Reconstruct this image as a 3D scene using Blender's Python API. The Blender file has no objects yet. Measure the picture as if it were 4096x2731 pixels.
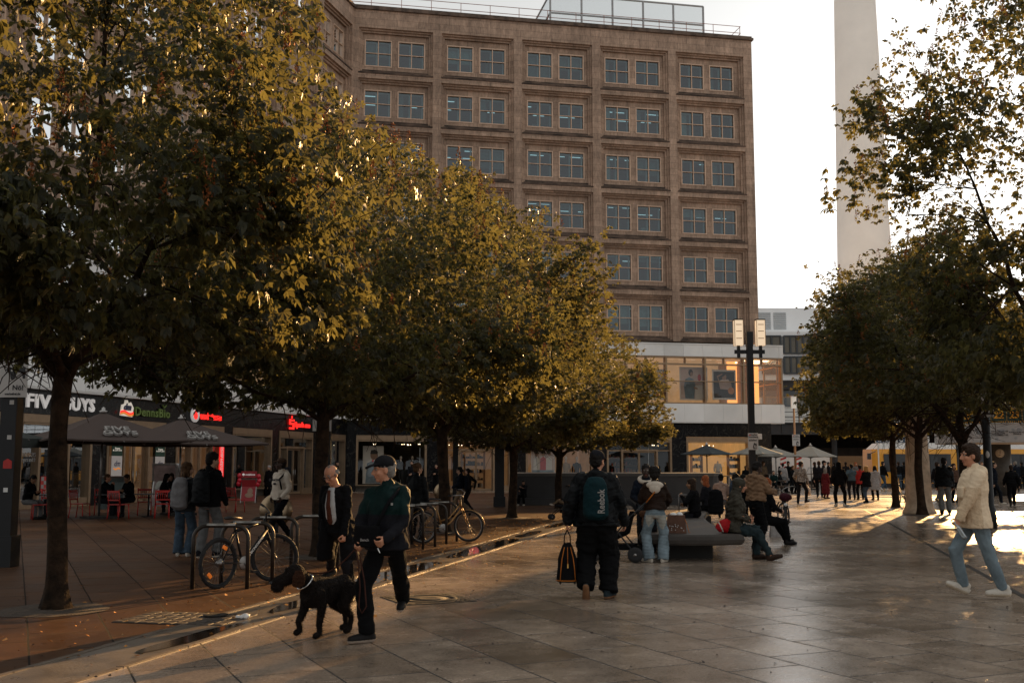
import bpy, bmesh, math, random
import numpy as np
from mathutils import Vector, Matrix, Quaternion, noise as mnoise
R = math.radians
random.seed(7); np.random.seed(7)
SC = bpy.context.scene
COL = SC.collection
# ---------------------------------------------------------------- camera
CAMH, FPX, TILT = 1.62, 1081.0, math.atan(124.4 / 1081)
cam_d = bpy.data.cameras.new('camera'); cam_d.lens = 38.0; cam_d.sensor_width = 36.0
cam_d.clip_start = 0.05; cam_d.clip_end = 3000
cam = bpy.data.objects.new('camera', cam_d); COL.objects.link(cam)
cam.location = (0, 0, CAMH); cam.rotation_euler = (R(90) + TILT, 0, 0)
SC.camera = cam
SC.render.resolution_x, SC.render.resolution_y = 1024, 682
# ---------------------------------------------------------------- sky, sun, exposure
SUN_AZ, SUN_EL = R(25.0), R(13.5)      # azimuth from +Y towards +X
world = bpy.data.worlds.new('World'); SC.world = world; world.use_nodes = True
nt = world.node_tree; bg = nt.nodes['Background']
sky = nt.nodes.new('ShaderNodeTexSky'); sky.sky_type = 'NISHITA'; sky.sun_disc = False
sky.sun_elevation = SUN_EL; sky.sun_rotation = SUN_AZ
sky.air_density = 1.0; sky.dust_density = 4.0; sky.ozone_density = 1.0
# thin milky overcast: the blue is mostly washed out of the sky
hsv = nt.nodes.new('ShaderNodeHueSaturation'); hsv.inputs['Saturation'].default_value = 0.12
mlk = nt.nodes.new('ShaderNodeMix'); mlk.data_type = 'RGBA'; mlk.blend_type = 'MIX'; mlk.inputs['Factor'].default_value = 0.85
mlk.inputs['B'].default_value = (6.05, 6.1, 6.0, 1)     # even veil of thin cloud
nt.links.new(sky.outputs[0], hsv.inputs['Color']); nt.links.new(hsv.outputs[0], mlk.inputs['A']); nt.links.new(mlk.outputs['Result'], bg.inputs[0])
bg.inputs[1].default_value = 0.06
sun_d = bpy.data.lights.new('sun', 'SUN'); sun_d.energy = 5.0; sun_d.angle = R(0.6); sun_d.color = (1.0, 0.56, 0.21)
sun = bpy.data.objects.new('sun', sun_d); COL.objects.link(sun)
sdir = Vector((math.sin(SUN_AZ) * math.cos(SUN_EL), math.cos(SUN_AZ) * math.cos(SUN_EL), math.sin(SUN_EL)))
sun.rotation_euler = sdir.to_track_quat('Z', 'Y').to_euler(); sun.location = (0, 0, 60)
SC.view_settings.view_transform = 'Standard'; SC.view_settings.look = 'None'
SC.view_settings.exposure = 0.95; SC.view_settings.gamma = 1.0
SC.render.engine = 'CYCLES'
# ---------------------------------------------------------------- placing helpers
CT, ST = math.cos(TILT), math.sin(TILT)
def ray(u, v):
    x = (u - 512) / FPX; up = (341 - v) / FPX
    return x, CT - up * ST, ST + up * CT
def ground(u, v, z=0.0):
    d = ray(u, v); k = (z - CAMH) / d[2]
    return d[0] * k, d[1] * k
def atY(u, v, Y):
    d = ray(u, v); k = Y / d[1]
    return Vector((d[0] * k, Y, CAMH + d[2] * k))
# ---------------------------------------------------------------- objects
def tag(o, label=None, cat=None, group=None, kind=None):
    if label: o['label'] = label
    if cat: o['category'] = cat
    if group: o['group'] = group
    if kind: o['kind'] = kind
    return o
def thing(name, label, cat, loc=(0, 0, 0), rz=0.0, group=None):
    o = bpy.data.objects.new(name, None); COL.objects.link(o)
    o.empty_display_size = 0.2
    o.location = loc; o.rotation_euler = (0, 0, rz)
    return tag(o, label, cat, group)
def link(name, me, parent=None):
    o = bpy.data.objects.new(name, me); COL.objects.link(o)
    if parent: o.parent = parent
    return o
def copy_tree(o, parent=None):
    c = o.copy(); COL.objects.link(c)
    if parent: c.parent = parent
    for ch in list(o.children): copy_tree(ch, c)
    return c
def perp(d):
    d = d.normalized()
    a = Vector((0, 0, 1)) if abs(d.z) < 0.9 else Vector((1, 0, 0))
    u = d.cross(a).normalized(); return u, d.cross(u).normalized()
class MB:
    """collects shapes, builds ONE mesh object"""
    def __init__(s, M=None):
        s.v = []; s.f = []; s.mi = []; s.sm = []; s.M = M; s.cur = 0; s.smooth = False
    def add(s, vs, fs, smooth=None):
        n = len(s.v)
        for p in vs:
            p = Vector(p)
            s.v.append(s.M @ p if s.M else p)
        for f in fs:
            s.f.append([i + n for i in f]); s.mi.append(s.cur); s.sm.append(s.smooth if smooth is None else smooth)
        return s
    def box(s, a, b):
        x0, x1 = sorted((a[0], b[0])); y0, y1 = sorted((a[1], b[1])); z0, z1 = sorted((a[2], b[2]))
        return s.add([(x0, y0, z0), (x1, y0, z0), (x1, y1, z0), (x0, y1, z0), (x0, y0, z1), (x1, y0, z1), (x1, y1, z1), (x0, y1, z1)],
                     [(0, 3, 2, 1), (4, 5, 6, 7), (0, 1, 5, 4), (1, 2, 6, 5), (2, 3, 7, 6), (3, 0, 4, 7)])
    def cbox(s, c, size, rot=None):
        h = Vector(size) / 2; rot = rot or Matrix.Identity(3); c = Vector(c)
        vs = [c + rot @ Vector((sx * h.x, sy * h.y, sz * h.z)) for sz in (-1, 1) for sx, sy in ((-1, -1), (1, -1), (1, 1), (-1, 1))]
        return s.add(vs, [(0, 3, 2, 1), (4, 5, 6, 7), (0, 1, 5, 4), (1, 2, 6, 5), (2, 3, 7, 6), (3, 0, 4, 7)])
    def tube(s, pts, rad, n=8, cap=True, closed=False):
        pts = [Vector(p) for p in pts]; m = len(pts)
        if not hasattr(rad, '__len__'): rad = [rad] * m
        vs = []; u = None
        for i, p in enumerate(pts):
            if closed: d = pts[(i + 1) % m] - pts[i - 1]
            else: d = pts[min(i + 1, m - 1)] - pts[max(i - 1, 0)]
            if d.length < 1e-9: d = Vector((0, 0, 1))
            d.normalize()
            if u is None: u, w = perp(d)
            else:
                u = u - d * u.dot(d)
                if u.length < 1e-6: u, w = perp(d)
                u.normalize(); w = d.cross(u)
            for k in range(n):
                a = 2 * math.pi * k / n
                vs.append(p + (u * math.cos(a) + w * math.sin(a)) * rad[i])
        fs = []
        for i in range(m if closed else m - 1):
            j = (i + 1) % m
            for k in range(n):
                l = (k + 1) % n
                fs.append((i * n + k, i * n + l, j * n + l, j * n + k))
        if cap and not closed:
            fs.append(tuple(reversed(range(n)))); fs.append(tuple((m - 1) * n + k for k in range(n)))
        return s.add(vs, fs, True)
    def cyl(s, a, b, r, r2=None, n=12): return s.tube([a, b], [r, r if r2 is None else r2], n)
    def lathe(s, prof, n=24, c=(0, 0, 0), smooth=True):
        vs = []; fs = []; m = len(prof); c = Vector(c)
        for r, z in prof:
            for k in range(n):
                a = 2 * math.pi * k / n; vs.append(c + Vector((r * math.cos(a), r * math.sin(a), z)))
        for i in range(m - 1):
            for k in range(n):
                l = (k + 1) % n; fs.append((i * n + k, i * n + l, (i + 1) * n + l, (i + 1) * n + k))
        fs.append(tuple(reversed(range(n)))); fs.append(tuple((m - 1) * n + k for k in range(n)))
        return s.add(vs, fs, smooth)
    def prism(s, poly, z0, z1):
        n = len(poly)
        return s.add([(x, y, z0) for x, y in poly] + [(x, y, z1) for x, y in poly],
                     [tuple(reversed(range(n))), tuple(range(n, 2 * n))] + [(i, (i + 1) % n, n + (i + 1) % n, n + i) for i in range(n)])
    def ell(s, c, r, nu=14, nv=9, rot=None):
        c = Vector(c); rot = rot or Matrix.Identity(3)
        vs = [c + rot @ Vector((0, 0, -r[2]))]
        for i in range(1, nv):
            t = math.pi * i / nv
            for k in range(nu):
                a = 2 * math.pi * k / nu
                vs.append(c + rot @ Vector((r[0] * math.sin(t) * math.cos(a), r[1] * math.sin(t) * math.sin(a), -r[2] * math.cos(t))))
        vs.append(c + rot @ Vector((0, 0, r[2]))); fs = []
        for k in range(nu):
            l = (k + 1) % nu; fs.append((0, 1 + l, 1 + k)); fs.append((len(vs) - 1, 1 + (nv - 2) * nu + k, 1 + (nv - 2) * nu + l))
            for i in range(nv - 2):
                a = 1 + i * nu; fs.append((a + k, a + l, a + nu + l, a + nu + k))
        return s.add(vs, fs, True)
    def quad(s, *p): return s.add(p, [tuple(range(len(p)))])
    def mesh(s, name, mats):
        me = bpy.data.meshes.new(name)
        me.from_pydata([tuple(p) for p in s.v], [], s.f)
        for m in (mats if isinstance(mats, (list, tuple)) else [mats]): me.materials.append(m)
        me.polygons.foreach_set('material_index', s.mi); me.polygons.foreach_set('use_smooth', s.sm)
        me.update(); return me
    def build(s, name, mats, parent=None): return link(name, s.mesh(name, mats), parent)
DG = None
def text_mesh(txt, size, mat, depth=0.01, bold=0.0, shear=0.0, name='lettering', parent=None, M=None, align='CENTER', width=None, space=1.0):
    cu = bpy.data.curves.new('t', 'FONT'); cu.body = txt; cu.size = size; cu.extrude = depth; cu.offset = bold; cu.shear = shear
    cu.align_x = align; cu.align_y = 'CENTER'; cu.resolution_u = 2; cu.space_line = 0.85; cu.space_character = space
    o = bpy.data.objects.new('t', cu); COL.objects.link(o)
    me = bpy.data.meshes.new_from_object(o.evaluated_get(bpy.context.evaluated_depsgraph_get()))
    bpy.data.objects.remove(o); bpy.data.curves.remove(cu)
    if width:
        xs = [v.co.x for v in me.vertices]; k = width / max(1e-6, max(xs) - min(xs)); me.transform(Matrix.Diagonal((k, 1, 1, 1)))
    me.materials.clear(); me.materials.append(mat)
    if M: me.transform(M)
    me.name = name
    return link(name, me, parent)
# ---------------------------------------------------------------- materials
def nmat(name):
    m = bpy.data.materials.new(name); m.use_nodes = True
    return m, m.node_tree, m.node_tree.nodes['Principled BSDF']
def N(t, typ, **kw):
    n = t.nodes.new(typ)
    for k, v in kw.items():
        if k in n.inputs.keys(): n.inputs[k].default_value = v
        else: setattr(n, k, v)
    return n
def mat(name, c, rough=0.6, metal=0.0, var=0.25, scale=6.0, bump=0.0, bscale=None, spec=0.5, emit=None, es=0.0, c2=None, coat=0.0, detail=5.0):
    """principled with noise variation of its colour, roughness and a fine bump"""
    m, t, b = nmat(name)
    b.inputs['Roughness'].default_value = rough; b.inputs['Metallic'].default_value = metal
    b.inputs['Specular IOR Level'].default_value = spec; b.inputs['Coat Weight'].default_value = coat
    tc = N(t, 'ShaderNodeTexCoord')
    if var > 0 or c2:
        nz = N(t, 'ShaderNodeTexNoise', Scale=scale, Detail=detail, Roughness=0.6)
        t.links.new(tc.outputs['Object'], nz.inputs['Vector'])
        rp = N(t, 'ShaderNodeValToRGB'); rp.color_ramp.elements[0].position = 0.3; rp.color_ramp.elements[1].position = 0.7
        a = [max(0, x * (1 - var)) for x in c]; d = list(c2) if c2 else [x * (1 + var) for x in c]
        rp.color_ramp.elements[0].color = (*a, 1); rp.color_ramp.elements[1].color = (*d, 1)
        t.links.new(nz.outputs['Fac'], rp.inputs[0]); t.links.new(rp.outputs[0], b.inputs['Base Color'])
        mr = N(t, 'ShaderNodeMapRange'); mr.inputs['To Min'].default_value = max(0.02, rough - 0.1); mr.inputs['To Max'].default_value = min(1, rough + 0.12)
        t.links.new(nz.outputs['Fac'], mr.inputs['Value']); t.links.new(mr.outputs[0], b.inputs['Roughness'])
    else: b.inputs['Base Color'].default_value = (*c, 1)
    if bump:
        n2 = N(t, 'ShaderNodeTexNoise', Scale=bscale or scale * 6, Detail=4.0); t.links.new(tc.outputs['Object'], n2.inputs['Vector'])
        bp = N(t, 'ShaderNodeBump', Strength=bump, Distance=0.02); t.links.new(n2.outputs['Fac'], bp.inputs['Height']); t.links.new(bp.outputs[0], b.inputs['Normal'])
    if emit: b.inputs['Emission Color'].default_value = (*emit, 1); b.inputs['Emission Strength'].default_value = es
    return m
def glassmat(name, tint, rough=0.03, alpha=0.5, top=1.0):
    """window pane: part mirror, part see-through tinted"""
    m = bpy.data.materials.new(name); m.use_nodes = True; t = m.node_tree; t.nodes.clear()
    out = N(t, 'ShaderNodeOutputMaterial'); tr = N(t, 'ShaderNodeBsdfTransparent'); tr.inputs[0].default_value = (*tint, 1)
    gl = N(t, 'ShaderNodeBsdfGlossy'); gl.inputs['Roughness'].default_value = rough; gl.inputs[0].default_value = (0.9, 0.95, 1, 1)
    lw = N(t, 'ShaderNodeFresnel', IOR=1.5); mx = N(t, 'ShaderNodeMixShader')
    mr = N(t, 'ShaderNodeMapRange'); mr.inputs['To Min'].default_value = alpha; mr.inputs['To Max'].default_value = top
    t.links.new(lw.outputs[0], mr.inputs['Value']); t.links.new(mr.outputs[0], mx.inputs[0]); t.links.new(tr.outputs[0], mx.inputs[1]); t.links.new(gl.outputs[0], mx.inputs[2])
    t.links.new(mx.outputs[0], out.inputs[0])
    return m
BLACK_METAL = mat('black painted metal', (0.009, 0.01, 0.012), 0.5, 0.2, 0.3, 8, 0.05)
STEEL = mat('worn steel', (0.28, 0.27, 0.26), 0.35, 0.9, 0.3, 9, 0.05)
CHROME = mat('chrome', (0.6, 0.6, 0.6), 0.15, 1.0, 0.1)
RUBBER = mat('rubber', (0.015, 0.015, 0.016), 0.8, 0, 0.2)
WHITE_PAINT = mat('white paint', (0.74, 0.74, 0.72), 0.5, 0, 0.06, 3)
INK = mat('black print', (0.012, 0.012, 0.014), 0.5, 0, 0)
RED = mat('red paint', (0.5, 0.02, 0.015), 0.45, 0, 0.2)
# ================================================================ ground
def ground_mat():
    m, t, b = nmat('wet granite paving')
    tc = N(t, 'ShaderNodeTexCoord')
    mp = N(t, 'ShaderNodeMapping'); mp.inputs['Rotation'].default_value = (0, 0, R(-114.5)); mp.inputs['Location'].default_value = (0.1, 0.17, 0)
    t.links.new(tc.outputs['Object'], mp.inputs['Vector'])
    # slight wobble so that joints are not ruler straight
    wn = N(t, 'ShaderNodeTexNoise', Scale=1.3, Detail=2.0); t.links.new(tc.outputs['Object'], wn.inputs['Vector'])
    wv = N(t, 'ShaderNodeVectorMath', operation='MULTIPLY_ADD'); wv.inputs[1].default_value = (0.018, 0.018, 0); t.links.new(wn.outputs['Color'], wv.inputs[0]); t.links.new(mp.outputs[0], wv.inputs[2])
    br = N(t, 'ShaderNodeTexBrick', offset=0.42, offset_frequency=2, squash=1.0)
    br.inputs['Color1'].default_value = (0, 0, 0, 1); br.inputs['Color2'].default_value = (1, 1, 1, 1); br.inputs['Mortar'].default_value = (0.5, 0.5, 0.5, 1)
    br.inputs['Scale'].default_value = 1.0; br.inputs['Mortar Size'].default_value = 0.010; br.inputs['Mortar Smooth'].default_value = 0.25
    br.inputs['Brick Width'].default_value = 0.98; br.inputs['Row Height'].default_value = 0.72; br.inputs['Bias'].default_value = 0.0
    t.links.new(wv.outputs[0], br.inputs['Vector'])
    # per-slab tone
    slab = N(t, 'ShaderNodeMix', data_type='RGBA'); slab.inputs['A'].default_value = (0.25, 0.19, 0.142, 1); slab.inputs['B'].default_value = (0.39, 0.305, 0.235, 1)
    t.links.new(br.outputs['Color'], slab.inputs['Factor'])
    # worn patches and dirt
    big = N(t, 'ShaderNodeTexNoise', Scale=0.45, Detail=6.0, Roughness=0.62); t.links.new(tc.outputs['Object'], big.inputs['Vector'])
    fine = N(t, 'ShaderNodeTexNoise', Scale=34.0, Detail=6.0, Roughness=0.75); t.links.new(tc.outputs['Object'], fine.inputs['Vector'])
    mid = N(t, 'ShaderNodeTexNoise', Scale=3.2, Detail=7.0, Roughness=0.7); t.links.new(tc.outputs['Object'], mid.inputs['Vector'])
    def mul(col, src, lo, hi, p0=0.3, p1=0.7):
        r = N(t, 'ShaderNodeMapRange'); r.inputs['From Min'].default_value = p0; r.inputs['From Max'].default_value = p1
        r.inputs['To Min'].default_value = lo; r.inputs['To Max'].default_value = hi; t.links.new(src, r.inputs['Value'])
        mm = N(t, 'ShaderNodeMix', data_type='RGBA', blend_type='MULTIPLY'); mm.inputs['Factor'].default_value = 1.0
        t.links.new(col, mm.inputs['A']); t.links.new(r.outputs[0], mm.inputs['B']); return mm.outputs['Result']
    # left of the drain: browner, drier stone, darkened further to paint in the shade
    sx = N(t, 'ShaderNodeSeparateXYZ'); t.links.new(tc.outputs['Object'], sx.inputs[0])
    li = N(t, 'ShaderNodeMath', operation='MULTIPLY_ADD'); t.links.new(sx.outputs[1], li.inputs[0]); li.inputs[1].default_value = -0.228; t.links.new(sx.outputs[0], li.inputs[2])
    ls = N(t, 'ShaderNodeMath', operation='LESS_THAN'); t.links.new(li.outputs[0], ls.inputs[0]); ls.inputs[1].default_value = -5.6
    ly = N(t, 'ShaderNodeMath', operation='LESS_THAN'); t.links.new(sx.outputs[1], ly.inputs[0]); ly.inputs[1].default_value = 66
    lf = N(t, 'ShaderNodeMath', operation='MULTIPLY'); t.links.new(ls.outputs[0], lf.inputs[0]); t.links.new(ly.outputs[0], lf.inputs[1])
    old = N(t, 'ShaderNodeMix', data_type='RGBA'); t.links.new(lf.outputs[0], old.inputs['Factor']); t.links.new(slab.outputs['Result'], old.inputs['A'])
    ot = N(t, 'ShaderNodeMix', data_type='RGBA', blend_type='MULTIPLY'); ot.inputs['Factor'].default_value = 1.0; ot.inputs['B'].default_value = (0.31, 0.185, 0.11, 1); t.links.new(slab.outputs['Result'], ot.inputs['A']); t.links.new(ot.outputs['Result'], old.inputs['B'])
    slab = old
    c = mul(slab.outputs['Result'], big.outputs['Fac'], 0.62, 1.2)
    c = mul(c, mid.outputs['Fac'], 0.7, 1.18)
    c = mul(c, fine.outputs['Fac'], 0.62, 1.3)
    vo = N(t, 'ShaderNodeTexVoronoi', Scale=2.3); t.links.new(tc.outputs['Object'], vo.inputs['Vector'])
    v2 = N(t, 'ShaderNodeTexVoronoi', Scale=6.1); t.links.new(tc.outputs['Object'], v2.inputs['Vector'])
    c = mul(c, vo.outputs['Distance'], 0.42, 1.0, 0.045, 0.06)      # trodden gum
    c = mul(c, v2.outputs['Distance'], 0.55, 1.0, 0.05, 0.075)
    # brown scum gathered along the joints
    br2 = N(t, 'ShaderNodeTexBrick', offset=0.42, offset_frequency=2); br2.inputs['Scale'].default_value = 1.0
    br2.inputs['Mortar Size'].default_value = 0.055; br2.inputs['Mortar Smooth'].default_value = 1.0; br2.inputs['Brick Width'].default_value = 0.98; br2.inputs['Row Height'].default_value = 0.72
    t.links.new(wv.outputs[0], br2.inputs['Vector'])
    dm = N(t, 'ShaderNodeMath', operation='MULTIPLY'); mr = N(t, 'ShaderNodeMapRange'); mr.inputs['From Min'].default_value = 0.52; mr.inputs['From Max'].default_value = 0.72
    t.links.new(mid.outputs['Fac'], mr.inputs['Value']); t.links.new(br2.outputs['Fac'], dm.inputs[0]); t.links.new(mr.outputs[0], dm.inputs[1])
    d1 = N(t, 'ShaderNodeMix', data_type='RGBA'); d1.inputs['B'].default_value = (0.085, 0.05, 0.028, 1); t.links.new(dm.outputs[0], d1.inputs['Factor']); t.links.new(c, d1.inputs['A'])
    j = N(t, 'ShaderNodeMix', data_type='RGBA'); j.inputs['B'].default_value = (0.016, 0.013, 0.011, 1)
    t.links.new(br.outputs['Fac'], j.inputs['Factor']); t.links.new(d1.outputs['Result'], j.inputs['A']); t.links.new(j.outputs['Result'], b.inputs['Base Color'])
    # damp: gloss varies in patches, joints and scum stay rough
    r1 = N(t, 'ShaderNodeMapRange'); r1.inputs['From Min'].default_value = 0.32; r1.inputs['From Max'].default_value = 0.68; r1.inputs['To Min'].default_value = 0.15; r1.inputs['To Max'].default_value = 0.31
    t.links.new(big.outputs['Fac'], r1.inputs['Value'])
    r2 = N(t, 'ShaderNodeMath', operation='MULTIPLY_ADD'); t.links.new(mid.outputs['Fac'], r2.inputs[0]); r2.inputs[1].default_value = 0.22; t.links.new(r1.outputs[0], r2.inputs[2])
    r3 = N(t, 'ShaderNodeMath', operation='SUBTRACT'); t.links.new(r2.outputs[0], r3.inputs[0]); r3.inputs[1].default_value = 0.11
    r4 = N(t, 'ShaderNodeMix', data_type='FLOAT'); t.links.new(dm.outputs[0], r4.inputs['Factor']); t.links.new(r3.outputs[0], r4.inputs['A']); r4.inputs['B'].default_value = 0.75
    r5 = N(t, 'ShaderNodeMix', data_type='FLOAT'); t.links.new(br.outputs['Fac'], r5.inputs['Factor']); t.links.new(r4.outputs['Result'], r5.inputs['A']); r5.inputs['B'].default_value = 0.9
    r6 = N(t, 'ShaderNodeMath', operation='MULTIPLY_ADD', use_clamp=True); t.links.new(lf.outputs[0], r6.inputs[0]); r6.inputs[1].default_value = 0.28; t.links.new(r5.outputs['Result'], r6.inputs[2])
    t.links.new(r6.outputs[0], b.inputs['Roughness']); sl = N(t, 'ShaderNodeMath', operation='MULTIPLY_ADD'); t.links.new(lf.outputs[0], sl.inputs[0]); sl.inputs[1].default_value = -0.36; sl.inputs[2].default_value = 0.5; t.links.new(sl.outputs[0], b.inputs['Specular IOR Level'])
    h = N(t, 'ShaderNodeMath', operation='MULTIPLY_ADD'); t.links.new(br.outputs['Fac'], h.inputs[0]); h.inputs[1].default_value = -1.2; t.links.new(fine.outputs['Fac'], h.inputs[2])
    bp = N(t, 'ShaderNodeBump', Strength=0.16, Distance=0.005); t.links.new(h.outputs[0], bp.inputs['Height']); t.links.new(bp.outputs[0], b.inputs['Normal'])
    return m
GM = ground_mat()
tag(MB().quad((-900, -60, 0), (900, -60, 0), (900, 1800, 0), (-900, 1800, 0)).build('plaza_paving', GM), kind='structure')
# the drainage strip along the left row of trees; rows run along ROW
ROW = Vector((0.2345, 1.0)); 
def gut(y, side): return ((-3.45 if side < 0 else -2.72) + 0.228 * (y - 11), y)
GUT = mat('wet kerb stone', (0.15, 0.125, 0.1), 0.3, 0, 0.35, 2.5, 0.25, 40)
g = MB()
for k in range(14):
    y0 = 3.0 + k * 2.6; y1 = y0 + 2.588
    a, b_, c_, d_ = gut(y0, -1), gut(y0, 1), gut(y1, 1), gut(y1, -1)
    g.add([(a[0], a[1], .004), (b_[0], b_[1], .004), (c_[0], c_[1], .004), (d_[0], d_[1], .004)], [(0, 1, 2, 3)])
tag(g.build('drainage_strip', GUT), kind='structure')
EDGE = mat('wet stone edging', (0.14, 0.11, 0.085), 0.5, 0, 0.3, 4)
g = MB()
for s_ in (-1, 1):
    for k in range(34):
        y0 = 3.0 + k; a = gut(y0, s_); b_ = gut(y0 + .985, s_)
        w = 0.032
        zt = 0.011 + 0.003 * math.sin(k * 2.1)
        g.add([(a[0] - w, a[1], 0.001), (a[0] + w, a[1], 0.001), (b_[0] + w, b_[1], 0.001), (b_[0] - w, b_[1], 0.001),
               (a[0] - w, a[1], zt), (a[0] + w, a[1], zt), (b_[0] + w, b_[1], zt), (b_[0] - w, b_[1], zt)],
              [(4, 5, 6, 7), (0, 1, 5, 4), (1, 2, 6, 5), (2, 3, 7, 6), (3, 0, 4, 7)])
tag(g.build('kerb_edging', EDGE), kind='structure')
PUD, _t, _b = nmat('rain water'); _b.inputs['Base Color'].default_value = (0.012, 0.010, 0.008, 1); _b.inputs['Roughness'].default_value = 0.07; _b.inputs['Specular IOR Level'].default_value = 0.6
rp = random.Random(5)
def puddle(y0, y1, c0=0.2, c1=0.8):
    pts = []; n = 26
    for i in range(n):
        t = i / (n - 1); y = y0 + (y1 - y0) * t; e = math.sin(math.pi * min(1, max(0, t))) ** 0.35
        pts.append((y, c0 + (1 - e) * 0.3 + 0.10 * mnoise.noise((y * 1.4, 1.7, 0)), c1 - (1 - e) * 0.3 + 0.10 * mnoise.noise((y * 1.7, 9.1, 0))))
    L = []; Rr = []
    for y, l, r in pts:
        a, b_ = gut(y, -1), gut(y, 1); l = max(.07, min(.93, l)); r = max(.07, min(.93, r))
        L.append((a[0] + (b_[0] - a[0]) * l, y, .0085)); Rr.append((a[0] + (b_[0] - a[0]) * max(r, l + .01), y, .0085))
    m = MB()
    m.add(L + Rr, [(i, n + i, n + i + 1, i + 1) for i in range(n - 1)])
    tag(m.build('puddle', PUD), kind='structure')
puddle(14.8, 18.6, .15, .9); puddle(19.4, 24.6, .25, .95); puddle(25, 27.5, .3, .8); puddle(9.6, 11.6, .55, .9); puddle(12.2, 14.0, .4, .85); puddle(28.5, 32, .2, .7)
# far gutter line on the right
g = MB(); p0 = Vector((6.1, 12.6)); p1 = Vector((13.2, 41.0)); d = (p1 - p0).normalized(); nn = Vector((d.y, -d.x))
g.add([(*(p0 - nn * .04), .004), (*(p0 + nn * .04), .004), (*(p1 + nn * .04), .004), (*(p1 - nn * .04), .004)], [(0, 1, 2, 3)])
tag(g.build('drain_slot', mat('dark slot', (0.03, 0.025, 0.02), 0.7)), kind='structure')
# tree pits of darker gravel
PIT = mat('tree pit gravel', (0.075, 0.055, 0.04), 0.85, 0, 0.5, 25, 0.5, 60)
# ================================================================ the stone office building
def stone_mat(name, c, joint=0.5):
    m, t, b = nmat(name); b.inputs['Roughness'].default_value = 0.85
    tc = N(t, 'ShaderNodeTexCoord'); 
    sp = N(t, 'ShaderNodeSeparateXYZ'); t.links.new(tc.outputs['Object'], sp.inputs[0])
    # along-wall coordinate, then height: ashlar blocks
    ad = N(t, 'ShaderNodeMath', operation='SUBTRACT'); t.links.new(sp.outputs[0], ad.inputs[0])
    ym = N(t, 'ShaderNodeMath', operation='MULTIPLY'); ym.inputs[1].default_value = 0.9; t.links.new(sp.outputs[1], ym.inputs[0]); t.links.new(ym.outputs[0], ad.inputs[1])
    cb = N(t, 'ShaderNodeCombineXYZ'); t.links.new(ad.outputs[0], cb.inputs[0]); t.links.new(sp.outputs[2], cb.inputs[1])
    br = N(t, 'ShaderNodeTexBrick', offset=0.5); br.inputs['Scale'].default_value = 1.0; br.inputs['Brick Width'].default_value = 1.15; br.inputs['Row Height'].default_value = 0.44
    br.inputs['Mortar Size'].default_value = 0.012; br.inputs['Mortar Smooth'].default_value = 0.3
    br.inputs['Color1'].default_value = (*[x * 0.86 for x in c], 1); br.inputs['Color2'].default_value = (*[x * 1.12 for x in c], 1); br.inputs['Mortar'].default_value = (*[x * joint for x in c], 1)
    t.links.new(cb.outputs[0], br.inputs['Vector'])
    n1 = N(t, 'ShaderNodeTexNoise', Scale=0.5, Detail=8.0, Roughness=0.7); n2 = N(t, 'ShaderNodeTexNoise', Scale=5.0, Detail=8.0, Roughness=0.75)
    mp = N(t, 'ShaderNodeMapping'); mp.inputs['Scale'].default_value = (1.6, 1.6, 0.5); t.links.new(tc.outputs['Object'], mp.inputs[0])
    t.links.new(tc.outputs['Object'], n1.inputs['Vector']); t.links.new(mp.outputs[0], n2.inputs['Vector'])
    n3 = N(t, 'ShaderNodeTexNoise', Scale=1.0, Detail=5.0, Roughness=0.65); m3 = N(t, 'ShaderNodeMapping'); m3.inputs['Scale'].default_value = (2.6, 2.6, 0.09); t.links.new(tc.outputs['Object'], m3.inputs[0]); t.links.new(m3.outputs[0], n3.inputs['Vector'])
    col = br.outputs['Color']
    for n, lo, hi in ((n1, .68, 1.22), (n2, .62, 1.3), (n3, .76, 1.12)):
        r = N(t, 'ShaderNodeMapRange'); r.inputs['From Min'].default_value = .3; r.inputs['From Max'].default_value = .7; r.inputs['To Min'].default_value = lo; r.inputs['To Max'].default_value = hi
        t.links.new(n.outputs['Fac'], r.inputs['Value'])
        mm = N(t, 'ShaderNodeMix', data_type='RGBA', blend_type='MULTIPLY'); mm.inputs['Factor'].default_value = 1
        t.links.new(col, mm.inputs['A']); t.links.new(r.outputs[0], mm.inputs['B']); col = mm.outputs['Result']
    t.links.new(col, b.inputs['Base Color'])
    bp = N(t, 'ShaderNodeBump', Strength=0.35, Distance=0.02); t.links.new(n2.outputs['Fac'], bp.inputs['Height']); t.links.new(bp.outputs[0], b.inputs['Normal'])
    return m
STONE = stone_mat('brown limestone', (0.44, 0.305, 0.222))
STONE_D = mat('soot stained limestone', (0.12, 0.085, 0.065), 0.9, 0, 0.7, 1.7, 0.3, c2=(0.2, 0.14, 0.105))
SOOT = mat('black soot crust on ledges', (0.022, 0.018, 0.016), 0.95, 0, 0.6, 1.2, 0.2, c2=(0.15, 0.1, 0.075))
BRONZE = mat('bronze window frame', (0.6, 0.42, 0.3), 0.45, 0.1, 0.15, 3)
GOLD = mat('anodised bronze shop frame', (0.29, 0.2, 0.125), 0.38, 0.55, 0.15, 3)
PANE = glassmat('office pane', (0.4, 0.62, 0.64), 0.02, 0.07)
PANE_S = glassmat('shop pane', (0.85, 0.83, 0.78), 0.01, 0.04, 0.35)
INNER = mat('white inner casement', (0.5, 0.55, 0.55), 0.6, 0, 0.1)
ROOM = mat('dim office room', (0.12, 0.27, 0.275), 0.9, 0, 0.35, 0.6)
STRIP = mat('ceiling strip light', (1, 1, 1), 0.5, 0, 0, emit=(0.85, 0.95, 1), es=.4)
MARBLE = mat('black marble', (0.004, 0.004, 0.005), 0.22, 0, 0.4, 1.2)
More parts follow.
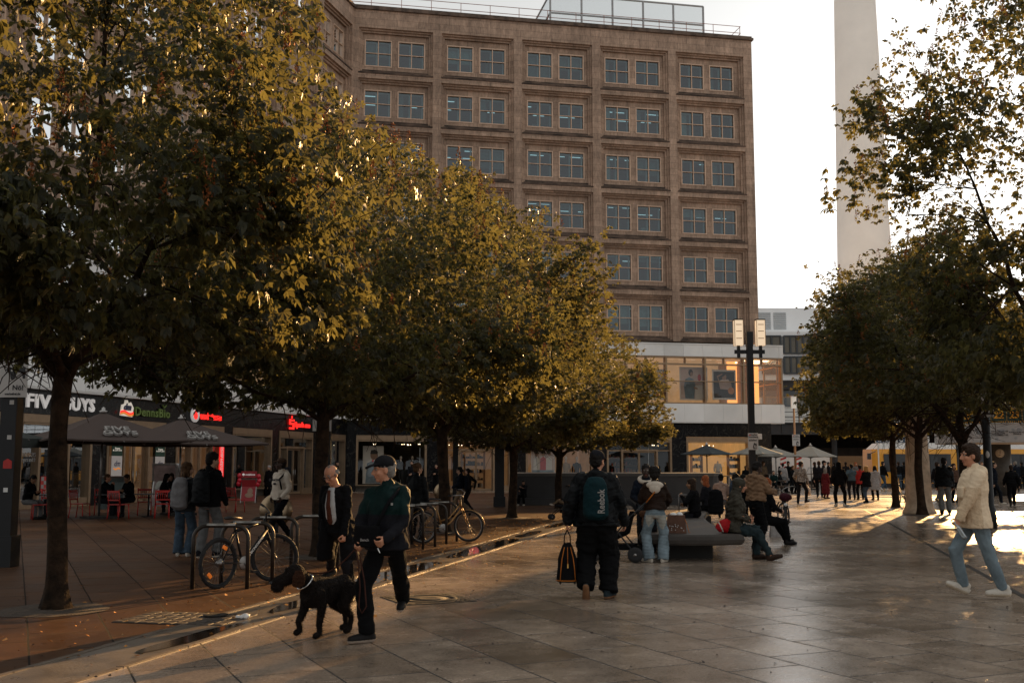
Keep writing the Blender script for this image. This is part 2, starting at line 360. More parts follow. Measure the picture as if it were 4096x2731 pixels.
def marble_mat():
    m, t, b = nmat('veined black marble'); b.inputs['Specular IOR Level'].default_value = 0.2; tc = N(t, 'ShaderNodeTexCoord')
    n = N(t, 'ShaderNodeTexNoise', Scale=1.1, Detail=8.0, Distortion=2.2); t.links.new(tc.outputs['Object'], n.inputs['Vector'])
    r = N(t, 'ShaderNodeValToRGB'); e = r.color_ramp.elements; e[0].position = .485; e[0].color = (0.004, 0.004, 0.005, 1); e[1].position = .5; e[1].color = (0.05, 0.047, 0.04, 1)
    x = e.new(.515); x.color = (0.004, 0.004, 0.005, 1); t.links.new(n.outputs['Fac'], r.inputs[0]); t.links.new(r.outputs[0], b.inputs['Base Color'])
    b.inputs['Roughness'].default_value = 0.25; return m
MARBLE = marble_mat()
PANELS = [mat('white facade panel', (0.78, 0.765, 0.74), 0.35, 0.1, 0.12, .35), mat('grey facade panel', (0.68, 0.665, 0.64), 0.35, 0.1, 0.12, .35), mat('pale facade panel', (0.84, 0.83, 0.81), 0.35, 0.1, 0.1, .35)]
C0 = Vector((-10.63, 70, 0))
def frame(c, e, n): return Matrix(((e.x, n.x, 0, c.x), (e.y, n.y, 0, c.y), (0, 0, 1, 0), (0, 0, 0, 1)))
EM = Vector((0.98064, 0.19581, 0)); NM = Vector((0.19581, -0.98064, 0))
EL = Vector((-0.2625, -0.96493, 0)).normalized(); NL = Vector((-EL.y, EL.x, 0))
MM = frame(C0, EM, NM); ML = frame(C0, EL, NL)
def tmat(M, u, w, z, flip=False):
    e = M.to_3x3() @ Vector((1, 0, 0)); n = M.to_3x3() @ Vector((0, 1, 0)); o = M @ Vector((u, w, z))
    if flip: e = -e
    return Matrix(((e.x, 0, n.x, o.x), (e.y, 0, n.y, o.y), (0, 1, 0, o.z), (0, 0, 0, 1)))
office = thing('office_building', 'eight storey brown stone office building with a grid of framed windows over shops', 'building')
ROWT = [31.05 - 3.53 * k for k in range(6)]
def facade(M, u0, u1, bays, win, name):
    g = MB(M)
    # piers and spandrels, front plane w=0
    edges = [u0] + [x for b_ in bays for x in b_] + [u1]
    D = -1.0
    for i in range(0, len(edges), 2):
        g.box((edges[i], D, 10.2), (edges[i + 1], 0, 32.3))
    for a, b_ in bays:
        zs = [32.3] + [z for t in ROWT for z in (t, t - 3.1)] + [10.2]
        for i in range(0, len(zs), 2):
            z1, z0 = zs[i], zs[i + 1]
            if z1 > z0: g.box((a, D, z0), (b_, -0.004, z1))
        for t in ROWT:
            bt = t - 3.1
            # stepped surrounds
            for (ins, w0, w1, wd) in ((0.0, -0.9, -0.17, 0.12), (0.12, -0.9, -0.30, 0.14)):
                A, B, Z0, Z1 = a + ins, b_ - ins, bt + ins, t - ins
                g.cur = 0
                g.box((A, w0, Z0), (A + wd, w1, Z1)); g.box((B - wd, w0, Z0), (B, w1, Z1))
                g.box((A + wd, w0, Z1 - wd), (B - wd, w1 - .003, Z1))
                g.cur = 2 if ins else 1
                g.box((A + wd, w0, Z0), (B - wd, w1 - .003, Z0 + wd)); g.cur = 0
            # soot on the front lip of the ledge
            g.cur = 2; g.box((a - .02, -0.02, bt - .10), (b_ + .02, .035, bt - .003)); g.cur = 0
            A, B, Z0, Z1 = a + .26, b_ - .26, bt + .26, t - .26
            hs = [(a + w0, a + w1) for w0, w1 in win]; zb, zt = t - 2.55, t - .65
            cols = [A] + [x for h in hs for x in h] + [B]
            for i in range(0, len(cols), 2): g.box((cols[i], -.9, Z0), (cols[i + 1], -.46, Z1))
            for h0, h1 in hs:
                g.box((h0, -.9, Z0), (h1, -.463, zb)); g.box((h0, -.9, zt), (h1, -.463, Z1))
    g.build(name, [STONE, STONE_D, SOOT], office)
def window_meshes(M, w):
    R3 = M.to_3x3().to_4x4(); h = 1.9
    g = MB(R3)
    for a, b_ in (((0, 0), (.075, h)), ((w - .075, 0), (w, h)), ((.075, 0), (w - .075, .075)), ((.075, h - .075), (w - .075, h))):
        g.box((a[0], -.62, a[1]), (b_[0], -.43, b_[1]))
    g.box((w / 2 - .03, -.6, .075), (w / 2 + .03, -.46, h - .075)); g.box((.075, -.6, h / 2 - .025), (w / 2 - .03, -.465, h / 2 + .025)); g.box((w / 2 + .03, -.6, h / 2 - .025), (w - .075, -.465, h / 2 + .025))
    g.cur = 1
    g.box((w / 2 - .13, -.86, .08), (w / 2 - .02, -.74, h - .08)); g.box((w - .17, -.86, .08), (w - .09, -.74, h - .08)); g.box((.09, -.86, h - .15), (w - .17, -.75, h - .08))
    fm = g.mesh('window', [BRONZE, INNER])
    p = MB(R3).quad((.07, -.55, .07), (w - .07, -.55, .07), (w - .07, -.55, h - .07), (.07, -.55, h - .07))
    return fm, p.mesh('pane', PANE)
BM = [(0.32 + 5.62 * k, 5.34 + 5.62 * k) for k in range(4)] + [(22.78, 27.92)]
BL = [(0.28 + 5.15 * k, 4.72 + 5.15 * k) for k in range(7)]
WM = [(.42, 2.27), (2.68, 4.53)]; WL = [(.42, 2.04), (2.4, 4.02)]
facade(MM, 0.0, 28.58, BM, WM, 'stone_front'); facade(ML, 0.0, 36.4, BL, WL, 'stone_wing')
count = 0; rest_f = MB(); 
fm, pm = window_meshes(MM, 1.85); fl, pl = window_meshes(ML, 1.62)
for M, bays, win, f_, p_ in ((MM, BM, WM, fm, pm), (ML, BL, WL, fl, pl)):
    for bi, (a, b_) in enumerate(bays):
        if M is ML and bi > 3: continue
        for t in ROWT:
            for w0, w1 in win:
                if count >= 100: continue
                count += 1
                o = link('window', f_, office); o.location = M @ Vector((a + w0, 0, t - 2.55))
                p = link('pane', p_, o)
# the remaining wing windows, mostly behind the trees, as one part
g = MB()
def merge(g, me, loc, mi=0):
    n = len(g.v); g.v += [v.co + loc for v in me.vertices]
    for p in me.polygons: g.f.append([i + n for i in p.vertices]); g.mi.append(mi if mi else p.material_index); g.sm.append(False)
k = 0
for bi, (a, b_) in enumerate(BL):
    for t in ROWT:
        for w0, w1 in WL:
            k += 1
            if k <= 40: continue
            loc = ML @ Vector((a + w0, 0, t - 2.55)); merge(g, fl, loc); merge(g, pl, loc, 2)
tag(g.build('further_windows', [BRONZE, INNER, PANE], office), kind='stuff')
# rooms behind, with strip lights
g = MB(MM); rr = random.Random(3)
for t in ROWT + [9.6]:
    g.cur = 0; zc = t - .35
    g.box((0.3, -7, zc), (28.2, -1.02, zc + .3))
    g.cur = 1
    if t < 30:
        for w in (-2.6, -4.4):
            u = .8
            while u < 27.5:
                l = rr.uniform(.7, 1.4)
                if rr.random() < .6: g.box((u, w, zc - .05), (u + l, w + .07, zc - .02))
                u += l + rr.uniform(.3, .6)
g.cur = 2
for a, b_ in BM:      # roller blinds and curtains, each window its own
    for t in ROWT:
        for w0, w1 in WM:
            k = rr.random(); g.cur = rr.choice((2, 3, 3)); zt = t - .68; zb = t - 2.5
            if k < .3: g.box((a + w0 + .02, -1.0, zt - rr.uniform(.3, 1.6)), (a + w1 - .02, -.98, zt))
            elif k < .5: g.box((a + w0 + .02, -1.0, zb), (a + w0 + rr.uniform(.3, .7), -.96, zt))
            elif k < .58: g.box((a + w0 + .5, -1.4, zb - .2), (a + w0 + 1.1, -1.0, zb + rr.uniform(.25, .6)))
g.cur = 0; g.box((0.3, -7.3, 9.6), (28.2, -7.05, 32)); 
for k in range(7): g.box((.06 + 4.68 * k, -7, 10), (.2 + 4.68 * k, -2.5, 31))
g.box((28.3, -7.3, 9.7), (28.57, -1.0, 32.2)); g.M = ML
for t in ROWT: g.box((0.3, -7, t - .35), (36, -1.02, t - .05))
g.box((0.3, -7.3, 9.6), (36, -7.05, 32)); g.build('rooms', [ROOM, STRIP, mat('pale blind', (.34, .38, .37), .9, 0, .15), mat('teal grey blind', (.14, .2, .2), .9, 0, .2)], office)
# roof, cornice
g = MB(MM); g.box((-.3, -14, 31.9), (28.6, -1.0, 32.25)); g.M = ML; g.box((-1, -14, 31.9), (36.4, -1.0, 32.25)); g.build('roof', STONE_D, office)
g = MB(MM); g.box((28.3, -14, 0), (28.58, -1.0, 32.2)); g.build('side_wall', STONE, office)
g = MB(MM); g.box((-.03, -1.2, 32.3), (28.7, .14, 32.47)); g.box((-.03, -1.2, 32.473), (28.62, .02, 32.62))
g.M = ML; g.box((.14, -1.2, 32.3), (36.4, .137, 32.467)); g.box((.02, -1.2, 32.47), (36.4, .017, 32.617))
g.build('cornice', STONE_D, office)
RAILM = mat('rusty roof railing', (0.32, 0.13, 0.09), 0.6, 0.2, 0.2)
g = MB(MM)
for z in (33.25, 33.75): g.cyl((-1, -1.0, z), (28.2, -1.0, z), .022, n=6); g.cyl((28.2, -1, z), (28.2, -6, z), .022, n=6)
for k in range(15): g.cyl((-.9 + 2.075 * k, -1.0, 32.5), (-.9 + 2.075 * k, -1.0, 33.75), .022, n=6)
g.build('roof_railing', RAILM, office)
GLZ = glassmat('frosted roof glass', (0.66, 0.68, 0.68), 0.3, 0.2)
FR = mat('grey steel frame', (0.33, 0.33, 0.33), 0.5, 0.3, 0.2)
g = MB(MM); W = -2.2
for k in range(6): u = 14.1 + 2.34 * k; g.box((u - .06, W - .06, 32.3), (u + .06, W + .06, 35.6))
for z in (32.7, 34.15, 35.6): g.box((14.1, W - .05, z - .05), (25.8, W + .05, z + .05)); g.box((14.05, W - 7, z - .05), (14.15, W - .07, z + .05))
g.box((14.04, W - 7, 32.3), (14.16, W - 6.9, 35.6))
pv = g.build('rooftop_screen', FR, office)
g = MB(MM); g.quad((14.1, W, 32.7), (25.8, W, 32.7), (25.8, W, 35.6), (14.1, W, 35.6)); g.quad((14.1, W - 7, 32.7), (14.1, W, 32.7), (14.1, W, 35.6), (14.1, W - 7, 35.6)); g.build('screen_glass', GLZ, pv)
# ---------------------------------------------------------------- projecting first floor: panel bands and glazing
rb = random.Random(11)
def bandpart(M, u0, u1, nm, PW=.42, miter=0):
    g = MB(M)
    for z0, z1, pw in ((4.62, 5.86, 1.41), (9.13, 9.95, 1.41)):
        u = u0
        while u < u1 - .02:
            e = min(u + pw - .012, u1); g.cur = rb.choice((0, 0, 0, 1, 2)); g.box((u, -.3, z0), (e, PW + rb.uniform(-.003, .003), z1)); u += pw
        g.cur = 1; g.box((u0 + .01, -.28, z0 + .01), (u1 - .01, PW - .03, z1 - .01))
    g.cur = 0; g.box((u0, -1, 9.95), (u1, PW + .05, 10.02)); g.box((u0, -1.0, 4.55), (u1, PW - .02, 4.615))
    g.build(nm, PANELS, office)
bandpart(MM, 0.25, 30.15, 'panel_band'); bandpart(ML, 0.25, 36.4, 'panel_band')
LIT = mat('lit shop interior', (0.55, 0.42, 0.28), 0.9, 0, 0.3, .8, emit=(1.0, 0.66, 0.36), es=0.10)
LITO = mat('sun glow shop wall', (0.7, 0.3, 0.1), 0.9, 0, 0.4, .8, emit=(1.0, 0.42, 0.12), es=0.7)  # glow stands in for low sun shining through the corner bay
LAMPM = mat('spot lamp', (1, 1, 1), 0.5, 0, 0, emit=(1, .78, .5), es=3.5)
def glazing(M, u0, u1, nm, pitch=2.83, lit=True):
    g = MB(M); PW = .38
    n = int((u1 - u0) / pitch)
    for k in range(n + 2):
        u = u1 - k * pitch
        if u < u0: break
        g.box((u - .06, -.1, 5.86), (u + .06, PW, 9.13))
        g.box((u - pitch / 2 - .02, -.05, 8.62), (u - pitch / 2 + .02, PW - .03, 9.05))
    for z, h in ((5.9, .05), (7.42, .028), (8.6, .045), (9.08, .05)): g.box((u0, -.08, z - h), (u1, PW - .012, z + h))
    f = g.build('gallery_window', GOLD, office)
    MB(M).quad((u0, PW - .12, 5.9), (u1, PW - .12, 5.9), (u1, PW - .12, 9.1), (u0, PW - .12, 9.1)).build('pane', PANE_S, f)
    return f
glazing(MM, 0.3, 30.05, 'g'); glazing(ML, 0.3, 36.3, 'g')
g = MB(MM)
for k in range(4): g.box((30.01, -.4 - 2.2 * k - .05, 5.86), (30.13, -.4 - 2.2 * k + .05, 9.13))
for z in (5.9, 7.42, 8.6, 9.08): g.box((30.03, -8, z - .04), (30.1, .3, z + .04))
f = g.build('gallery_window', GOLD, office)
MB(MM).quad((30.05, -8, 5.9), (30.05, .25, 5.9), (30.05, .25, 9.1), (30.05, -8, 9.1)).build('pane', PANE_S, f)
g = MB(MM); g.box((0, -3.2, 5.86), (26.5, -3.0, 9.2)); g.box((0, -8, 9.2), (30.1, -.3, 9.3)); g.box((0, -8, 5.7), (30.1, -.3, 5.86)); g.box((0.2, -3, 5.87), (.35, -.1, 9.1)); g.box((26.5, -5, 5.9), (26.7, -3.0, 9.1)); 
g.cur = 1; g.box((27.6, -3.6, 5.86), (30.0, -3.4, 9.2)); g.cur = 2
for k in range(3): g.box((28.2, -2 - k * 1.4, 9.1), (30.4, -1.9 - k * 1.4, 9.15))
g.M = ML; g.cur = 0; g.box((0, -3.2, 5.86), (36, -3.0, 9.2)); g.box((0, -3, 9.2), (36, -.3, 9.3))
g.build('gallery_rooms', [LIT, LITO, LAMPM], office)
# side panels where the projection returns
g = MB(MM)
for z0, z1 in ((4.62, 5.86), (9.13, 9.95)):
    for k in range(5): g.cur = k % 3; g.box((30.14, .4 - 1.4 * k - 1.388, z0), (30.17, .4 - 1.4 * k, z1))
g.box((28.58, -8, 9.95), (30.1, -1.0, 10.0)); g.build('panel_band', PANELS, office)
# ---------------------------------------------------------------- marble ground floor with shop fronts
SHOPW = [(0.57, 5.16), (6.1, 10.75), (11.77, 16.41), (17.36, 21.98), (23.03, 27.64)]
SHOPL = [(0.35, 4.3), (5.1, 9.4), (10.25, 14.5), (15.4, 19.7), (20.6, 24.9), (25.9, 30.2), (31.2, 35.4)]
DARKSHOP = mat('dark shop interior', (0.022, 0.017, 0.014), 0.9, 0, 0.4, 1.2)
WARMSHOP = mat('warm shop interior', (0.42, 0.27, 0.15), 0.9, 0, 0.4, 1.1, emit=(1.0, .55, .25), es=0.035)
GOLDSHOP = mat('golden lit shop interior', (0.5, 0.33, 0.14), 0.9, 0, 0.4, .9, emit=(1.0, .58, .22), es=0.16)
REFL = mat('shop floor', (0.1, 0.08, 0.06), 0.4, 0, 0.3)
def marble(M, u0, u1, holes):
    g = MB(M); ed = [u0] + [x for h in holes for x in h] + [u1]
    for i in range(0, len(ed), 2): g.box((ed[i], -.6, 0), (ed[i + 1], 0, 4.56))
    for a, b_ in holes: g.box((a, -.6, 3.62), (b_, -.004, 4.556))
    g.build('marble_wall', MARBLE, office)
marble(MM, 0.0, 29.3, SHOPW); marble(ML, 0.0, 36.4, SHOPL)
MB(MM).box((29.0, -12, 0), (29.3, -.6, 4.56)).build('marble_wall', MARBLE, office)
def shop(M, u0, u1, door=None, room=DARKSHOP, sill=.42, lights=0, depth=4.0, doorz=2.62, lx=None):
    g = MB(M)
    for a in (u0, u1 - .14): g.box((a, -.35, 0 if door else sill - .06), (a + .14, .05, 3.6))
    g.box((u0 + .14, -.35, 3.28), (u1 - .14, .06, 3.6)); g.box((u0 + .14, -.3, 3.2), (u1 - .14, .09, 3.26))
    if door:
        d0, d1 = door
        for a in (d0 - .12, d1): g.box((a, -.3, 0), (a + .12, .03, doorz + .12))
        g.box((d0, -.3, doorz), (d1, .025, doorz + .12))
        for a, b_ in ((u0 + .14, d0 - .12), (d1 + .12, u1 - .14)):
            if b_ - a > .2: g.box((a, -.25, doorz), (b_, .0, doorz + .08)); g.box((a, -.3, 0), (b_, .01, .35))
    else:
        g.box((u0 + .14, -.4, sill - .06), (u1 - .14, .08, sill))
    f = g.build('shop_front', GOLD, office)
    gl = MB(M)
    if door:
        for a, b_ in ((u0 + .14, d0 - .12), (d1 + .12, u1 - .14)):
            if b_ - a > .2: gl.quad((a, -.15, .35), (b_, -.15, .35), (b_, -.15, doorz), (a, -.15, doorz))
        gl.quad((u0 + .14, -.15, doorz + .12), (u1 - .14, -.15, doorz + .12), (u1 - .14, -.15, 3.25), (u0 + .14, -.15, 3.25))
    else: gl.quad((u0 + .14, -.15, sill), (u1 - .14, -.15, sill), (u1 - .14, -.15, 3.25), (u0 + .14, -.15, 3.25))
    gl.build('glass', PANE_S, f)
    if door:
        w = (d1 - d0) / 2
        for s_ in (0, 1):
            a = d0 + s_ * w; dg = MB(M)
            dg.box((a + .01, -.2, .02), (a + .07, -.12, doorz - .02)); dg.box((a + w - .07, -.2, .02), (a + w - .01, -.12, doorz - .02))
            dg.box((a + .07, -.2, .02), (a + w - .07, -.12, .14)); dg.box((a + .07, -.2, doorz - .1), (a + w - .07, -.12, doorz - .02))
            d = dg.build('door', GOLD, office)
            MB(M).quad((a + .07, -.16, .14), (a + w - .07, -.16, .14), (a + w - .07, -.16, doorz - .1), (a + .07, -.16, doorz - .1)).build('glass', PANE_S, d)
            hx = a + w - .12 if s_ == 0 else a + .12
            MB(M).cyl((hx, -.06, .9), (hx, -.06, 1.4), .018, n=8).build('handle', STEEL, d)
    g = MB(M); g.box((u0, -depth - .1, 0), (u1, -depth, 3.9)); g.box((u0 - .08, -depth, 0), (u0 - .005, -.61, 3.9)); g.box((u1 + .005, -depth, 0), (u1 + .08, -.61, 3.9)); g.box((u0, -depth, 3.75), (u1, -.61, 3.85))
    g.cur = 1; g.box((u0, -depth, 0.0), (u1, -.4, .03 if door else sill - .07)); g.cur = 2
    rl = random.Random(int(u0 * 10) + lights)
    for k in range(lights):
        u = u0 + .3 + (u1 - u0 - .6) * rl.random(); w = -rl.uniform(.9, depth - .3); g.cbox((u, w, 3.05 if lx is None else lx), (.05, .05, .04))
    g.build('shop_room', [room, REFL, LAMPM], office)
shop(MM, *SHOPW[0], None, DARKSHOP, lights=10); shop(MM, *SHOPW[1], (7.35, 9.55), WARMSHOP, lights=8, depth=5)
shop(MM, *SHOPW[2], None, WARMSHOP, lights=2); shop(MM, *SHOPW[3], (18.5, 20.86), DARKSHOP, lights=6, depth=5); shop(MM, *SHOPW[4], None, GOLDSHOP, lights=3)
shop(ML, *SHOPL[0], None, DARKSHOP, lights=2); shop(ML, *SHOPL[1], (6.3, 8.3), DARKSHOP, lights=0); shop(ML, *SHOPL[2], None, DARKSHOP, sill=.45, lights=2)
shop(ML, *SHOPL[3], (16.5, 18.3), WARMSHOP); shop(ML, *SHOPL[4], (21.9, 23.6), WARMSHOP); shop(ML, *SHOPL[5], (27.4, 29.0), DARKSHOP); shop(ML, *SHOPL[6], None, DARKSHOP)
# square black pillar in front of the clothes shop
# ---------------------------------------------------------------- signs over the shops
def em(name, c, s): return mat(name, c, 0.5, 0, 0, emit=c, es=s)
S_WHITE = em('lit white letters', (0.8, 0.76, 0.73), .14); S_RED = em('lit red letters', (0.9, 0.02, 0.015), .75); S_GREEN = mat('green letters', (0.16, 0.24, 0.05), .5, 0, .1); S_ORANGE = em('lit amber letters', (0.9, 0.36, 0.03), .2); S_REDD = em('red sign box', (0.75, 0.015, 0.015), .5)
def sign(name, label, u, z, M=None, w=.06):
    M = M or ML; return thing(name, label, 'sign')
s = sign('shop_sign', 'big white block letters above the burger restaurant at the left', 0, 0)
text_mesh('FIVE', .72, S_WHITE, .04, .02, parent=s, M=tmat(ML, 29.07, .05, 4.08, True), width=1.85, space=1.14); text_mesh('GUYS', .72, S_WHITE, .04, .02, parent=s, M=tmat(ML, 26.92, .05, 4.08, True), width=2.05, space=1.14)
s = sign('shop_sign', 'green organic grocer lettering beside a white badge', 0, 0)
text_mesh('DennsBio', .55, S_GREEN, .04, .012, space=1.1, parent=s, M=tmat(ML, 21.75, .06, 4.0, True), width=2.7)
lf = MB(tmat(ML, 20.75, .06, 4.3, True)); lf.ell((0, .04, 0), (.16, .05, .03), rot=Matrix.Rotation(.6, 3, 'Z')); lf.ell((-.18, .05, 0), (.12, .045, .03), rot=Matrix.Rotation(2.4, 3, 'Z')); lf.build('leaf_mark', S_GREEN, s)
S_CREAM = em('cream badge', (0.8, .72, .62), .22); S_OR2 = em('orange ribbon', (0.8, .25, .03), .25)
s = sign('shop_sign', 'white drugstore badge with red and orange ribbon under italic letters', 0, 0)
b_ = MB(tmat(ML, 23.75, .05, 4.05, True)); b_.cur = 0
b_.prism([(-.42, -.26), (.42, -.30), (.5, .1), (.3, .34), (.12, .28), (.05, .42), (-.1, .42), (-.14, .25), (-.34, .2)], 0, .06)
for kk, (dz, mi) in enumerate(((-.08, 1), (-.16, 2))):
    b_.cur = mi; pts = [(-.46 + .92 * i / 14, dz + .05 * math.sin(i / 14 * 6.3)) for i in range(15)]
    b_.prism(pts + [(x, y - .075) for x, y in reversed(pts)], .062, .085 + .004 * kk)
b_.build('badge', [S_CREAM, S_RED, S_OR2], s)
text_mesh('dm', .42, mat('dark blue letters', (.03, .035, .1), .5, 0, 0), .02, .01, .3, parent=s, M=tmat(ML, 23.75, .13, 4.16, True))
s = sign('shop_sign', 'red phone shop letters beside a white disc with a red drop', 0, 0)
text_mesh('vodafone', .5, S_RED, .04, .008, parent=s, M=tmat(ML, 16.75, .06, 4.05, True), width=1.95)
b_ = MB(tmat(ML, 18.25, .05, 4.08, True)); b_.lathe([(.36, 0), (.36, .07)], 28)
b_.cur = 1; b_.prism([(.17 * math.cos(a), .17 * math.sin(a) - .05) for a in [i * .3 for i in range(21)]], .072, .09); b_.prism([(-.16, -.02), (-.12, .14), (.0, .26), (.12, .3), (.06, .2), (.1, .05)], .0725, .0895)
b_.build('disc', [S_WHITE, S_RED], s)
s = sign('shop_sign', 'red savings bank lettering partly hidden by leaves', 0, 0)
text_mesh('Sparkasse', .42, S_RED, .04, .006, parent=s, M=tmat(ML, 6.6, .06, 4.0, True), width=1.95)
b_ = MB(tmat(ML, 8.0, .05, 4.05, True)); b_.box((-.3, .12, 0), (.3, .24, .05)); b_.box((-.3, -.02, 0), (-.14, .118, .05)); b_.box((-.3, -.08, 0), (.3, .04, .052)); b_.box((.14, -.22, 0), (.3, -.082, .05)); b_.box((-.3, -.34, 0), (.3, -.222, .05)); b_.ell((0, .36, .03), (.09, .09, .03)); b_.build('emblem', S_RED, s)
for u, tx, lb in ((7.9, 'UNI\nQLO', 'right hand red square sign with white letters over the clothes shop door'), (6.95, 'UNI\nQLO', 'left hand red square sign with white characters over the clothes shop door')):
    s = sign('shop_sign', lb, 0, 0)
    MB(tmat(MM, u + .35, .0, 4.02)).box((-.36, -.36, .0), (.36, .36, .07)).build('board', S_REDD, s)
    if u > 7: text_mesh(tx, .34, S_WHITE, .01, .006, parent=s, M=tmat(MM, u + .35, .08, 4.02))
    else:
        b_ = MB(tmat(MM, u + .35, .08, 4.02))
        for cx, cy in ((-.15, .15), (.15, .15), (-.15, -.15), (.15, -.15)):
            b_.box((cx - .1, cy + .06, 0), (cx + .1, cy + .1, .01)); b_.box((cx - .1, cy - .1, 0), (cx - .06, cy + .055, .01)); b_.box((cx + .06, cy - .1, 0), (cx + .1, cy + .055, .01))
            if cy < 0: b_.box((cx - .055, cy - .1, 0), (cx + .055, cy - .06, .01))
        b_.build('characters', S_WHITE, s)
s = sign('shop_sign', 'amber script lettering with coffee beans over the coffee shop door', 0, 0)
text_mesh('Tchibo', .74, S_ORANGE, .04, .004, .35, parent=s, M=tmat(MM, 19.7, .06, 4.08), width=2.9)
b_ = MB(tmat(MM, 18.1, .06, 3.98))
for x in (0.1, 3.1): b_.ell((x - .1, -.03, .03), (.22, .13, .04), rot=Matrix.Rotation(.35, 3, 'Z'))
b_.build('coffee_bean', S_ORANGE, s)
# ---------------------------------------------------------------- posters in the gallery windows and shop windows
P_PINK = mat('pale pink print', (0.55, 0.42, 0.38), .6, 0, .15, 2); P_WHITE = mat('white print', (0.68, 0.64, 0.6), .6, 0, .05); P_BLUE = mat('blue grey print', (0.16, 0.22, 0.27), .6, 0, .25, 3); P_DARK = mat('dark print', (0.035, 0.03, 0.03), .6, 0, .3); P_SKIN = mat('skin print', (0.32, 0.19, 0.13), .6, 0, .15); P_BALL = mat('orange print', (0.6, 0.25, 0.1), .6, 0, .2); P_RED = mat('red print', (0.5, 0.03, 0.025), .6, 0, .1); P_GREEN = mat('green print', (0.03, 0.2, 0.06), .6, 0, .1)
PR = [P_PINK, P_WHITE, P_BLUE, P_DARK, P_SKIN, P_BALL, P_RED, P_GREEN]
def poster(label, M, u, w, z, wd, h, draw, group=None, name='wall_poster', flip=False, cat='poster'):
    o = thing(name, label, cat, group=group); T = tmat(M, u, w, z, flip); b_ = MB(T); b_.cur = 1; b_.box((-wd / 2, -h / 2, -.02), (wd / 2, h / 2, 0)); L = [0]
    def pane(mi, poly):
        L[0] += 1; b_.cur = mi; b_.prism(poly, 0.0005 + .002 * L[0], .001 + .002 * L[0] + .0008)
    def oval(mi, cx, cy, rx, ry): pane(mi, [(cx + rx * math.cos(i * .3927), cy + ry * math.sin(i * .3927)) for i in range(16)])
    def rect(mi, x0, y0, x1, y1): pane(mi, [(x0, y0), (x1, y0), (x1, y1), (x0, y1)])
    draw(pane, oval, rect); b_.build('print', PR, o); return o
def d1(p, o, r):
    r(0, -.95, -1.05, .95, 1.05); r(1, .1, -1.05, .72, -.1)
    p(2, [(-.62, -1.04), (-.72, -.2), (-.6, .3), (-.3, .45), (.0, .3), (.12, -.1), (.02, -1.04)]); o(3, -.2, .75, .17, .24); o(4, -.14, .66, .1, .14); p(4, [(.02, -.2), (.3, -.32), (.28, -.4), (.0, -.36)]); o(6, .42, .42, .13, .24)
def d2(p, o, r):
    r(3, -.78, -.92, .78, .92); p(0, [(-.3, -.3), (-.42, .25), (-.1, .38), (.3, .38), (.52, .1), (.6, -.4), (.35, -.35)]); p(3, [(-.3, -.92), (-.3, -.3), (.35, -.35), (.35, -.92)]); o(4, .0, .55, .17, .22); p(3, [(-.2, .5), (-.22, .75), (.1, .85), (.24, .6), (.12, .7)]); p(4, [(-.42, .25), (-.55, .6), (-.1, .8), (-.12, .72), (-.45, .52), (-.3, .2)]); o(5, .5, -.42, .24, .24)
def d3(p, o, r):
    r(0, -.85, -.9, .85, .9); p(2, [(-.6, -.9), (-.5, .1), (0, .3), (.5, .1), (.6, -.9)]); o(4, 0, .55, .2, .26); r(6, .3, -.9, .8, -.5)
poster('large print of a person in a blue shirt inside the upstairs window', MM, 23.75, -.25, 7.3, 2.05, 2.3, d1)
poster('framed print of a person with a ball inside the upstairs window', MM, 26.0, -.25, 7.25, 1.75, 2.1, d2)
poster('pink edged print half hidden by the leaves in the upstairs window', MM, 20.7, -.25, 7.2, 1.9, 2.1, d3)
def dred(p, o, r): r(6, -1.1, -.9, 1.1, .9); r(1, -1.1, -.15, .4, .2); o(1, .5, -.4, .4, .3)
def dgreen(p, o, r): r(7, -.9, -1, .9, 1); p(1, [(-.5, -.5), (.1, .6), (.6, -.2), (.2, -.1)])
poster('red and white window print above the burger restaurant', ML, 28.9, .1, 7.0, 2.3, 1.9, dred, flip=True); poster('green window print above the organic grocer', ML, 22.6, .1, 7.1, 1.9, 2.1, dgreen, flip=True); poster('red window print above the phone shop', ML, 17.5, .1, 7.1, 2.0, 1.8, dred, flip=True)
def dportrait(p, o, r): r(1, -.65, -1.2, .65, 1.2); p(2, [(-.5, -1.2), (-.4, .1), (0, .3), (.45, .1), (.5, -1.2)]); o(4, .05, .62, .24, .32); p(3, [(-.2, .7), (-.15, .95), (.1, 1.0), (.3, .85), (.28, .7)])
poster('tall portrait banner of a man behind the clothes shop window', MM, 1.75, -.9, 1.7, 1.35, 2.45, dportrait)
def dgroup(p, o, r):
    r(0, -.75, -1.0, .75, 1.0)
    for cx, c in ((-.45, 1), (0.02, 6), (.42, 1)): p(c, [(cx - .22, -.6), (cx - .2, .2), (cx, .36), (cx + .2, .2), (cx + .22, -.6)]); o(4, cx, .55, .13, .18); o(3, cx - .03, .66, .15, .12)
    r(2, -.75, -1.0, .75, -.55)
poster('large print of three friends behind the clothing window', MM, 13.15, -.9, 1.9, 1.6, 2.1, dgroup)
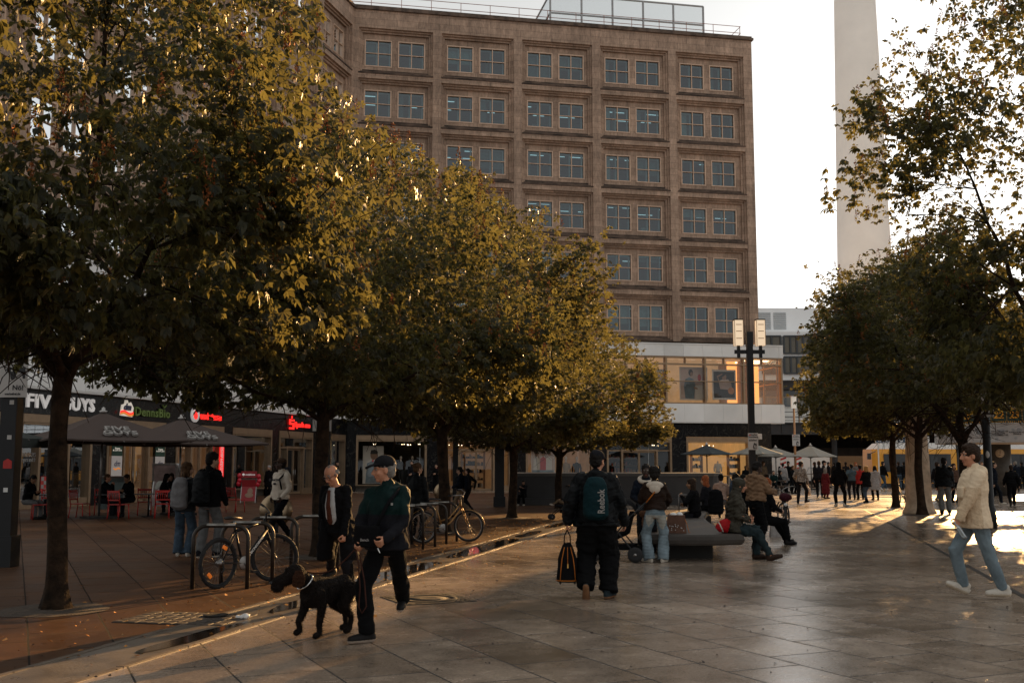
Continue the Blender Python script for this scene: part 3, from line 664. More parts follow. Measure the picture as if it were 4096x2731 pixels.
# ---------------------------------------------------------------- mannequins and stock in the windows
M_BLK = mat('black cloth', (0.015, 0.015, 0.017), .9, 0, .3); M_TAN = mat('sand cloth', (0.32, 0.24, 0.16), .9, 0, .2); M_WHT = mat('white cloth', (0.6, 0.56, 0.5), .9, 0, .1); M_DEN = mat('denim cloth', (0.06, 0.09, 0.14), .9, 0, .3); M_BODY = mat('pale mannequin plastic', (0.62, 0.52, 0.44), .4, 0, .05)
def mannequin(label, M, u, w, z, top, bottom, head=True, sc=1.0):
    p = M @ Vector((u, w, z)); o = thing('mannequin', label, 'mannequin', p); S = Matrix.Scale(sc, 4)
    b_ = MB(S); b_.tube([(0, 0, 1.45), (0, 0, 1.62)], .05)
    if head: b_.ell((0, 0, 1.73), (.085, .1, .13))
    b_.lathe([(.2, 0), (.2, .02)], 20); b_.cyl((0, 0, .02), (0, 0, .3), .015, n=6); b_.build('form', M_BODY, o)
    b_ = MB(S); b_.tube([(0, 0, .86), (0, 0, 1.0), (0, 0, 1.25), (0, 0, 1.4), (0, 0, 1.48)], [.17, .145, .2, .19, .07], 12)
    for s_ in (-1, 1): b_.tube([(s_ * .16, 0, 1.41), (s_ * .25, 0, 1.15), (s_ * .25, -.04, .88)], [.07, .055, .045], 8)
    b_.build('top', top, o)
    b_ = MB(S)
    for s_ in (-1, 1): b_.tube([(s_ * .08, 0, .9), (s_ * .1, 0, .5), (s_ * .11, 0, .08)], [.1, .075, .055], 8)
    b_.build('trousers', bottom, o)
for u, w, t, bt, lb in ((2.75, -1.0, M_TAN, M_TAN, 'mannequin in sand coloured clothes in the clothes shop window'), (3.55, -.8, M_BLK, M_BLK, 'mannequin in all black clothes in the clothes shop window'), (4.35, -1.2, M_BLK, M_DEN, 'rearmost mannequin in a dark top near the right frame of the clothes shop window')):
    mannequin(lb, MM, u, w, .42, t, bt)
mannequin('mannequin in a light jacket and denim beside the group print', MM, 14.75, -.9, .2, M_TAN, M_DEN, sc=1.12); mannequin('mannequin in a black T-shirt and denim behind the clothing window', MM, 15.5, -.9, .2, M_BLK, M_DEN, sc=1.12)
mannequin('headless form in a white T-shirt in the coffee shop window', MM, 25.7, -1.0, .35, M_WHT, M_TAN, head=False)
def shelf(label, M, u, w, wd, z, n, items, nm='display_shelf'):
    o = thing(nm, label, 'shelf', M @ Vector((u, w, z))); T = M.to_3x3().to_4x4(); b_ = MB(T)
    for s_ in (-1, 1): b_.box((s_ * wd / 2 - .03, -.2, 0), (s_ * wd / 2 + .03, .2, .55 * n))
    for k in range(n): b_.box((-wd / 2 + .03, -.2, .1 + .5 * k), (wd / 2 - .03, .2, .13 + .5 * k))
    b_.build('rack', mat('oak', (.3, .17, .08), .6, 0, .3), o); b_ = MB(T); rs = random.Random(int(u * 7))
    for k in range(n):
        x = -wd / 2 + .08
        while x < wd / 2 - .12: h = rs.uniform(.1, .32); b_.cur = rs.randrange(len(items)); b_.box((x, -.12, .131 + .5 * k), (x + .09, .12, .131 + .5 * k + h)); x += .12
    b_.build('stock', items, o)
shelf('wooden shelf with mugs at the left of the coffee shop window', MM, 24.2, -1.2, .75, .36, 4, [M_WHT, M_TAN, M_BLK]); shelf('wooden shelf with hanging goods at the right of the coffee shop window', MM, 26.95, -1.2, .8, .36, 4, [M_DEN, M_TAN])
shelf('dark stocked shelf inside the coffee shop doorway', MM, 19.7, -4.4, 2.6, .03, 5, [P_RED, M_TAN, M_BLK, P_BALL]); shelf('shelf of folded clothes inside the clothes shop doorway', MM, 8.9, -4.2, 1.6, .03, 5, [M_WHT, M_TAN, M_BLK, M_DEN])
shelf('rail of hanging trousers inside the clothes shop doorway', MM, 7.7, -3.0, .9, .6, 3, [M_TAN, M_BLK])
# ================================================================ far background
CONC = mat('tower concrete', (0.9, 0.86, 0.8), 0.8, 0, 0.06, .12, 0.1, 3)
tw = thing('broadcast_tower', 'very tall tapering pale concrete shaft of a broadcast tower', 'tower', (81.1, 245, 0))
g = MB(); g.lathe([(10.5, 0), (8.0, 10), (6.9, 20), (6.2, 39), (4.68, 111), (4.5, 122)], 64); g.build('shaft', CONC, tw)
g = MB(); g.lathe([(14, -.02), (14, 3.2), (13.5, 3.4), (0.1, 3.45)], 40); g.build('foot_pavilion', mat('pavilion concrete', (.35, .34, .33), .8, 0, .2), tw)
WB = mat('white plaster', (0.8, 0.8, 0.8), 0.7, 0, 0.08, .15)
wo = thing('white_office_building', 'pale modern office block with ribbon windows far behind the lamp', 'building', (36.2, 150, 0))
g = MB(); g.box((-6, 0, 0), (46, 24, 23.6)); g.build('wall', WB, wo)
g = MB(); g.box((-3.2, -6, 0), (46, -.1, 19.5)); g.build('front_wing', WB, wo)
LOUV = mat('grey louvre', (0.36, 0.38, 0.39), .6, 0.2, .1)
for x in (-1.75, .4):
    g = MB(); 
    for k in range(9): g.box((x, -.09, 20.6 + .27 * k), (x + 1.75, -.02, 20.6 + .27 * k + .16))
    g.build('vent_louvre', LOUV, wo)
WGL = mat('far dark glass', (0.10, 0.085, 0.06), 0.12, 0, 0.5, .2)
WFR = mat('far dark frame', (.04, .045, .05), .5)
for x0, x1, z0, z1 in [(a, b_, c, d) for a, b_ in ((-2.7, -.2), (.2, 4.5), (5, 9.3), (9.8, 14.1), (14.6, 18.9)) for c, d in ((16.6, 18.9), (13.9, 16.1), (9.6, 12.2))]:
    g = MB(); n = int((x1 - x0) / .85)
    for k in range(n + 1): u = x0 + (x1 - x0) * k / n; g.box((u - .12, -6.3, z0), (u + .12, -6.02, z1))
    g.box((x0, -6.28, z0 - .1), (x1, -6.0, z0 + .08)); g.box((x0, -6.28, z1 - .08), (x1, -6.0, z1 + .1)); f = g.build('window', WFR, wo)
    MB().box((x0, -6.12, z0), (x1, -6.05, z1)).build('pane', WGL, f)
# ---------------------------------------------------------------- railway viaduct
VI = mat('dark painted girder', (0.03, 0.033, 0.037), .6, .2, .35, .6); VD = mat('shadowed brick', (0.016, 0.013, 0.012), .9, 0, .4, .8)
VY, VX0, VX1 = 96.0, 19.5, 92.0
vb = thing('railway_viaduct', 'dark steel railway viaduct on columns crossing behind the umbrellas', 'bridge', (VX0, VY, 0))
L = VX1 - VX0
g = MB(); g.box((0, 0, 4.45), (L, .35, 5.35)); g.box((0, -.18, 5.35), (L, .5, 5.45)); g.box((0, -.15, 4.38), (L, .5, 4.449))
for k in range(int(L / 2.2)): g.box((k * 2.2, -.12, 4.45), (k * 2.2 + .08, -.003, 5.349))
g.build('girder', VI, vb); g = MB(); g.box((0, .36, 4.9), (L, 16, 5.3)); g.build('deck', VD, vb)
for k in range(12):
    c = MB(); x = 3 + 6.1 * k; c.lathe([(.42, 0), (.3, .3), (.24, .5), (.24, 3.9), (.4, 4.2), (.45, 4.379)], 14, (x, .3, 0)); c.build('column', VI, vb)
g = MB()
for z in (5.9, 6.4): g.cyl((0, .3, z), (L, .3, z), .03, n=5)
for k in range(int(L / 1.5)): g.cyl((k * 1.5, .3, 5.45), (k * 1.5, .3, 6.4), .025, n=5)
g.build('railing', VI, vb); MB().box((-3, 13, 0), (L, 13.5, 4.9)).build('dark_backdrop', VD, vb)  # dark wall stands in for the darkness under the bridge
g = MB(); g.box((2, 3.2, 8.6), (28, 15, 9.3)); g.box((2, 3.1, 9.3), (28, 15, 9.45)); g.build('platform_roof', VI, vb)
st = MB()
for k in range(8): st.box((.6 + 1.6 * k, 4, 5.3), (.72 + 1.6 * k, 4.1, 8.6))
st.box((.6, 4, 7.9), (11.9, 4.09, 8.0)); sh = st.build('glass_shelter', mat('lit shelter frame', (.4, .3, .2), .5, 0, .2), vb)
MB().quad((.6, 4.05, 5.3), (11.8, 4.05, 5.3), (11.8, 4.05, 8.6), (.6, 4.05, 8.6)).build('pane', PANE_S, sh)
g = MB(); g.box((13, 4.5, 5.3), (40, 4.8, 7.4)); g.build('white_parapet', mat('whitewashed parapet', (.5, .5, .49), .8, 0, .15, .4), vb)
g = MB(); 
for k in range(9): g.box((8.5 + k * .45, 1.2, 5.4 + k * .17), (9 + k * .45, 2.4, 5.57 + k * .17))
g.cyl((8.5, 1.2, 6.3), (12.5, 1.2, 7.85), .05, n=6); g.build('stair', VI, vb)
for k in range(7):
    x = VX0 + 1 + 9.5 * k
    g = MB(); g.box((0, 0, 0), (6.2, .4, 3.4)); o = thing('bridge_shop', 'dim shuttered shop unit under the viaduct, number unseen', 'shop', (x, VY + 11.5, 0))
    if k > 2: bpy.data.objects.remove(o); continue
    o['label'] = ('dim shop unit under the viaduct just right of the stone building', 'dim shop unit under the viaduct behind the grey umbrellas', 'dim shop unit under the viaduct left of the yellow tram')[k]
    g.build('front', mat('dim shutter', (.07, .055, .045), .8, 0, .4, 1), o)
    MB().box((.5, -.06, .6), (5.6, -.01, 2.6)).build('window', mat('dim window', (.06, .045, .03), .2, 0, .4, 1, emit=(1, .5, .2), es=.03), o)
# tram overhead wires
WIRE = mat('overhead wire', (.03, .03, .03), .6)
for k, (z0, z1) in enumerate(((5.6, 6.6), (5.9, 7.3), (5.2, 5.9))):
    g = MB(); pts = [(20 + 3.4 * i, 88 - 1.2 * k, z0 + (z1 - z0) * i / 20 - .25 * math.sin(math.pi * i / 20)) for i in range(21)]; g.tube(pts, .022, 5)
    tag(g.build('overhead_wire', WIRE), ('lowest tram wire sagging in front of the viaduct', 'highest tram wire sagging in front of the viaduct', 'rearmost tram wire against the dark girder')[[2, 0, 1].index(k) if False else (0 if k == 2 else 1 if k == 1 else 2)], 'wire', 'overhead tram wires')
# ---------------------------------------------------------------- tram
YEL = mat('tram yellow', (0.72, 0.32, 0.012), .35, 0, .05, 2, coat=.3); TW = mat('tram roof white', (.66, .66, .64), .5, 0, .08); TB = mat('tram black', (.012, .012, .013), .3); TG = mat('tram window glass', (.02, .022, .025), .06, 0, .2)
tr = thing('tram', 'yellow city tram with white roof and dark windows behind the right hand trees', 'tram', (26.6, 80, 0), R(3))
segs = [(0, 6.3), (6.9, 13.2), (13.8, 20.5)]
for i, (a, b_) in enumerate(segs):
    g = MB(); prof = [(0, .35), (0, 2.9), (.12, 3.05)]
    z = [(.0, .35), (-.02, 1.0), (-.02, 2.2), (.06, 2.85)]
    def section(x, ins): return [(x, ins, .35), (x, ins - .02, 1.2), (x, ins + .02, 2.55), (x, ins + .1, 2.86), (x, 2.3 - ins, 2.86), (x, 2.38 - ins, 2.55), (x, 2.42 - ins, 1.2), (x, 2.4 - ins, .35)]
    xs = [(a, .28), (a + .35, .08), (a + .8, 0), (b_ - .05, 0), (b_, .05)] if i == 0 else [(a, .05), (a + .05, 0), (b_ - .05, 0), (b_, .05)]
    vs = [p for x, ins in xs for p in section(x, ins)]; n = len(xs)
    g.add(vs, [(k * 8 + j, k * 8 + (j + 1) % 8, (k + 1) * 8 + (j + 1) % 8, (k + 1) * 8 + j) for k in range(n - 1) for j in range(8)] + [tuple(range(8)), tuple(range((n - 1) * 8, n * 8))])
    g.build('carriage', YEL, tr)
    r_ = MB(); r_.add([(a + .3, .14, 2.865), (b_, .1, 2.865), (b_, 2.3, 2.865), (a + .3, 2.26, 2.865), (a + .75, .3, 3.3), (b_, .26, 3.32), (b_, 2.1, 3.32), (a + .75, 2.1, 3.3)], [(4, 5, 6, 7), (0, 1, 5, 4), (1, 2, 6, 5), (2, 3, 7, 6), (3, 0, 4, 7)]); r_.build('roof', TW, tr)
    for wx0, wx1 in ((a + .75, a + 3.1), (a + 3.35, b_ - .5)):
        w = MB(); w.box((wx0, -.06, 1.2), (wx1, -.02, 2.5)); w.build('window', TG, tr)
    d = MB(); d.box((a + 4.15, -.075, .42), (a + 5.5, -.03, 2.45)); dd = d.build('door', TB, tr)
    MB().box((a + 4.25, -.085, 1.0), (a + 4.78, -.076, 2.35)).build('pane', TG, dd)
    MB().box((a + .6, .15, .06), (b_ - .2, 2.2, .349)).build('skirt', TB, tr)
for x in (6.35, 13.25): MB().box((x, .1, .4), (x + .52, 2.3, 3.15)).build('bellows', TB, tr)
d = MB(); d.box((3.35, -.09, 2.2), (4.1, -.062, 2.42)); dsp = d.build('route_display', TB, tr)
MB().box((3.4, -.1, 2.33), (4.0, -.095, 2.38)).build('lit_text', em('display text', (.8, .8, .7), .8), dsp)
m_ = MB(); m_.box((-.5, -.2, 2.1), (-.25, -.05, 2.55)); m_.cyl((-.3, -.1, 2.5), (.2, .05, 2.7), .03, n=6); m_.build('mirror', TB, tr)
# ---------------------------------------------------------------- world clock
WCX, WCY = ground(1001, 465 + 1.62 * 1081 / 58)
wc = thing('world_time_clock', 'round world clock with city names on grey panels under an orange hour band', 'clock', (WCX, WCY, 0))
ALU = mat('engraved grey aluminium', (.46, .47, .48), .4, .4, .15, 1.5); ETCH = mat('etched dark letters', (.05, .05, .055), .6)
n = 24; RR = 3.28
g = MB(); g.lathe([(RR, 2.85), (RR, 3.8)], n, smooth=False); dr = g.build('drum', ALU, wc)
CONT = mat('etched continents', (.33, .36, .39), .5, .2, .1)
names = ['NEW DELHI +30\nKARACHI\nCOLOMBO +30', 'RANGOON +30\nDHAKA', 'HANOI\nBANGKOK\nPHNOM PENH\nJAKARTA', 'PEKING\nSHANGHAI\nMANILA\nHONGKONG\nKUALA LUMPUR\nSINGAPUR', 'TASCHKENT\nBAKU +30\nOMSK', 'TEHERAN\nKABUL +30\nDUBAI\nERIWAN', 'MOSKAU\nBAGDAD\nNAIROBI', 'KAIRO\nATHEN\nKIEW', 'BERLIN\nPARIS\nROM']
seq = [7, 6, 5, 4, 0, 1, 2, 3, 3, 5, 8]
for k in range(11):
    az = -math.pi / 2 + (k - 6.0) * (2 * math.pi / n)         # panel centre angle
    nr = Vector((math.cos(az), math.sin(az), 0)); e = Vector((-nr.y, nr.x, 0)); rm = RR * math.cos(math.pi / n)
    a2 = math.pi / n
    az_c = -math.pi / 2 - (6.0 - k) * 2 * a2 + a2; nr = Vector((math.cos(az_c), math.sin(az_c), 0)); e = Vector((-nr.y, nr.x, 0)); o = nr * (rm + .012) + Vector((0, 0, 3.32))
    M = Matrix(((e.x, 0, nr.x, o.x), (e.y, 0, nr.y, o.y), (0, 1, 0, o.z), (0, 0, 0, 1)))
    text_mesh(names[seq[k]], .115, ETCH, .004, .002, parent=dr, M=M, name='city_names')
    o2 = nr * (rm + .003) + Vector((0, 0, 3.3)); M2 = Matrix(((e.x, 0, nr.x, o2.x), (e.y, 0, nr.y, o2.y), (0, 1, 0, o2.z), (0, 0, 0, 1)))
    b_ = MB(M2); rs = random.Random(k)
    for q in range(3): cx, cy, r = rs.uniform(-.3, .3), rs.uniform(-.35, .35), rs.uniform(.08, .16); b_.prism([(cx + r * math.cos(i * .7) * rs.uniform(.7, 1.3), cy + r * .8 * math.sin(i * .7) * rs.uniform(.7, 1.2)) for i in range(9)], 0, .003 + .001 * q)
    b_.build('map_relief', CONT, dr)
HB = mat('dark green hour band', (.02, .045, .035), .4, 0, .3); HO = mat('orange hour numeral', (.75, .33, .03), .45, 0, .1)
g = MB(); g.lathe([(RR - .35, 3.86), (RR - .35, 4.62)], n, smooth=False); hb = g.build('hour_band', HB, wc)
for k in range(11):
    az = -math.pi / 2 - (6.0 - k) * 2 * math.pi / n + math.pi / n; nr = Vector((math.cos(az), math.sin(az), 0)); e = Vector((-nr.y, nr.x, 0)); rm = (RR - .35) * math.cos(math.pi / n)
    o = nr * (rm + .012) + Vector((0, 0, 4.27)); M = Matrix(((e.x, 0, nr.x, o.x), (e.y, 0, nr.y, o.y), (0, 1, 0, o.z), (0, 0, 0, 1)))
    num = (18 + k - 1) % 24 + 1
    text_mesh(str(num), .5, HO, .004, .012, .12, parent=hb, M=M, name='numeral')
    b_ = MB(M)
    for q in range(7): b_.box((-.32 + .1 * q, -.37, 0), (-.27 + .1 * q, -.31, .004)); b_.box((-.32 + .1 * q, .3, 0), (-.27 + .1 * q, .34, .004))
    b_.box((-.385, -.36, 0), (-.37, .34, .006)); b_.build('film_edge', HO, hb)
g = MB(); g.lathe([(RR + .02, 3.8), (RR + .02, 3.86), (.2, 3.9)], n); g.lathe([(RR - .3, 4.62), (RR - .3, 4.7), (.3, 4.8)], n); g.lathe([(.3, 2.78), (RR - .02, 2.83), (RR - .02, 2.849)], n); g.build('rim', mat('pale rim', (.5, .5, .48), .5, .2, .1), wc)
g = MB(); g.lathe([(.62, 0), (.62, 2.8)], 20); cl = g.build('column', mat('dark clad column', (.07, .07, .065), .5, .2, .3), wc)
cz = Matrix(((1, 0, 0, -.22), (0, 0, -1, -.66), (0, 1, 0, 2.3), (0, 0, 0, 1)))
b_ = MB(cz); b_.lathe([(.23, -.08), (.23, 0)], 24); b_.cur = 1; b_.box((-.012, -.02, .004), (.012, .15, .008)); b_.box((-.1, -.1, .009), (.02, -.075, .012))
for i in range(12): a = i * math.pi / 6; b_.cbox((.2 * math.cos(a), .2 * math.sin(a), .004), (.02, .02, .005))
b_.build('clock_face', [mat('cream clock face', (.5, .42, .3), .5, 0, .1), INK], cl)
# ---------------------------------------------------------------- underground entrance signs
UB = mat('underground blue', (.012, .06, .14), .5, 0, .1)
MU = Matrix.Translation((0, 0, 2.75))
ue = thing('station_entrance_sign', 'long white underground entrance sign with blue squares above the tram roof', 'sign', (atY(876, 450, 70).x, 70, 0))
ue.scale = (.62, .62, .62)
g = MB(MU); g.box((0, 0, 2.25), (5.6, .12, 2.9)); g.box((.2, .02, -2.75), (.32, .1, 2.249)); g.box((5.2, .02, -2.75), (5.32, .1, 2.249)); g.build('board', WHITE_PAINT, ue)
for x in (.05, 2.3): b_ = MB(MU); b_.box((x, -.012, 2.3), (x + .75, -.004, 2.85)); b_.box((x + .8, -.012, 2.3), (x + 1.3, -.004, 2.85)); b_.build('blue_square', UB, ue)
for x in (.42, 2.67): text_mesh('U', .62, WHITE_PAINT, .002, .015, parent=ue, M=Matrix(((1, 0, 0, x), (0, 0, -1, -.016), (0, 1, 0, 5.32), (0, 0, 0, 1))))
b_ = MB(MU)
for x in (1.1, 3.35): b_.box((x - .17, -.02, 2.34), (x + .17, -.013, 2.36)); b_.box((x - .1, -.02, 2.37), (x - .03, -.013, 2.65)); b_.box((x + .03, -.02, 2.37), (x + .1, -.013, 2.65)); b_.box((x - .1, -.021, 2.67), (x - .03, -.0135, 2.75)); b_.box((x + .03, -.021, 2.67), (x + .1, -.0135, 2.75))
b_.build('lift_symbol', WHITE_PAINT, ue)
b_ = MB(MU)
for x in (1.5, 3.75):
    for k in range(3): b_.box((x, -.01, 2.4 + k * .16), (x + .22, -.003, 2.5 + k * .16))
b_.build('line_tiles', UB, ue)
# white hoarding with striped barriers
ho = thing('white_hoarding', 'low white hoarding with scribbles behind the grey umbrellas', 'hoarding', (atY(760, 465, 84).x, 84, 0))
MB().box((0, 0, .5), (5.4, .1, 2.4)).build('sheet', WHITE_PAINT, ho)
b_ = MB(); rs = random.Random(4)
for k in range(2): b_.tube([(.6 + k * 2.2 + .16 * i, -.02, 1.3 + rs.uniform(-.25, .25)) for i in range(9)], .018, 4)
b_.build('scribble', mat('grey scrawl', (.25, .25, .25), .7), ho)
for u, lb in ((783.5, 'red and white striped warning board at the left end of the hoarding'), (799, 'red and white striped warning board beside the wooden lamp pole')):
    p = atY(u, 465, 82); o = thing('warning_board', lb, 'barrier', (p.x, 82, 0)); b_ = MB(); b_.box((-.22, 0, .9), (.22, .04, 2.3)); b_.box((-.05, .0, 0), (.05, .04, .9)); b_.cur = 1
    for k in range(4): z = 1.0 + .34 * k; b_.quad((-.22, -.006, z), (.22, -.006, z + .16), (.22, -.006, z + .3), (-.22, -.006, z + .14))
    b_.build('board', [WHITE_PAINT, RED], o)
# ================================================================ trees
def leaf_mat(name, c1, c2, trans=0.38, tcol=(0.22, 0.2, 0.064)):
    m = bpy.data.materials.new(name); m.use_nodes = True; t = m.node_tree; b = t.nodes['Principled BSDF']; out = t.nodes['Material Output']
    geo = N(t, 'ShaderNodeNewGeometry'); rp = N(t, 'ShaderNodeValToRGB')
    e = rp.color_ramp.elements; e[0].position = 0; e[0].color = (*c1, 1); e[1].position = 1; e[1].color = (*c2, 1)
    t.links.new(geo.outputs['Random Per Island'], rp.inputs[0]); t.links.new(rp.outputs[0], b.inputs['Base Color'])
    b.inputs['Roughness'].default_value = 0.42; b.inputs['Specular IOR Level'].default_value = 0.3
    tr = N(t, 'ShaderNodeBsdfTranslucent'); mm = N(t, 'ShaderNodeMix', data_type='RGBA', blend_type='MULTIPLY'); mm.inputs['Factor'].default_value = 1
    mr = N(t, 'ShaderNodeMapRange'); mr.inputs['To Min'].default_value = 0.6; mr.inputs['To Max'].default_value = 1.35; t.links.new(geo.outputs['Random Per Island'], mr.inputs['Value'])
    mm.inputs['A'].default_value = (*tcol, 1); t.links.new(mr.outputs[0], mm.inputs['B']); t.links.new(mm.outputs['Result'], tr.inputs[0])
    mx = N(t, 'ShaderNodeMixShader'); mx.inputs[0].default_value = trans
    t.links.new(b.outputs[0], mx.inputs[1]); t.links.new(tr.outputs[0], mx.inputs[2]); t.links.new(mx.outputs[0], out.inputs['Surface'])
    return m
LEAF = leaf_mat('chestnut leaf', (0.009, 0.014, 0.006), (0.034, 0.036, 0.013))
BLOSSOM = mat('faded red blossom', (0.36, 0.115, 0.026), 0.8, 0, 0.3, 20)
BARK = mat('chestnut bark', (0.018, 0.014, 0.011), 0.95, 0, 0.5, 7, 1.0, 26, c2=(0.055, 0.034, 0.021), spec=0.1)
def np_mesh(name, V, F, mats, mi=None):
    """V (n,3), F (m,k) constant k"""
    me = bpy.data.meshes.new(name); n = len(V); m, k = F.shape
    me.vertices.add(n); me.vertices.foreach_set('co', V.astype(np.float32).ravel())
    me.loops.add(m * k); me.loops.foreach_set('vertex_index', F.astype(np.int32).ravel())
    me.polygons.add(m); me.polygons.foreach_set('loop_start', np.arange(0, m * k, k, dtype=np.int32))
    me.polygons.foreach_set('loop_total', np.full(m, k, dtype=np.int32))
    for x in mats: me.materials.append(x)
    if mi is not None: me.polygons.foreach_set('material_index', mi.astype(np.int32))
    me.update(calc_edges=True); return me
def rot_to(d, rng):
    """(n,3) directions -> frames (n,3,3) columns (side, along, normal)"""
    n = len(d); d = d / np.linalg.norm(d, axis=1, keepdims=True)
    r = rng.normal(size=(n, 3)); s = np.cross(d, r); s /= np.linalg.norm(s, axis=1, keepdims=True)
    return s, d, np.cross(s, d)
def leaves_mesh(P, D, rng, size, mats):
    """compound leaves: five to seven drooping folded leaflets from each point P, leaf axis D"""
    n = len(P); K = 6
    s, d, u = rot_to(D, rng)
    # make the leaf normal look mostly upward/outward
    flip = np.where(u[:, 2:3] < 0, -1.0, 1.0); u = u * flip; s = s * flip
    sz = size * rng.uniform(0.65, 1.25, size=(n, 1))
    Vs = []; 
    angs = np.array([-2.0, -1.15, -0.42, 0.28, 1.0, 1.85])
    for k in range(K):
        a = angs[k] + rng.normal(0, 0.14, size=(n, 1)); ln = sz * (1.0 - 0.17 * abs(angs[k])) * rng.uniform(.8, 1.15, size=(n, 1)); wd = ln * rng.uniform(.2, .29, size=(n, 1))
        dirr = d * np.cos(a) + s * np.sin(a); droop = rng.uniform(.25, 1.0, size=(n, 1))
        dirr = dirr - np.array([[0, 0, 1.0]]) * droop; dirr /= np.linalg.norm(dirr, axis=1, keepdims=True)
        side = np.cross(dirr, u); side /= (np.linalg.norm(side, axis=1, keepdims=True) + 1e-6); nn = np.cross(side, dirr)
        b = P + dirr * ln * .06; mid = P + dirr * ln * .62 - nn * ln * .05; tip = P + dirr * ln - np.array([[0, 0, 1.0]]) * ln * .16
        l = mid + side * wd + nn * wd * .45; r = mid - side * wd + nn * wd * .45
        Vs.append(np.stack([b, l, tip, r], axis=1))
    V = np.concatenate(Vs, axis=1).reshape(-1, 3)          # n, K*4
    base = (np.arange(n * K) * 4)[:, None]
    F = np.concatenate([base + np.array([[0, 1, 2]]), base + np.array([[0, 2, 3]])], axis=0)
    return np_mesh('crown', V, F, mats)
def blossom_mesh(P, rng, h=0.24):
    n = len(P); K = 26
    Vs = []
    for k in range(K):
        t = k / K; r = (1 - t) * .045 + .008
        a = rng.uniform(0, 6.28, size=(n, 1)); c = P + np.concatenate([np.cos(a) * r, np.sin(a) * r, np.full((n, 1), t * h)], axis=1)
        q = rng.normal(0, 0.012, size=(n, 4, 3)); q[:, 0, 2] += .012
        Vs.append(c[:, None, :] + q)
    V = np.concatenate(Vs, axis=1).reshape(-1, 3); base = (np.arange(n * K) * 4)[:, None]
    F = np.concatenate([base + np.array([[0, 1, 2]]), base + np.array([[0, 2, 3]]), base + np.array([[1, 2, 3]])], axis=0)
    return np_mesh('blossoms', V, F, [BLOSSOM])
def tree_meshes(seed, H=10.6, fork=2.75, Rc=4.1, nleaf=9000, leaf=0.15, trunk_r=0.135, nblossom=380, lean=(0, 0), zmin=2.8, gaps=(), cut=None):
    rng = np.random.default_rng(seed); rr = random.Random(seed)
    g = MB(); n = 12
    pts = []; rad = []
    for i in range(33):
        i = i / 4; z = fork * i / 8; pts.append((lean[0] * (i / 8) ** 2 + .03 * math.sin(z * 2 + seed), lean[1] * (i / 8) + .025 * math.cos(z * 1.7 + seed), z))
        rad.append(trunk_r * (1 + .55 * math.exp(-z * 5.5) + .04 * math.sin(z * 5 + seed) - .1 * i / 8))
    g.tube(pts, rad, 20)
    for p in g.v:
        q = Vector((p.x, p.y, 0)); k_ = 1 + .10 * mnoise.noise((p.x * 16, p.y * 16, p.z * 2.2 + seed)) + .12 * max(0, 1 - p.z / .35) * math.sin(5 * math.atan2(p.y, p.x) + seed); p.x *= k_; p.y *= k_
    f0 = Vector(pts[-1])
    tips = []      # (point, dir, radius) along branches where leaves may sit
    cz = (H + 2.6) / 2; rz = (H - 2.6) / 2
    limbs = 7
    def curve(a, d0, target, m, sag=0.0):
        out = []; L = (target - a).length
        for i in range(m + 1):
            t = i / m; p = a.lerp(target, t) + d0 * L * .28 * t * (1 - t) * 2 + Vector((rr.uniform(-1, 1), rr.uniform(-1, 1), rr.uniform(-1, 1))) * .06 * (1 if 0 < i else 0) * min(1.0, L / 3)
            p.z -= sag * t * t; out.append(p)
        return out
    for k in range(limbs):
        az = 2 * math.pi * (k + rr.uniform(-.25, .25)) / limbs + seed
        if k == 0: tgt = Vector((rr.uniform(-.6, .6), rr.uniform(-.6, .6), H * .93)); d0 = Vector((0, 0, .3))
        else:
            el = rr.choice((.25, .5, .75)); rad_ = Rc * rr.uniform(.72, .93) * (1.1 - el * .5)
            tgt = Vector((math.cos(az) * rad_, math.sin(az) * rad_, fork + (H - fork) * (el * .75 + .08))); d0 = Vector((math.cos(az) * .1, math.sin(az) * .1, .6))
        c = curve(f0 + Vector((0, 0, -.12 * (k % 3))), d0, tgt, 9)
        r0 = trunk_r * (.72 if k == 0 else rr.uniform(.42, .6))
        g.tube(c, [max(.012, r0 * (1 - .85 * i / 9)) for i in range(10)], 8)
        for j in range(2, 10):
            for q in range(3 if j > 3 else 2):
                a = c[j]; out = Vector((a.x, a.y, (a.z - cz) * .6)); out = out.normalized() if out.length > .1 else Vector((0, 0, 1))
                dr = (out + Vector((rr.gauss(0, .75), rr.gauss(0, .75), rr.gauss(.1, .5)))).normalized()
                L = rr.uniform(.8, 2.0); e = a + dr * L
                # stay inside crown
                for _ in range(5):
                    if (e.x ** 2 + e.y ** 2) / Rc ** 2 + ((e.z - cz) / rz) ** 2 > 1.05: e = a.lerp(e, .75)
                sb = curve(a, Vector((0, 0, .15)), e, 4, .12)
                g.tube(sb, [max(.007, r0 * (1 - .85 * j / 9) * .55 * (1 - .8 * i / 4)) for i in range(5)], 5)
                for i in range(1, 5): tips.append(sb[i])
                for w in range(3):
                    a2 = sb[rr.randint(2, 4)]; d2 = (out + Vector((rr.gauss(0, .8), rr.gauss(0, .8), rr.gauss(.15, .5)))).normalized()
                    tw = curve(a2, Vector((0, 0, .1)), a2 + d2 * rr.uniform(.4, .95), 3)
                    g.tube(tw, [.009, .007, .006, .004], 4)
                    for i in range(1, 4): tips.append(tw[i]); tips.append(tw[i])
    zm = lambda z: z if z < fork else fork + (H - fork) * ((min(z, H) - fork) / (H - fork)) ** 1.28
    for p in g.v: p.z = zm(p.z)
    trunk = g.mesh('trunk', BARK)
    T = np.array([tuple(p) for p in tips])
    # crown shell/volume samples with lumpy outline
    m = nleaf
    k1 = int(m * .55)
    idx = rng.integers(0, len(T), size=k1); P1 = T[idx] + rng.normal(0, .16, size=(k1, 3))
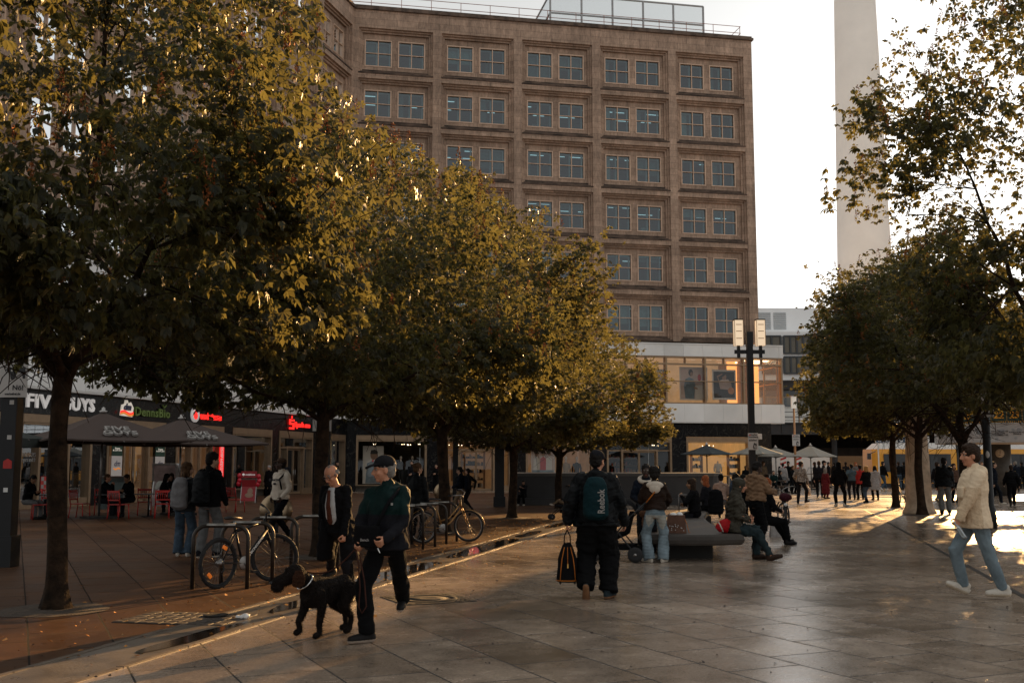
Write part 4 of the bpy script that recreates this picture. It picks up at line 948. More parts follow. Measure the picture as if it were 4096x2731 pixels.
    dirs = rng.normal(size=(m * 4, 3)); dirs /= np.linalg.norm(dirs, axis=1, keepdims=True)
    lum = np.array([1 + .16 * mnoise.noise(Vector((d[0] * 2.1, d[1] * 2.1, d[2] * 2.1 + seed * 3))) + .11 * mnoise.noise(Vector((d[0] * 5, d[1] * 5, d[2] * 5 + seed))) for d in dirs])
    rad_ = rng.uniform(.25, 1.0, size=m * 4) ** .42 * lum
    prof = np.where(dirs[:, 2] < 0, 1.0, 1.0)
    P2 = dirs * rad_[:, None] * np.array([[Rc, Rc, rz]]); P2[:, 2] += cz
    low = P2[:, 2] < cz; P2[low, 2] = cz - (cz - P2[low, 2]) * .97
    cl = np.array([mnoise.noise(Vector((p[0] * .85, p[1] * .85, p[2] * .85 + seed * 7))) + .5 * mnoise.noise(Vector((p[0] * 2.2, p[1] * 2.2, p[2] * 2.2))) for p in P2])
    keep = cl > -.02; P2 = P2[keep][:m - k1]
    P = np.concatenate([P1, P2]); P = P[P[:, 2] > zmin + .35 * np.sin(P[:, 0] * 2.3 + seed) * np.cos(P[:, 1] * 1.9) - .25 * (rng.random(len(P)) < .25)]
    P[:, 2] = np.where(P[:, 2] < fork, P[:, 2], fork + (H - fork) * (np.clip((P[:, 2] - fork) / (H - fork), 0, 1.1)) ** 1.28)
    if cut is not None: P = P[~((P[:, 0] * math.cos(cut[0]) - P[:, 1] * math.sin(cut[0]) < cut[1] + .5 * np.sin(P[:, 2] * 3)) & (P[:, 2] < cut[2]))]
    for gp, gd, gr in gaps:      # openings in the foliage that let the low sun through
        q = P - np.array([tuple(gp)]); t_ = q @ np.array(tuple(gd)); dist = np.linalg.norm(q - t_[:, None] * np.array([tuple(gd)]), axis=1)
        P = P[(dist > gr * (.8 + .3 * np.sin(P[:, 0] * 5 + P[:, 2] * 4))) | (t_ < 0)]
    out = P - np.array([[0, 0, cz - 1.0]]); out /= np.linalg.norm(out, axis=1, keepdims=True)
    D = out + rng.normal(0, .6, size=P.shape)
    crown = leaves_mesh(P, D, rng, leaf, [LEAF])
    sh = P[(np.linalg.norm((P - np.array([[0, 0, cz]])) / np.array([[Rc, Rc, rz]]), axis=1) > .78) & (P[:, 2] > cz - 1.8)]
    B = sh[rng.integers(0, len(sh), size=nblossom)] + np.array([[0, 0, .02]])
    return trunk, crown, blossom_mesh(B, rng)
VAR = [tree_meshes(1, H=9.0, Rc=3.35, zmin=3.45, trunk_r=.112, nleaf=19000, leaf=.128), tree_meshes(4, H=8.0, Rc=3.9, zmin=3.15, nleaf=18500, leaf=.132, trunk_r=.13), tree_meshes(9, H=9.4, Rc=4.15, zmin=3.15, nleaf=18500, leaf=.14, trunk_r=.14)]
THIN = tree_meshes(12, H=11.6, Rc=4.4, nleaf=11000, leaf=.155, trunk_r=.14)
VAR.append(THIN)
VAR.append(tree_meshes(21, H=9.2, Rc=4.1, nleaf=17000, leaf=.14, zmin=3.5))
SHAFTS = [((9.9, 30.3, 0), .9), ((8.8, 27.6, 0), .6), ((11.6, 32.5, 0), .6)]
def tree(label, v, x, y, rz, sc=1.0, group=None, sz=1.0):
    if isinstance(v, dict):
        Mi = (Matrix.Translation((x, y, 0)) @ Matrix.Rotation(rz, 4, 'Z') @ Matrix.Diagonal((sc, sc, sc * sz, 1))).inverted()
        VAR.append(tree_meshes(gaps=[(Mi @ Vector(p), (Mi.to_3x3() @ sdir).normalized(), r / sc) for p, r in SHAFTS], **v)); v = len(VAR) - 1
    t = thing('chestnut_tree', label, 'tree', (x, y, 0), rz, group); t.scale = (sc, sc, sc * sz)
    link('trunk', VAR[v][0], t); link('crown', VAR[v][1], t); tag(link('blossoms', VAR[v][2], t), kind='stuff')
    # bare gravel round the foot
    p = MB(); a = [i * .2618 for i in range(24)]; q = [.62 + .08 * mnoise.noise((math.cos(k) * 2, math.sin(k) * 2, x)) for k in a]
    p.add([(math.cos(k) * r, math.sin(k) * r, .004 + .02 * 0) for k, r in zip(a, q)] + [(0, 0, .03)], [(i, (i + 1) % 24, 24) for i in range(24)])
    tag(p.build('root_soil', PIT, t)); return t
G1 = 'chestnut trees along the left side of the plaza'; G2 = 'chestnut trees on the right side of the plaza'
tree('nearest chestnut tree on the left, thick trunk in front of the burger restaurant', 0, -5.2, 12.5, .4, group=G1)
tree('chestnut tree at the far left edge, crown hanging in over the square post', 2, -7.1, 5.0, 1.4, group=G1)
tree('chestnut tree behind the bald man in the tie', 1, -3.45, 19.7, 1.3, group=G1, sz=.96)
tree('chestnut tree behind the golden bicycle rack', 2, -1.7, 27.0, 2.6, group=G1, sz=.93)
tree('chestnut tree on the lit paving beside the crouching child', 4, 0.03, 34.3, 4.1, group=G1, sz=.78)
tree('farthest chestnut tree of the left row, in front of the granite wall', 4, 1.8, 41.8, 5.2, group=G1, sz=.76)
tree('chestnut tree whose crown hangs in at the right edge of the picture', dict(seed=12, H=11.6, Rc=4.5, nleaf=17500, leaf=.15, trunk_r=.14, zmin=3.3, cut=(3.3, -1.9, 7.0)), 10.7, 20.6, 3.3, group=G2)
tree('added chestnut tree shading the paving, its high crown showing at the right edge', dict(seed=37, H=9.2, Rc=3.9, nleaf=14000, leaf=.16, zmin=5.2), 26.8, 50, 3.3, sz=.8, sc=1.22, group=G2)  # tree added to keep the low sun off the right paving
tree('chestnut tree behind the man in the cream jacket', dict(seed=31, H=9.2, Rc=3.8, nleaf=16000, leaf=.14, zmin=4.5), 11.62, 28.0, .9, group=G2, sz=.85)
tree('chestnut tree in front of the sunlit concrete column', dict(seed=33, H=9.0, Rc=3.6, nleaf=17000, leaf=.14, zmin=3.9), *ground(921.5, 514.5), 5.6, group=G2)
tree('slender chestnut tree beside the blue wheeled bicycle', dict(seed=35, H=9.0, Rc=3.4, nleaf=17000, leaf=.14, zmin=3.3), *ground(895.5, 507), 2.2, group=G2, sc=.97)
# ================================================================ lamps, posts, posters
LANT = mat('lit lantern glass', (.8, .7, .55), .4, 0, 0, emit=(1.0, .72, .46), es=.3)
LANT2 = mat('pale lantern glass', (.75, .72, .66), .4, 0, .05, emit=(1.0, .85, .7), es=.12)
def paper_poster(label, loc, rz, w, h, kind, group='paper posters tied to the posts'):
    o = thing('paper_poster', label, 'poster', loc, rz, group)
    MB().box((-w / 2, -.012, -h / 2), (w / 2, 0, h / 2)).build('sheet', PAPER, o)
    M0 = lambda x, z: Matrix(((1, 0, 0, x), (0, 0, -1, -.016), (0, 1, 0, z), (0, 0, 0, 1)))
    if kind == 'dog':
        t = text_mesh('Werbe\nmonitore', h * .15, INK, .001, .003, parent=o, M=M0(.02 * w, h * .33)); 
        text_mesh('schalten', h * .15, INK, .001, .003, parent=o, M=M0(-.02 * w, h * .07))
        b_ = MB(M0(0, 0)); b_.prism([(-.42 * w, .38 * h), (-.3 * w, .43 * h), (-.22 * w, .38 * h), (-.3 * w, .33 * h)], 0, .002); b_.build('red_mark', RED, o)
        b_ = MB(M0(.18 * w, -.26 * h)); q = h * .17
        b_.prism([(-.6 * q, -1.1 * q), (-.7 * q, -.2 * q), (-.5 * q, .6 * q), (-.2 * q, 1.1 * q), (.1 * q, .7 * q), (.5 * q, .9 * q), (.55 * q, .2 * q), (.3 * q, -.3 * q), (.5 * q, -1.1 * q)], 0, .002)
        b_.cur = 1; b_.prism([(-.2 * q, -.9 * q), (-.3 * q, .1 * q), (.05 * q, .4 * q), (.2 * q, -.9 * q)], .0025, .003); b_.build('dog_drawing', [INK, PAPER], o)
    else:
        text_mesh('mung?', h * .13, INK, .001, .003, parent=o, M=M0(-.02 * w, h * .4)); text_mesh('Nö!', h * .15, INK, .001, .003, parent=o, M=M0(.18 * w, -h * .3)); text_mesh('werbefrei.de', h * .065, INK, .001, .002, parent=o, M=M0(0, -h * .43))
        b_ = MB(M0(.05 * w, .05 * h)); q = h * .17
        b_.prism([(-1.2 * q, .2 * q), (-.7 * q, .6 * q), (-.1 * q, .3 * q), (.6 * q, .6 * q), (1.3 * q, .5 * q), (1.3 * q, -.9 * q), (1.0 * q, -.9 * q), (.9 * q, -.2 * q), (.3 * q, -.1 * q), (-.1 * q, -1.0 * q), (-.5 * q, -1.0 * q), (-.6 * q, -.2 * q)], 0, .002)
        b_.cur = 1; b_.ell((-.4 * q, .1 * q, .003), (.13 * q, .13 * q, .002)); b_.build('animal_drawing', [INK, PAPER], o)
    return o
PAPER = mat('poster paper', (.52, .50, .48), .7, 0, .08, 3)
# double lantern
LX = atY(752.5, 465, 45).x
la = thing('street_lamp', 'black double street lamp with two lit square lanterns', 'lamp', (LX, 45, 0))
g = MB(); g.box((-.12, -.12, 0), (.12, .12, 6.9)); g.box((-.16, -.16, 0), (.16, .16, .6)); g.box((-.135, -.135, 6.6), (.135, .135, 7.2)); g.build('pole', BLACK_METAL, la)
g = MB(); g.box((-.63, -.05, 6.28), (-.121, .05, 6.44)); g.box((.121, -.05, 6.28), (.63, .05, 6.44))
for s_ in (-1, 1): g.box((s_ * .46 - .06, -.06, 6.1), (s_ * .46 + .06, .06, 6.279)); g.box((s_ * .46 - .06, -.06, 6.441), (s_ * .46 + .06, .06, 6.62))
g.build('arm', BLACK_METAL, la)
for s_ in (-1, 1):
    g = MB(); x = s_ * .46; g.box((x - .17, -.17, 6.62), (x + .17, .17, 7.68)); o = g.build('lantern', LANT, la)
    f = MB()
    for sx in (-1, 1):
        for sy in (-1, 1): f.box((x + sx * .178 - .01, sy * .178 - .01, 6.6), (x + sx * .178 + .01, sy * .178 + .01, 7.7))
    for z in (6.9, 7.2, 7.48): f.box((x - .12, -.177, z), (x + .12, -.172, z + .03))
    f.build('cage', mat('lantern cage', (.45, .3, .18), .5, .2, .1), o)
    MB().box((x - .19, -.19, 7.7), (x + .19, .19, 7.73)).build('cap', BLACK_METAL, o)
g = MB(); g.box((.115, -.03, 2.72), (.42, .03, 2.95)); g.build('small_sign', WHITE_PAINT, la)
paper_poster('white poster with a dog tied to the double street lamp', (LX + .02, 44.86, 2.63), 0, .42, .69, 'dog')
p = atY(795.5, 465, 72)
sl = thing('street_lamp', 'slim wooden coloured lamp post with a single square lantern', 'lamp', (p.x, 72, 0))
MB().cyl((0, 0, 0), (0, 0, 5.42), .09, .06, 10).build('pole', mat('copper coloured pole', (.4, .2, .09), .5, .3, .2), sl)
l2 = MB().box((-.15, -.15, 5.42), (.15, .15, 6.22)).build('lantern', LANT2, sl); MB().box((-.2, -.2, 6.22), (.2, .2, 6.28)).build('cap', STEEL, l2); 
paper_poster('white poster with a dog on the slim wooden coloured lamp post', (p.x + .05, 71.85, 3.32), 0, .5, .75, 'dog')
# far left post
q = ground(4, 566); o = thing('lamp_post', 'dark square post at the left edge of the picture', 'post', (q[0], q[1], 0))
g = MB(); g.box((-.13, -.13, 0), (.13, .13, 6.2)); g.box((-.17, -.17, 0), (.17, .17, .5)); g.build('pole', BLACK_METAL, o)
b_ = MB(); b_.prism([(-.07, 0), (.07, 0), (.07, .12), (0, .16), (-.07, .12)], 0, .002); ST_ = b_.mesh('sticker', [RED]); s_ = link('sticker', ST_, o); s_.location = (.03, -.135, 1.58); s_.rotation_euler = (R(90), 0, 0)
for z, c in ((2.62, PAPER), (2.05, PAPER), (1.2, WHITE_PAINT)): MB().box((-.04 + z * .02, -.136, z), (.03 + z * .02, -.1305, z + .07)).build('sticker', c, o)
paper_poster('white poster reading no over a dark animal at the left edge', (q[0] + .07, q[1] - .16, 3.12), 0, .46, .77, 'no')
# posts between the left trees
for u, Y, w, h, lb in ((455.5, 36, .085, 5.2, 'thin dark post carrying a dog poster behind the third left tree'), (499.5, 44, .19, 6.5, 'thick square black pillar left of the granite wall'), (327, 24.5, .08, 5, 'dark post hidden behind the second left tree')):
    p = atY(u, 465, Y); o = thing('lamp_post', lb, 'post', (p.x, Y, 0)); g = MB(); g.box((-w, -w, 0), (w, w, h)); g.box((-w * 1.25, -w * 1.25, 0), (w * 1.25, w * 1.25, .4)); g.build('pole', BLACK_METAL, o)
p = atY(458.5, 421, 36); paper_poster('white poster reading switch off on the thin post behind the third left tree', (p.x, 35.9, p.z - .1), 0, .43, .62, 'dog')
p = atY(323, 416, 24.5); paper_poster('white poster mostly hidden by the second left trunk', (p.x, 24.4, p.z), 0, .42, .66, 'dog')
# right black post with poster and sticker
p = atY(988, 465, 28.7); o = thing('lamp_post', 'black post with a white sticker behind the man in the cream jacket', 'post', (p.x, 28.7, 0))
g = MB(); g.lathe([(.16, 0), (.14, .5), (.105, .6), (.095, 7)], 16); g.build('pole', BLACK_METAL, o)
b_ = MB(); b_.ell((-.03, -.085, 1.92), (.055, .03, .1)); b_.build('sticker', PAPER, o)
pz = atY(986, 397, 28.7); paper_poster('narrow curled poster high on the black post at the right', (p.x, 28.56, pz.z + .1), R(-15), .3, 1.25, 'dog')
# lit concrete column
q = ground(924.5, 513.5); o = thing('concrete_column', 'tapering sunlit concrete mast with a flared foot behind a tree trunk', 'column', (q[0] + .02, q[1] + .5, 0))
g = MB(); g.lathe([(.56, 0), (.55, .06), (.47, .2), (.43, .45), (.41, 1.2), (.37, 2.4), (.3, 3.9), (.22, 6.5), (.18, 9)], 32); g.build('shaft', mat('rough sandy concrete', (.5, .38, .27), .85, 0, .35, 3.5, .4, 40), o)
# granite wall
GRAN = mat('dark granite', (.03, .03, .032), .4, 0, .35, 1.2, .1, 20)
x0 = atY(517, 465, 45.5).x; x1 = atY(722, 465, 46.5).x
o = thing('granite_wall', 'long low dark granite basin wall with a rounded right end', 'wall', (x0, 45.5, 0))
Lw = x1 - x0
def rounded(off, z0, z1, gg):
    pts = [(-off, -off)] + [(Lw - 1.2 + (1.2 + off) * math.sin(a), 1.2 - (1.2 + off) * math.cos(a)) for a in [i * math.pi / 16 for i in range(9)]] + [(Lw + off, 7), (-off, 7)]
    gg.prism(pts, z0, z1)
g = MB(); rounded(0, .3, 1.2, g); g.build('wall', GRAN, o); g = MB(); rounded(.28, 0, .3, g); g.build('plinth', GRAN, o); g = MB(); rounded(.06, 1.201, 1.32, g); g.build('coping', mat('granite coping', (.07, .067, .062), .35, 0, .3, 1.5), o)
# ---------------------------------------------------------------- curved bench
BEN = mat('weathered pale bench top', (.036, .028, .022), .6, 0, .4, 1.5, .1, 30); BSIDE = mat('dark bench side', (.02, .017, .014), .7, 0, .4, 2)
bx, by = ground(708, 560)
be = thing('curved_bench', 'wide curved stone lounging bench with damp patches', 'bench', (bx, by, 0))
cen = [Vector((-.25 + .05 * t + .0125 * t * t, t, 0)) for t in [i * .5 for i in range(27)]]
wid = [.92 - .028 * i for i in range(27)]
LF = [(c.x - w, c.y) for c, w in zip(cen, wid)]; RT = [(c.x + w * .9, c.y) for c, w in zip(cen, wid)]
# rounded nose
nose = [(-.25 + .87 * math.cos(a) * 1.02, -.05 + .3 * math.sin(a)) for a in [math.pi + i * math.pi / 10 for i in range(1, 10)]]
poly = RT + LF[::-1] + nose
def ring(off, z): return [(x + off * (1 if x > cen[0].x + y * .1 else -1), y - off * .3, z) for x, y in poly]
n = len(poly); b_ = MB(); lv = [ring(-.04, .28), ring(0, .31), ring(.02, .37), ring(0, .43), ring(-.05, .46)]
b_.add([p for r_ in lv for p in r_], [(k * n + i, k * n + (i + 1) % n, (k + 1) * n + (i + 1) % n, (k + 1) * n + i) for k in range(4) for i in range(n)], False); b_.f += [list(range(4 * n, 5 * n)), list(reversed(range(n)))]; b_.mi += [0, 0]; b_.sm += [False, False]
b_.build('seat', BEN, be)
for k, (y, x) in enumerate(((.75, -.25), (6, .25), (11, 1.6))): MB().box((x - .42, y - .3, 0), (x + .42, y + .7, .279)).build('support', BSIDE, be)
# ---------------------------------------------------------------- umbrellas
def parasol(label, x, y, half, ze, zt, cloth, pole, group, ribs=8, square=False, rz=0, sag=.12, text=None, name='parasol', valance=0):
    o = thing(name, label, 'parasol', (x, y, 0), rz, group); n = 4 if square else ribs; b_ = MB(); M_ = 6
    ang = [math.pi / 4 + 2 * math.pi * k / n for k in range(n)]; R0 = half * (1.414 if square else 1.0)
    cor = [Vector((R0 * math.cos(a), R0 * math.sin(a), ze)) for a in ang]; top = Vector((0, 0, zt))
    for k in range(n):
        A, B = cor[k], cor[(k + 1) % n]; grid = []
        for i in range(M_ + 1):
            t = i / M_; row = []
            for j in range(M_ + 1):
                s = j / M_; e = A.lerp(B, s); p = top.lerp(e, t); bow = 4 * s * (1 - s)
                p.z += -sag * 4 * t * (1 - t) * .5 - sag * .35 * bow * t; p.x *= 1 - .05 * bow * t; p.y *= 1 - .05 * bow * t; row.append(p)
            grid.append(row)
        vs = [p for r_ in grid for p in r_]; b_.add(vs, [(i * (M_ + 1) + j, i * (M_ + 1) + j + 1, (i + 1) * (M_ + 1) + j + 1, (i + 1) * (M_ + 1) + j) for i in range(M_) for j in range(M_)], True)
        ed = grid[-1]; hv = valance or .05
        b_.add(ed + [p - Vector((0, 0, hv)) for p in ed], [(j, j + 1, M_ + 2 + j, M_ + 1 + j) for j in range(M_)], False)
    c = b_.build('canopy', cloth, o)
    if text:
        for k, it in enumerate(text):
            if not it: continue
            tx, sz = it
            A, B = cor[k], cor[(k + 1) % n]; mid = (A + B) / 2; e = (B - A).normalized(); 
            if valance: 
                nr = Vector((mid.x, mid.y, 0)).normalized(); pos = mid * .97 + nr * .03; pos.z = ze - sag * .35 - valance / 2; up = Vector((0, 0, 1))
            else:
                up = (top - mid).normalized(); nr = e.cross(up).normalized(); pos = mid.lerp(top, .3) * 1.0 + nr * (-.0); pos = pos + nr * .0; pos.z += -.02
            M = Matrix(((e.x, up.x, nr.x, pos.x), (e.y, up.y, nr.y, pos.y), (e.z, up.z, nr.z, pos.z), (0, 0, 0, 1)))
            text_mesh(tx, sz, S_CLOTH, .035 if not valance else .006, .006, .1 if not valance else 0, parent=c, M=M)
    g = MB(); g.cyl((0, 0, .08), (0, 0, zt - .03), .035, n=10)
    if square:
        for a in cor + [(cor[k] + cor[(k + 1) % 4]) / 2 for k in range(4)]:
            g.cyl((0, 0, zt - .8), (a.x * .5, a.y * .5, (zt + ze) / 2 - .14), .015, n=5); g.cyl((0, 0, zt - .1), (a.x * .97, a.y * .97, ze - .06 - sag * .25), .014, n=5)
    else:
        for a in cor: g.cyl((0, 0, ze - .15), (a.x * .55, a.y * .55, ze + (zt - ze) * .45 - .14), .012, n=5); g.cyl((0, 0, zt - .08), (a.x * .98, a.y * .98, ze - .03), .012, n=5)
    g.build('pole', pole, o)
    g = MB(); g.box((-.45, -.45, 0), (.45, .45, .07)); g.build('base', BSIDE, o)
    g = MB(); g.lathe([(.1, zt - .01), (.13, zt + .03), (.05, zt + .07), (.06, zt + .12), (.01, zt + .16)], 12); g.build('finial', PAPER, o)
    return o
S_CLOTH = mat('white print on cloth', (.3, .285, .27), .8, 0, .1)
GREYC = mat('brown grey canvas', (.055, .036, .03), .85, 0, .15, 3); BEIGEC = mat('grey beige canvas', (.25, .24, .21), .85, 0, .12, 1); DARKC = mat('dark slate canvas', (.035, .045, .05), .85, 0, .15, 1); GRNC = mat('black green canvas', (.012, .02, .018), .85, 0, .2)
PX = lambda u, Y: atY(u, 465, Y).x
GP = 'square parasols over the burger restaurant tables'
parasol('square brown grey parasol with white lettering directly right of the near trunk', PX(101, 34), 34, 2.15, 2.42, 3.3, GREYC, STEEL, GP, square=True, rz=R(38), text=[None, None, ('FIVE\nGUYS', .42), ('FIVE\nGUYS', .42)])
parasol('square brown grey parasol in front of the phone shop', PX(180, 36.5), 36.5, 2.15, 2.37, 3.2, GREYC, STEEL, GP, square=True, rz=R(40), text=[None, None, ('FIVE\nGUYS', .42), ('FIVE\nGUYS', .42)])
parasol('black green coffee house parasol cut off by the left edge', PX(-33, 31), 31, 1.7, 2.45, 3.1, GRNC, STEEL, GP, square=True, rz=R(8), valance=.26, text=[None, None, ('STARBUCKS', .25), None])
GU = 'octagonal parasols in front of the viaduct'
parasol('dark slate parasol in front of the golden lit shop window', PX(707, 66), 66, 1.6, 2.35, 2.9, DARKC, BLACK_METAL, GU, sag=.06)
parasol('grey parasol half hidden behind the double street lamp', PX(757, 70), 70, 1.75, 2.4, 3.0, BEIGEC, STEEL, GU, sag=.06)
parasol('grey parasol between the two street lamps', PX(776, 73), 73, 1.8, 2.3, 2.85, BEIGEC, STEEL, GU, sag=.06)
parasol('grey parasol standing free, rightmost beside the slim lamp post', PX(811, 76), 76, 1.85, 2.3, 3.05, BEIGEC, STEEL, GU, sag=.06)
# standing tables and benches under them
WOODT = mat('grey brown table wood', (.12, .09, .07), .6, 0, .3)
for u, Y, lb in ((811, 75.4, 'standing table under the rightmost grey parasol'), (776, 72, 'standing table under the parasol between the lamps'), (737, 60, 'standing table left of the double street lamp')):
    o = thing('standing_table', lb, 'table', (PX(u, Y), Y, 0)); MB().box((-.7, -.35, 1.05), (.7, .35, 1.1)).build('top', WOODT, o)
    for s_ in (-.5, .5): MB().box((s_ - .04, -.25, 0), (s_ + .04, .25, 1.049)).build('leg', STEEL, o)
for u, Y, lb in ((768, 66, 'picnic bench table in front of the white hoarding'), (750, 57, 'picnic bench table behind the black bicycle')):
    o = thing('picnic_table', lb, 'table', (PX(u, Y), Y, 0)); MB().box((-1.0, -.35, .72), (1.0, .35, .77)).build('top', WOODT, o)
    for s_ in (-1, 1): MB().box((-1.0, s_ * .75 - .14, .42), (1.0, s_ * .75 + .14, .46)).build('seat', WOODT, o)
    for s_ in (-.7, .7): g = MB(); g.box((s_ - .04, -.7, .36), (s_ + .04, .7, .419)); g.tube([(s_, -.6, 0), (s_, -.2, .71)], .04, 6); g.tube([(s_, .6, 0), (s_, .2, .71)], .04, 6); g.build('leg', WOODT, o)
# ---------------------------------------------------------------- cafe chairs and tables
CHR = mat('red painted chair', (.42, .02, .015), .4, 0, .2)
def chair(label, x, y, rz, m=CHR, group='red slatted cafe chairs'):
    o = thing('cafe_chair', label, 'chair', (x, y, 0), rz, group)
    MB().box((-.22, -.22, .43), (.22, .22, .46)).build('seat', m, o)
    for sx in (-1, 1):
        MB().tube([(sx * .2, -.2, .43), (sx * .21, -.22, 0)], .018, 6).build('leg', m, o); MB().tube([(sx * .2, .2, .43), (sx * .21, .26, 0)], .018, 6).build('leg', m, o)
    b_ = MB()
    for sx in (-1, 1): b_.tube([(sx * .21, .21, .43), (sx * .21, .28, .88)], .02, 6)
    b_.box((-.21, .255, .8), (.21, .29, .87)); b_.box((-.21, .23, .56), (.21, .255, .6))
    for k in range(5): x_ = -.13 + .065 * k; b_.tube([(x_, .242, .59), (x_, .272, .81)], .012, 5)
    b_.build('backrest', m, o); return o
for (u, Y, rz, lb) in ((120.5, 33.7, 160, 'red chair in front of the eating man, right of the near trunk'), (163.5, 34.2, 200, 'red chair beside the woman with the grey backpack'), (82, 34.4, 80, 'red chair partly behind the near trunk'), (237, 38.5, 150, 'red chair by itself left of the red sandwich board'), (146, 36.2, 20, 'red chair behind the middle table, turned to the shop'), (103, 36.5, 200, 'red chair behind the eating man'), (42, 33.5, 300, 'red chair beside the man seated at the far left'), (50, 35.5, 20, 'red chair left of the near trunk, farther back')):
    chair(lb, PX(u, Y), Y, R(rz))
TBL = mat('dark table top', (.05, .045, .045), .35, 0, .2)
for u, Y, lb in ((112, 34.6, 'small dark cafe table with a plate at the eating man'), (150, 35.2, 'small dark cafe table behind the second red chair'), (56, 34.4, 'small dark cafe table left of the near trunk')):
    o = thing('cafe_table', lb, 'table', (PX(u, Y), Y, 0)); MB().box((-.36, -.36, .71), (.36, .36, .74)).build('top', TBL, o); g = MB(); g.cyl((0, 0, .03), (0, 0, .709), .03); g.build('leg', BLACK_METAL, o); MB().lathe([(.22, 0), (.2, .03)], 16).build('foot', BLACK_METAL, o)
p = (PX(112, 34.6), 34.6); tag(MB().lathe([(.05, .741), (.13, .752), (.135, .757)], 16, (p[0] + .05, p[1] - .1, 0)).build('plate', WHITE_PAINT), 'white plate on the cafe table of the eating man', 'plate')
# sandwich boards, banners, bins
def aboard(label, u, Y, w, h, face, rz=0, txt=None):
    o = thing('sandwich_board', label, 'sign board', (PX(u, Y), Y, 0), R(rz)); t = R(12)
    for s_, nm in ((1, 'front_panel'), (-1, 'back_panel')):
        M = Matrix.Translation((0, -s_ * .22, .02)) @ Matrix.Rotation(-s_ * t, 4, 'X'); b_ = MB(M); b_.box((-w / 2, -.015, .12), (w / 2, .015, h)); b_.cur = 1
        for sx in (-1, 1): b_.box((sx * w / 2 - .025, -.02, 0), (sx * w / 2 + .025, .02, h + .02))
        b_.box((-w / 2, -.021, h - .03), (w / 2, .021, h + .03)); pn = b_.build(nm, [face, STEEL], o)
        if s_ == 1 and txt:
            for tx, sz, zz in txt: text_mesh(tx, sz, S_WHITE, .001, .001, parent=pn, M=M @ Matrix(((1, 0, 0, 0), (0, 0, -1, -.022), (0, 1, 0, zz), (0, 0, 0, 1))))
    return o
REDP = mat('red printed board', (.3, .012, .018), .5, 0, .1)
vb_ = aboard('red sandwich board with a cluster of balloons outside the phone shop', 249.5, 48, .95, 1.55, REDP, 0, [('Am 48 noch Bis\nauf dem Galaxy S25', .1, 1.36)])
vb_.scale = (.68, .68, .68); hd = MB(); hd.box((-.5, -.06, 1.62), (.5, .0, 2.05)); hp = hd.build('header', REDP, vb_); text_mesh('vodafone', .17, S_WHITE, .002, .003, parent=hp, M=Matrix(((1, 0, 0, .08), (0, 0, -1, -.066), (0, 1, 0, 1.83), (0, 0, 0, 1))))
b_ = MB(Matrix(((1, 0, 0, -.36), (0, 0, -1, -.063), (0, 1, 0, 1.83), (0, 0, 0, 1)))); b_.lathe([(.08, 0), (.08, .004)], 16); b_.build('disc', S_WHITE, hp)
b_ = MB(Matrix.Translation((0, -.22, .02)) @ Matrix.Rotation(-R(12), 4, 'X')); b_.ell((.1, -.02, .75), (.18, .008, .22)); b_.ell((.05, -.021, .5), (.28, .006, .16)); b_.build('photo', P_SKIN, vb_)
BAL = mat('glossy red balloon', (.5, .012, .03), .25, 0, .05)
for i, (x, z) in enumerate(((-.62, 1.75), (-.6, 1.45), (.62, 1.7), (.66, 1.42), (.58, 1.2), (-.66, 1.25))): b_ = MB(); b_.ell((x, -.05, z), (.15, .15, .18)); b_.build('balloon', BAL, vb_)
aboard('dark sandwich board on the restaurant terrace behind the eating man', 113, 38, .8, 1.25, mat('dim menu board', (.07, .09, .085), .5, 0, .4, 3), 15)
o = aboard('tall sandwich board with a picture of pastel rolls left of the grey backpack', 166, 40.5, .9, 1.7, mat('photo board', (.16, .11, .1), .4, 0, .5, 3), -8)
cols = [mat('pastel print', c, .4, 0, .1) for c in ((.3, .2, .2), (.12, .3, .25), (.3, .15, .1), (.25, .25, .22))]
b_ = MB(Matrix.Translation((0, -.22, .02)) @ Matrix.Rotation(-R(12), 4, 'X'))
for k in range(9): b_.cur = k % 4; b_.ell((-.25 + .24 * (k % 3), -.017, .6 + .33 * (k // 3)), (.1, .008, .2), rot=Matrix.Rotation(.6, 3, 'Y'))
b_.build('picture', cols, o)
# opening-hours banners at the grocer doors
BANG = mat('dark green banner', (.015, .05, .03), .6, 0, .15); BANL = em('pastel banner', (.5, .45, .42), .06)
for u, lb in ((24.35, 'opening hours banner left of the grocer door'), (21.15, 'opening hours banner right of the grocer door')):
    p = ML @ Vector((u, .12, 0)); o = thing('hanging_banner', lb, 'banner'); T = tmat(ML, u, .12, 0, True)
    MB(T).box((-.36, 2.05, 0), (.36, 3.15, .03)).build('upper_half', BANG, o); MB(T).box((-.36, .95, 0), (.36, 2.045, .03)).build('lower_half', BANL, o)
    text_mesh('Öffnungszeiten:\nMo - Sa  8:00 - 22:00 Uhr', .1, S_CREAM, .001, .001, parent=o, M=tmat(ML, u, .155, 2.33, True), width=.62); 
    text_mesh('dm', .34, mat('navy print', (.03, .03, .09), .5, 0, 0), .001, .004, .3, parent=o, M=tmat(ML, u, .155, 1.72, True)); b_ = MB(tmat(ML, u, .155, 1.5, True)); b_.prism([(-.24, .05), (-.08, .0), (.1, .06), (.25, .02), (.25, -.03), (.1, .0), (-.08, -.06), (-.24, -.01)], 0, .004); b_.build('ribbon', S_OR2, o)
    b_ = MB(tmat(ML, u, .155, 2.85, True)); b_.ell((0, 0, 0), (.11, .13, .006)); b_.build('seal', mat('olive seal', (.2, .22, .04), .5, 0, .1), o)
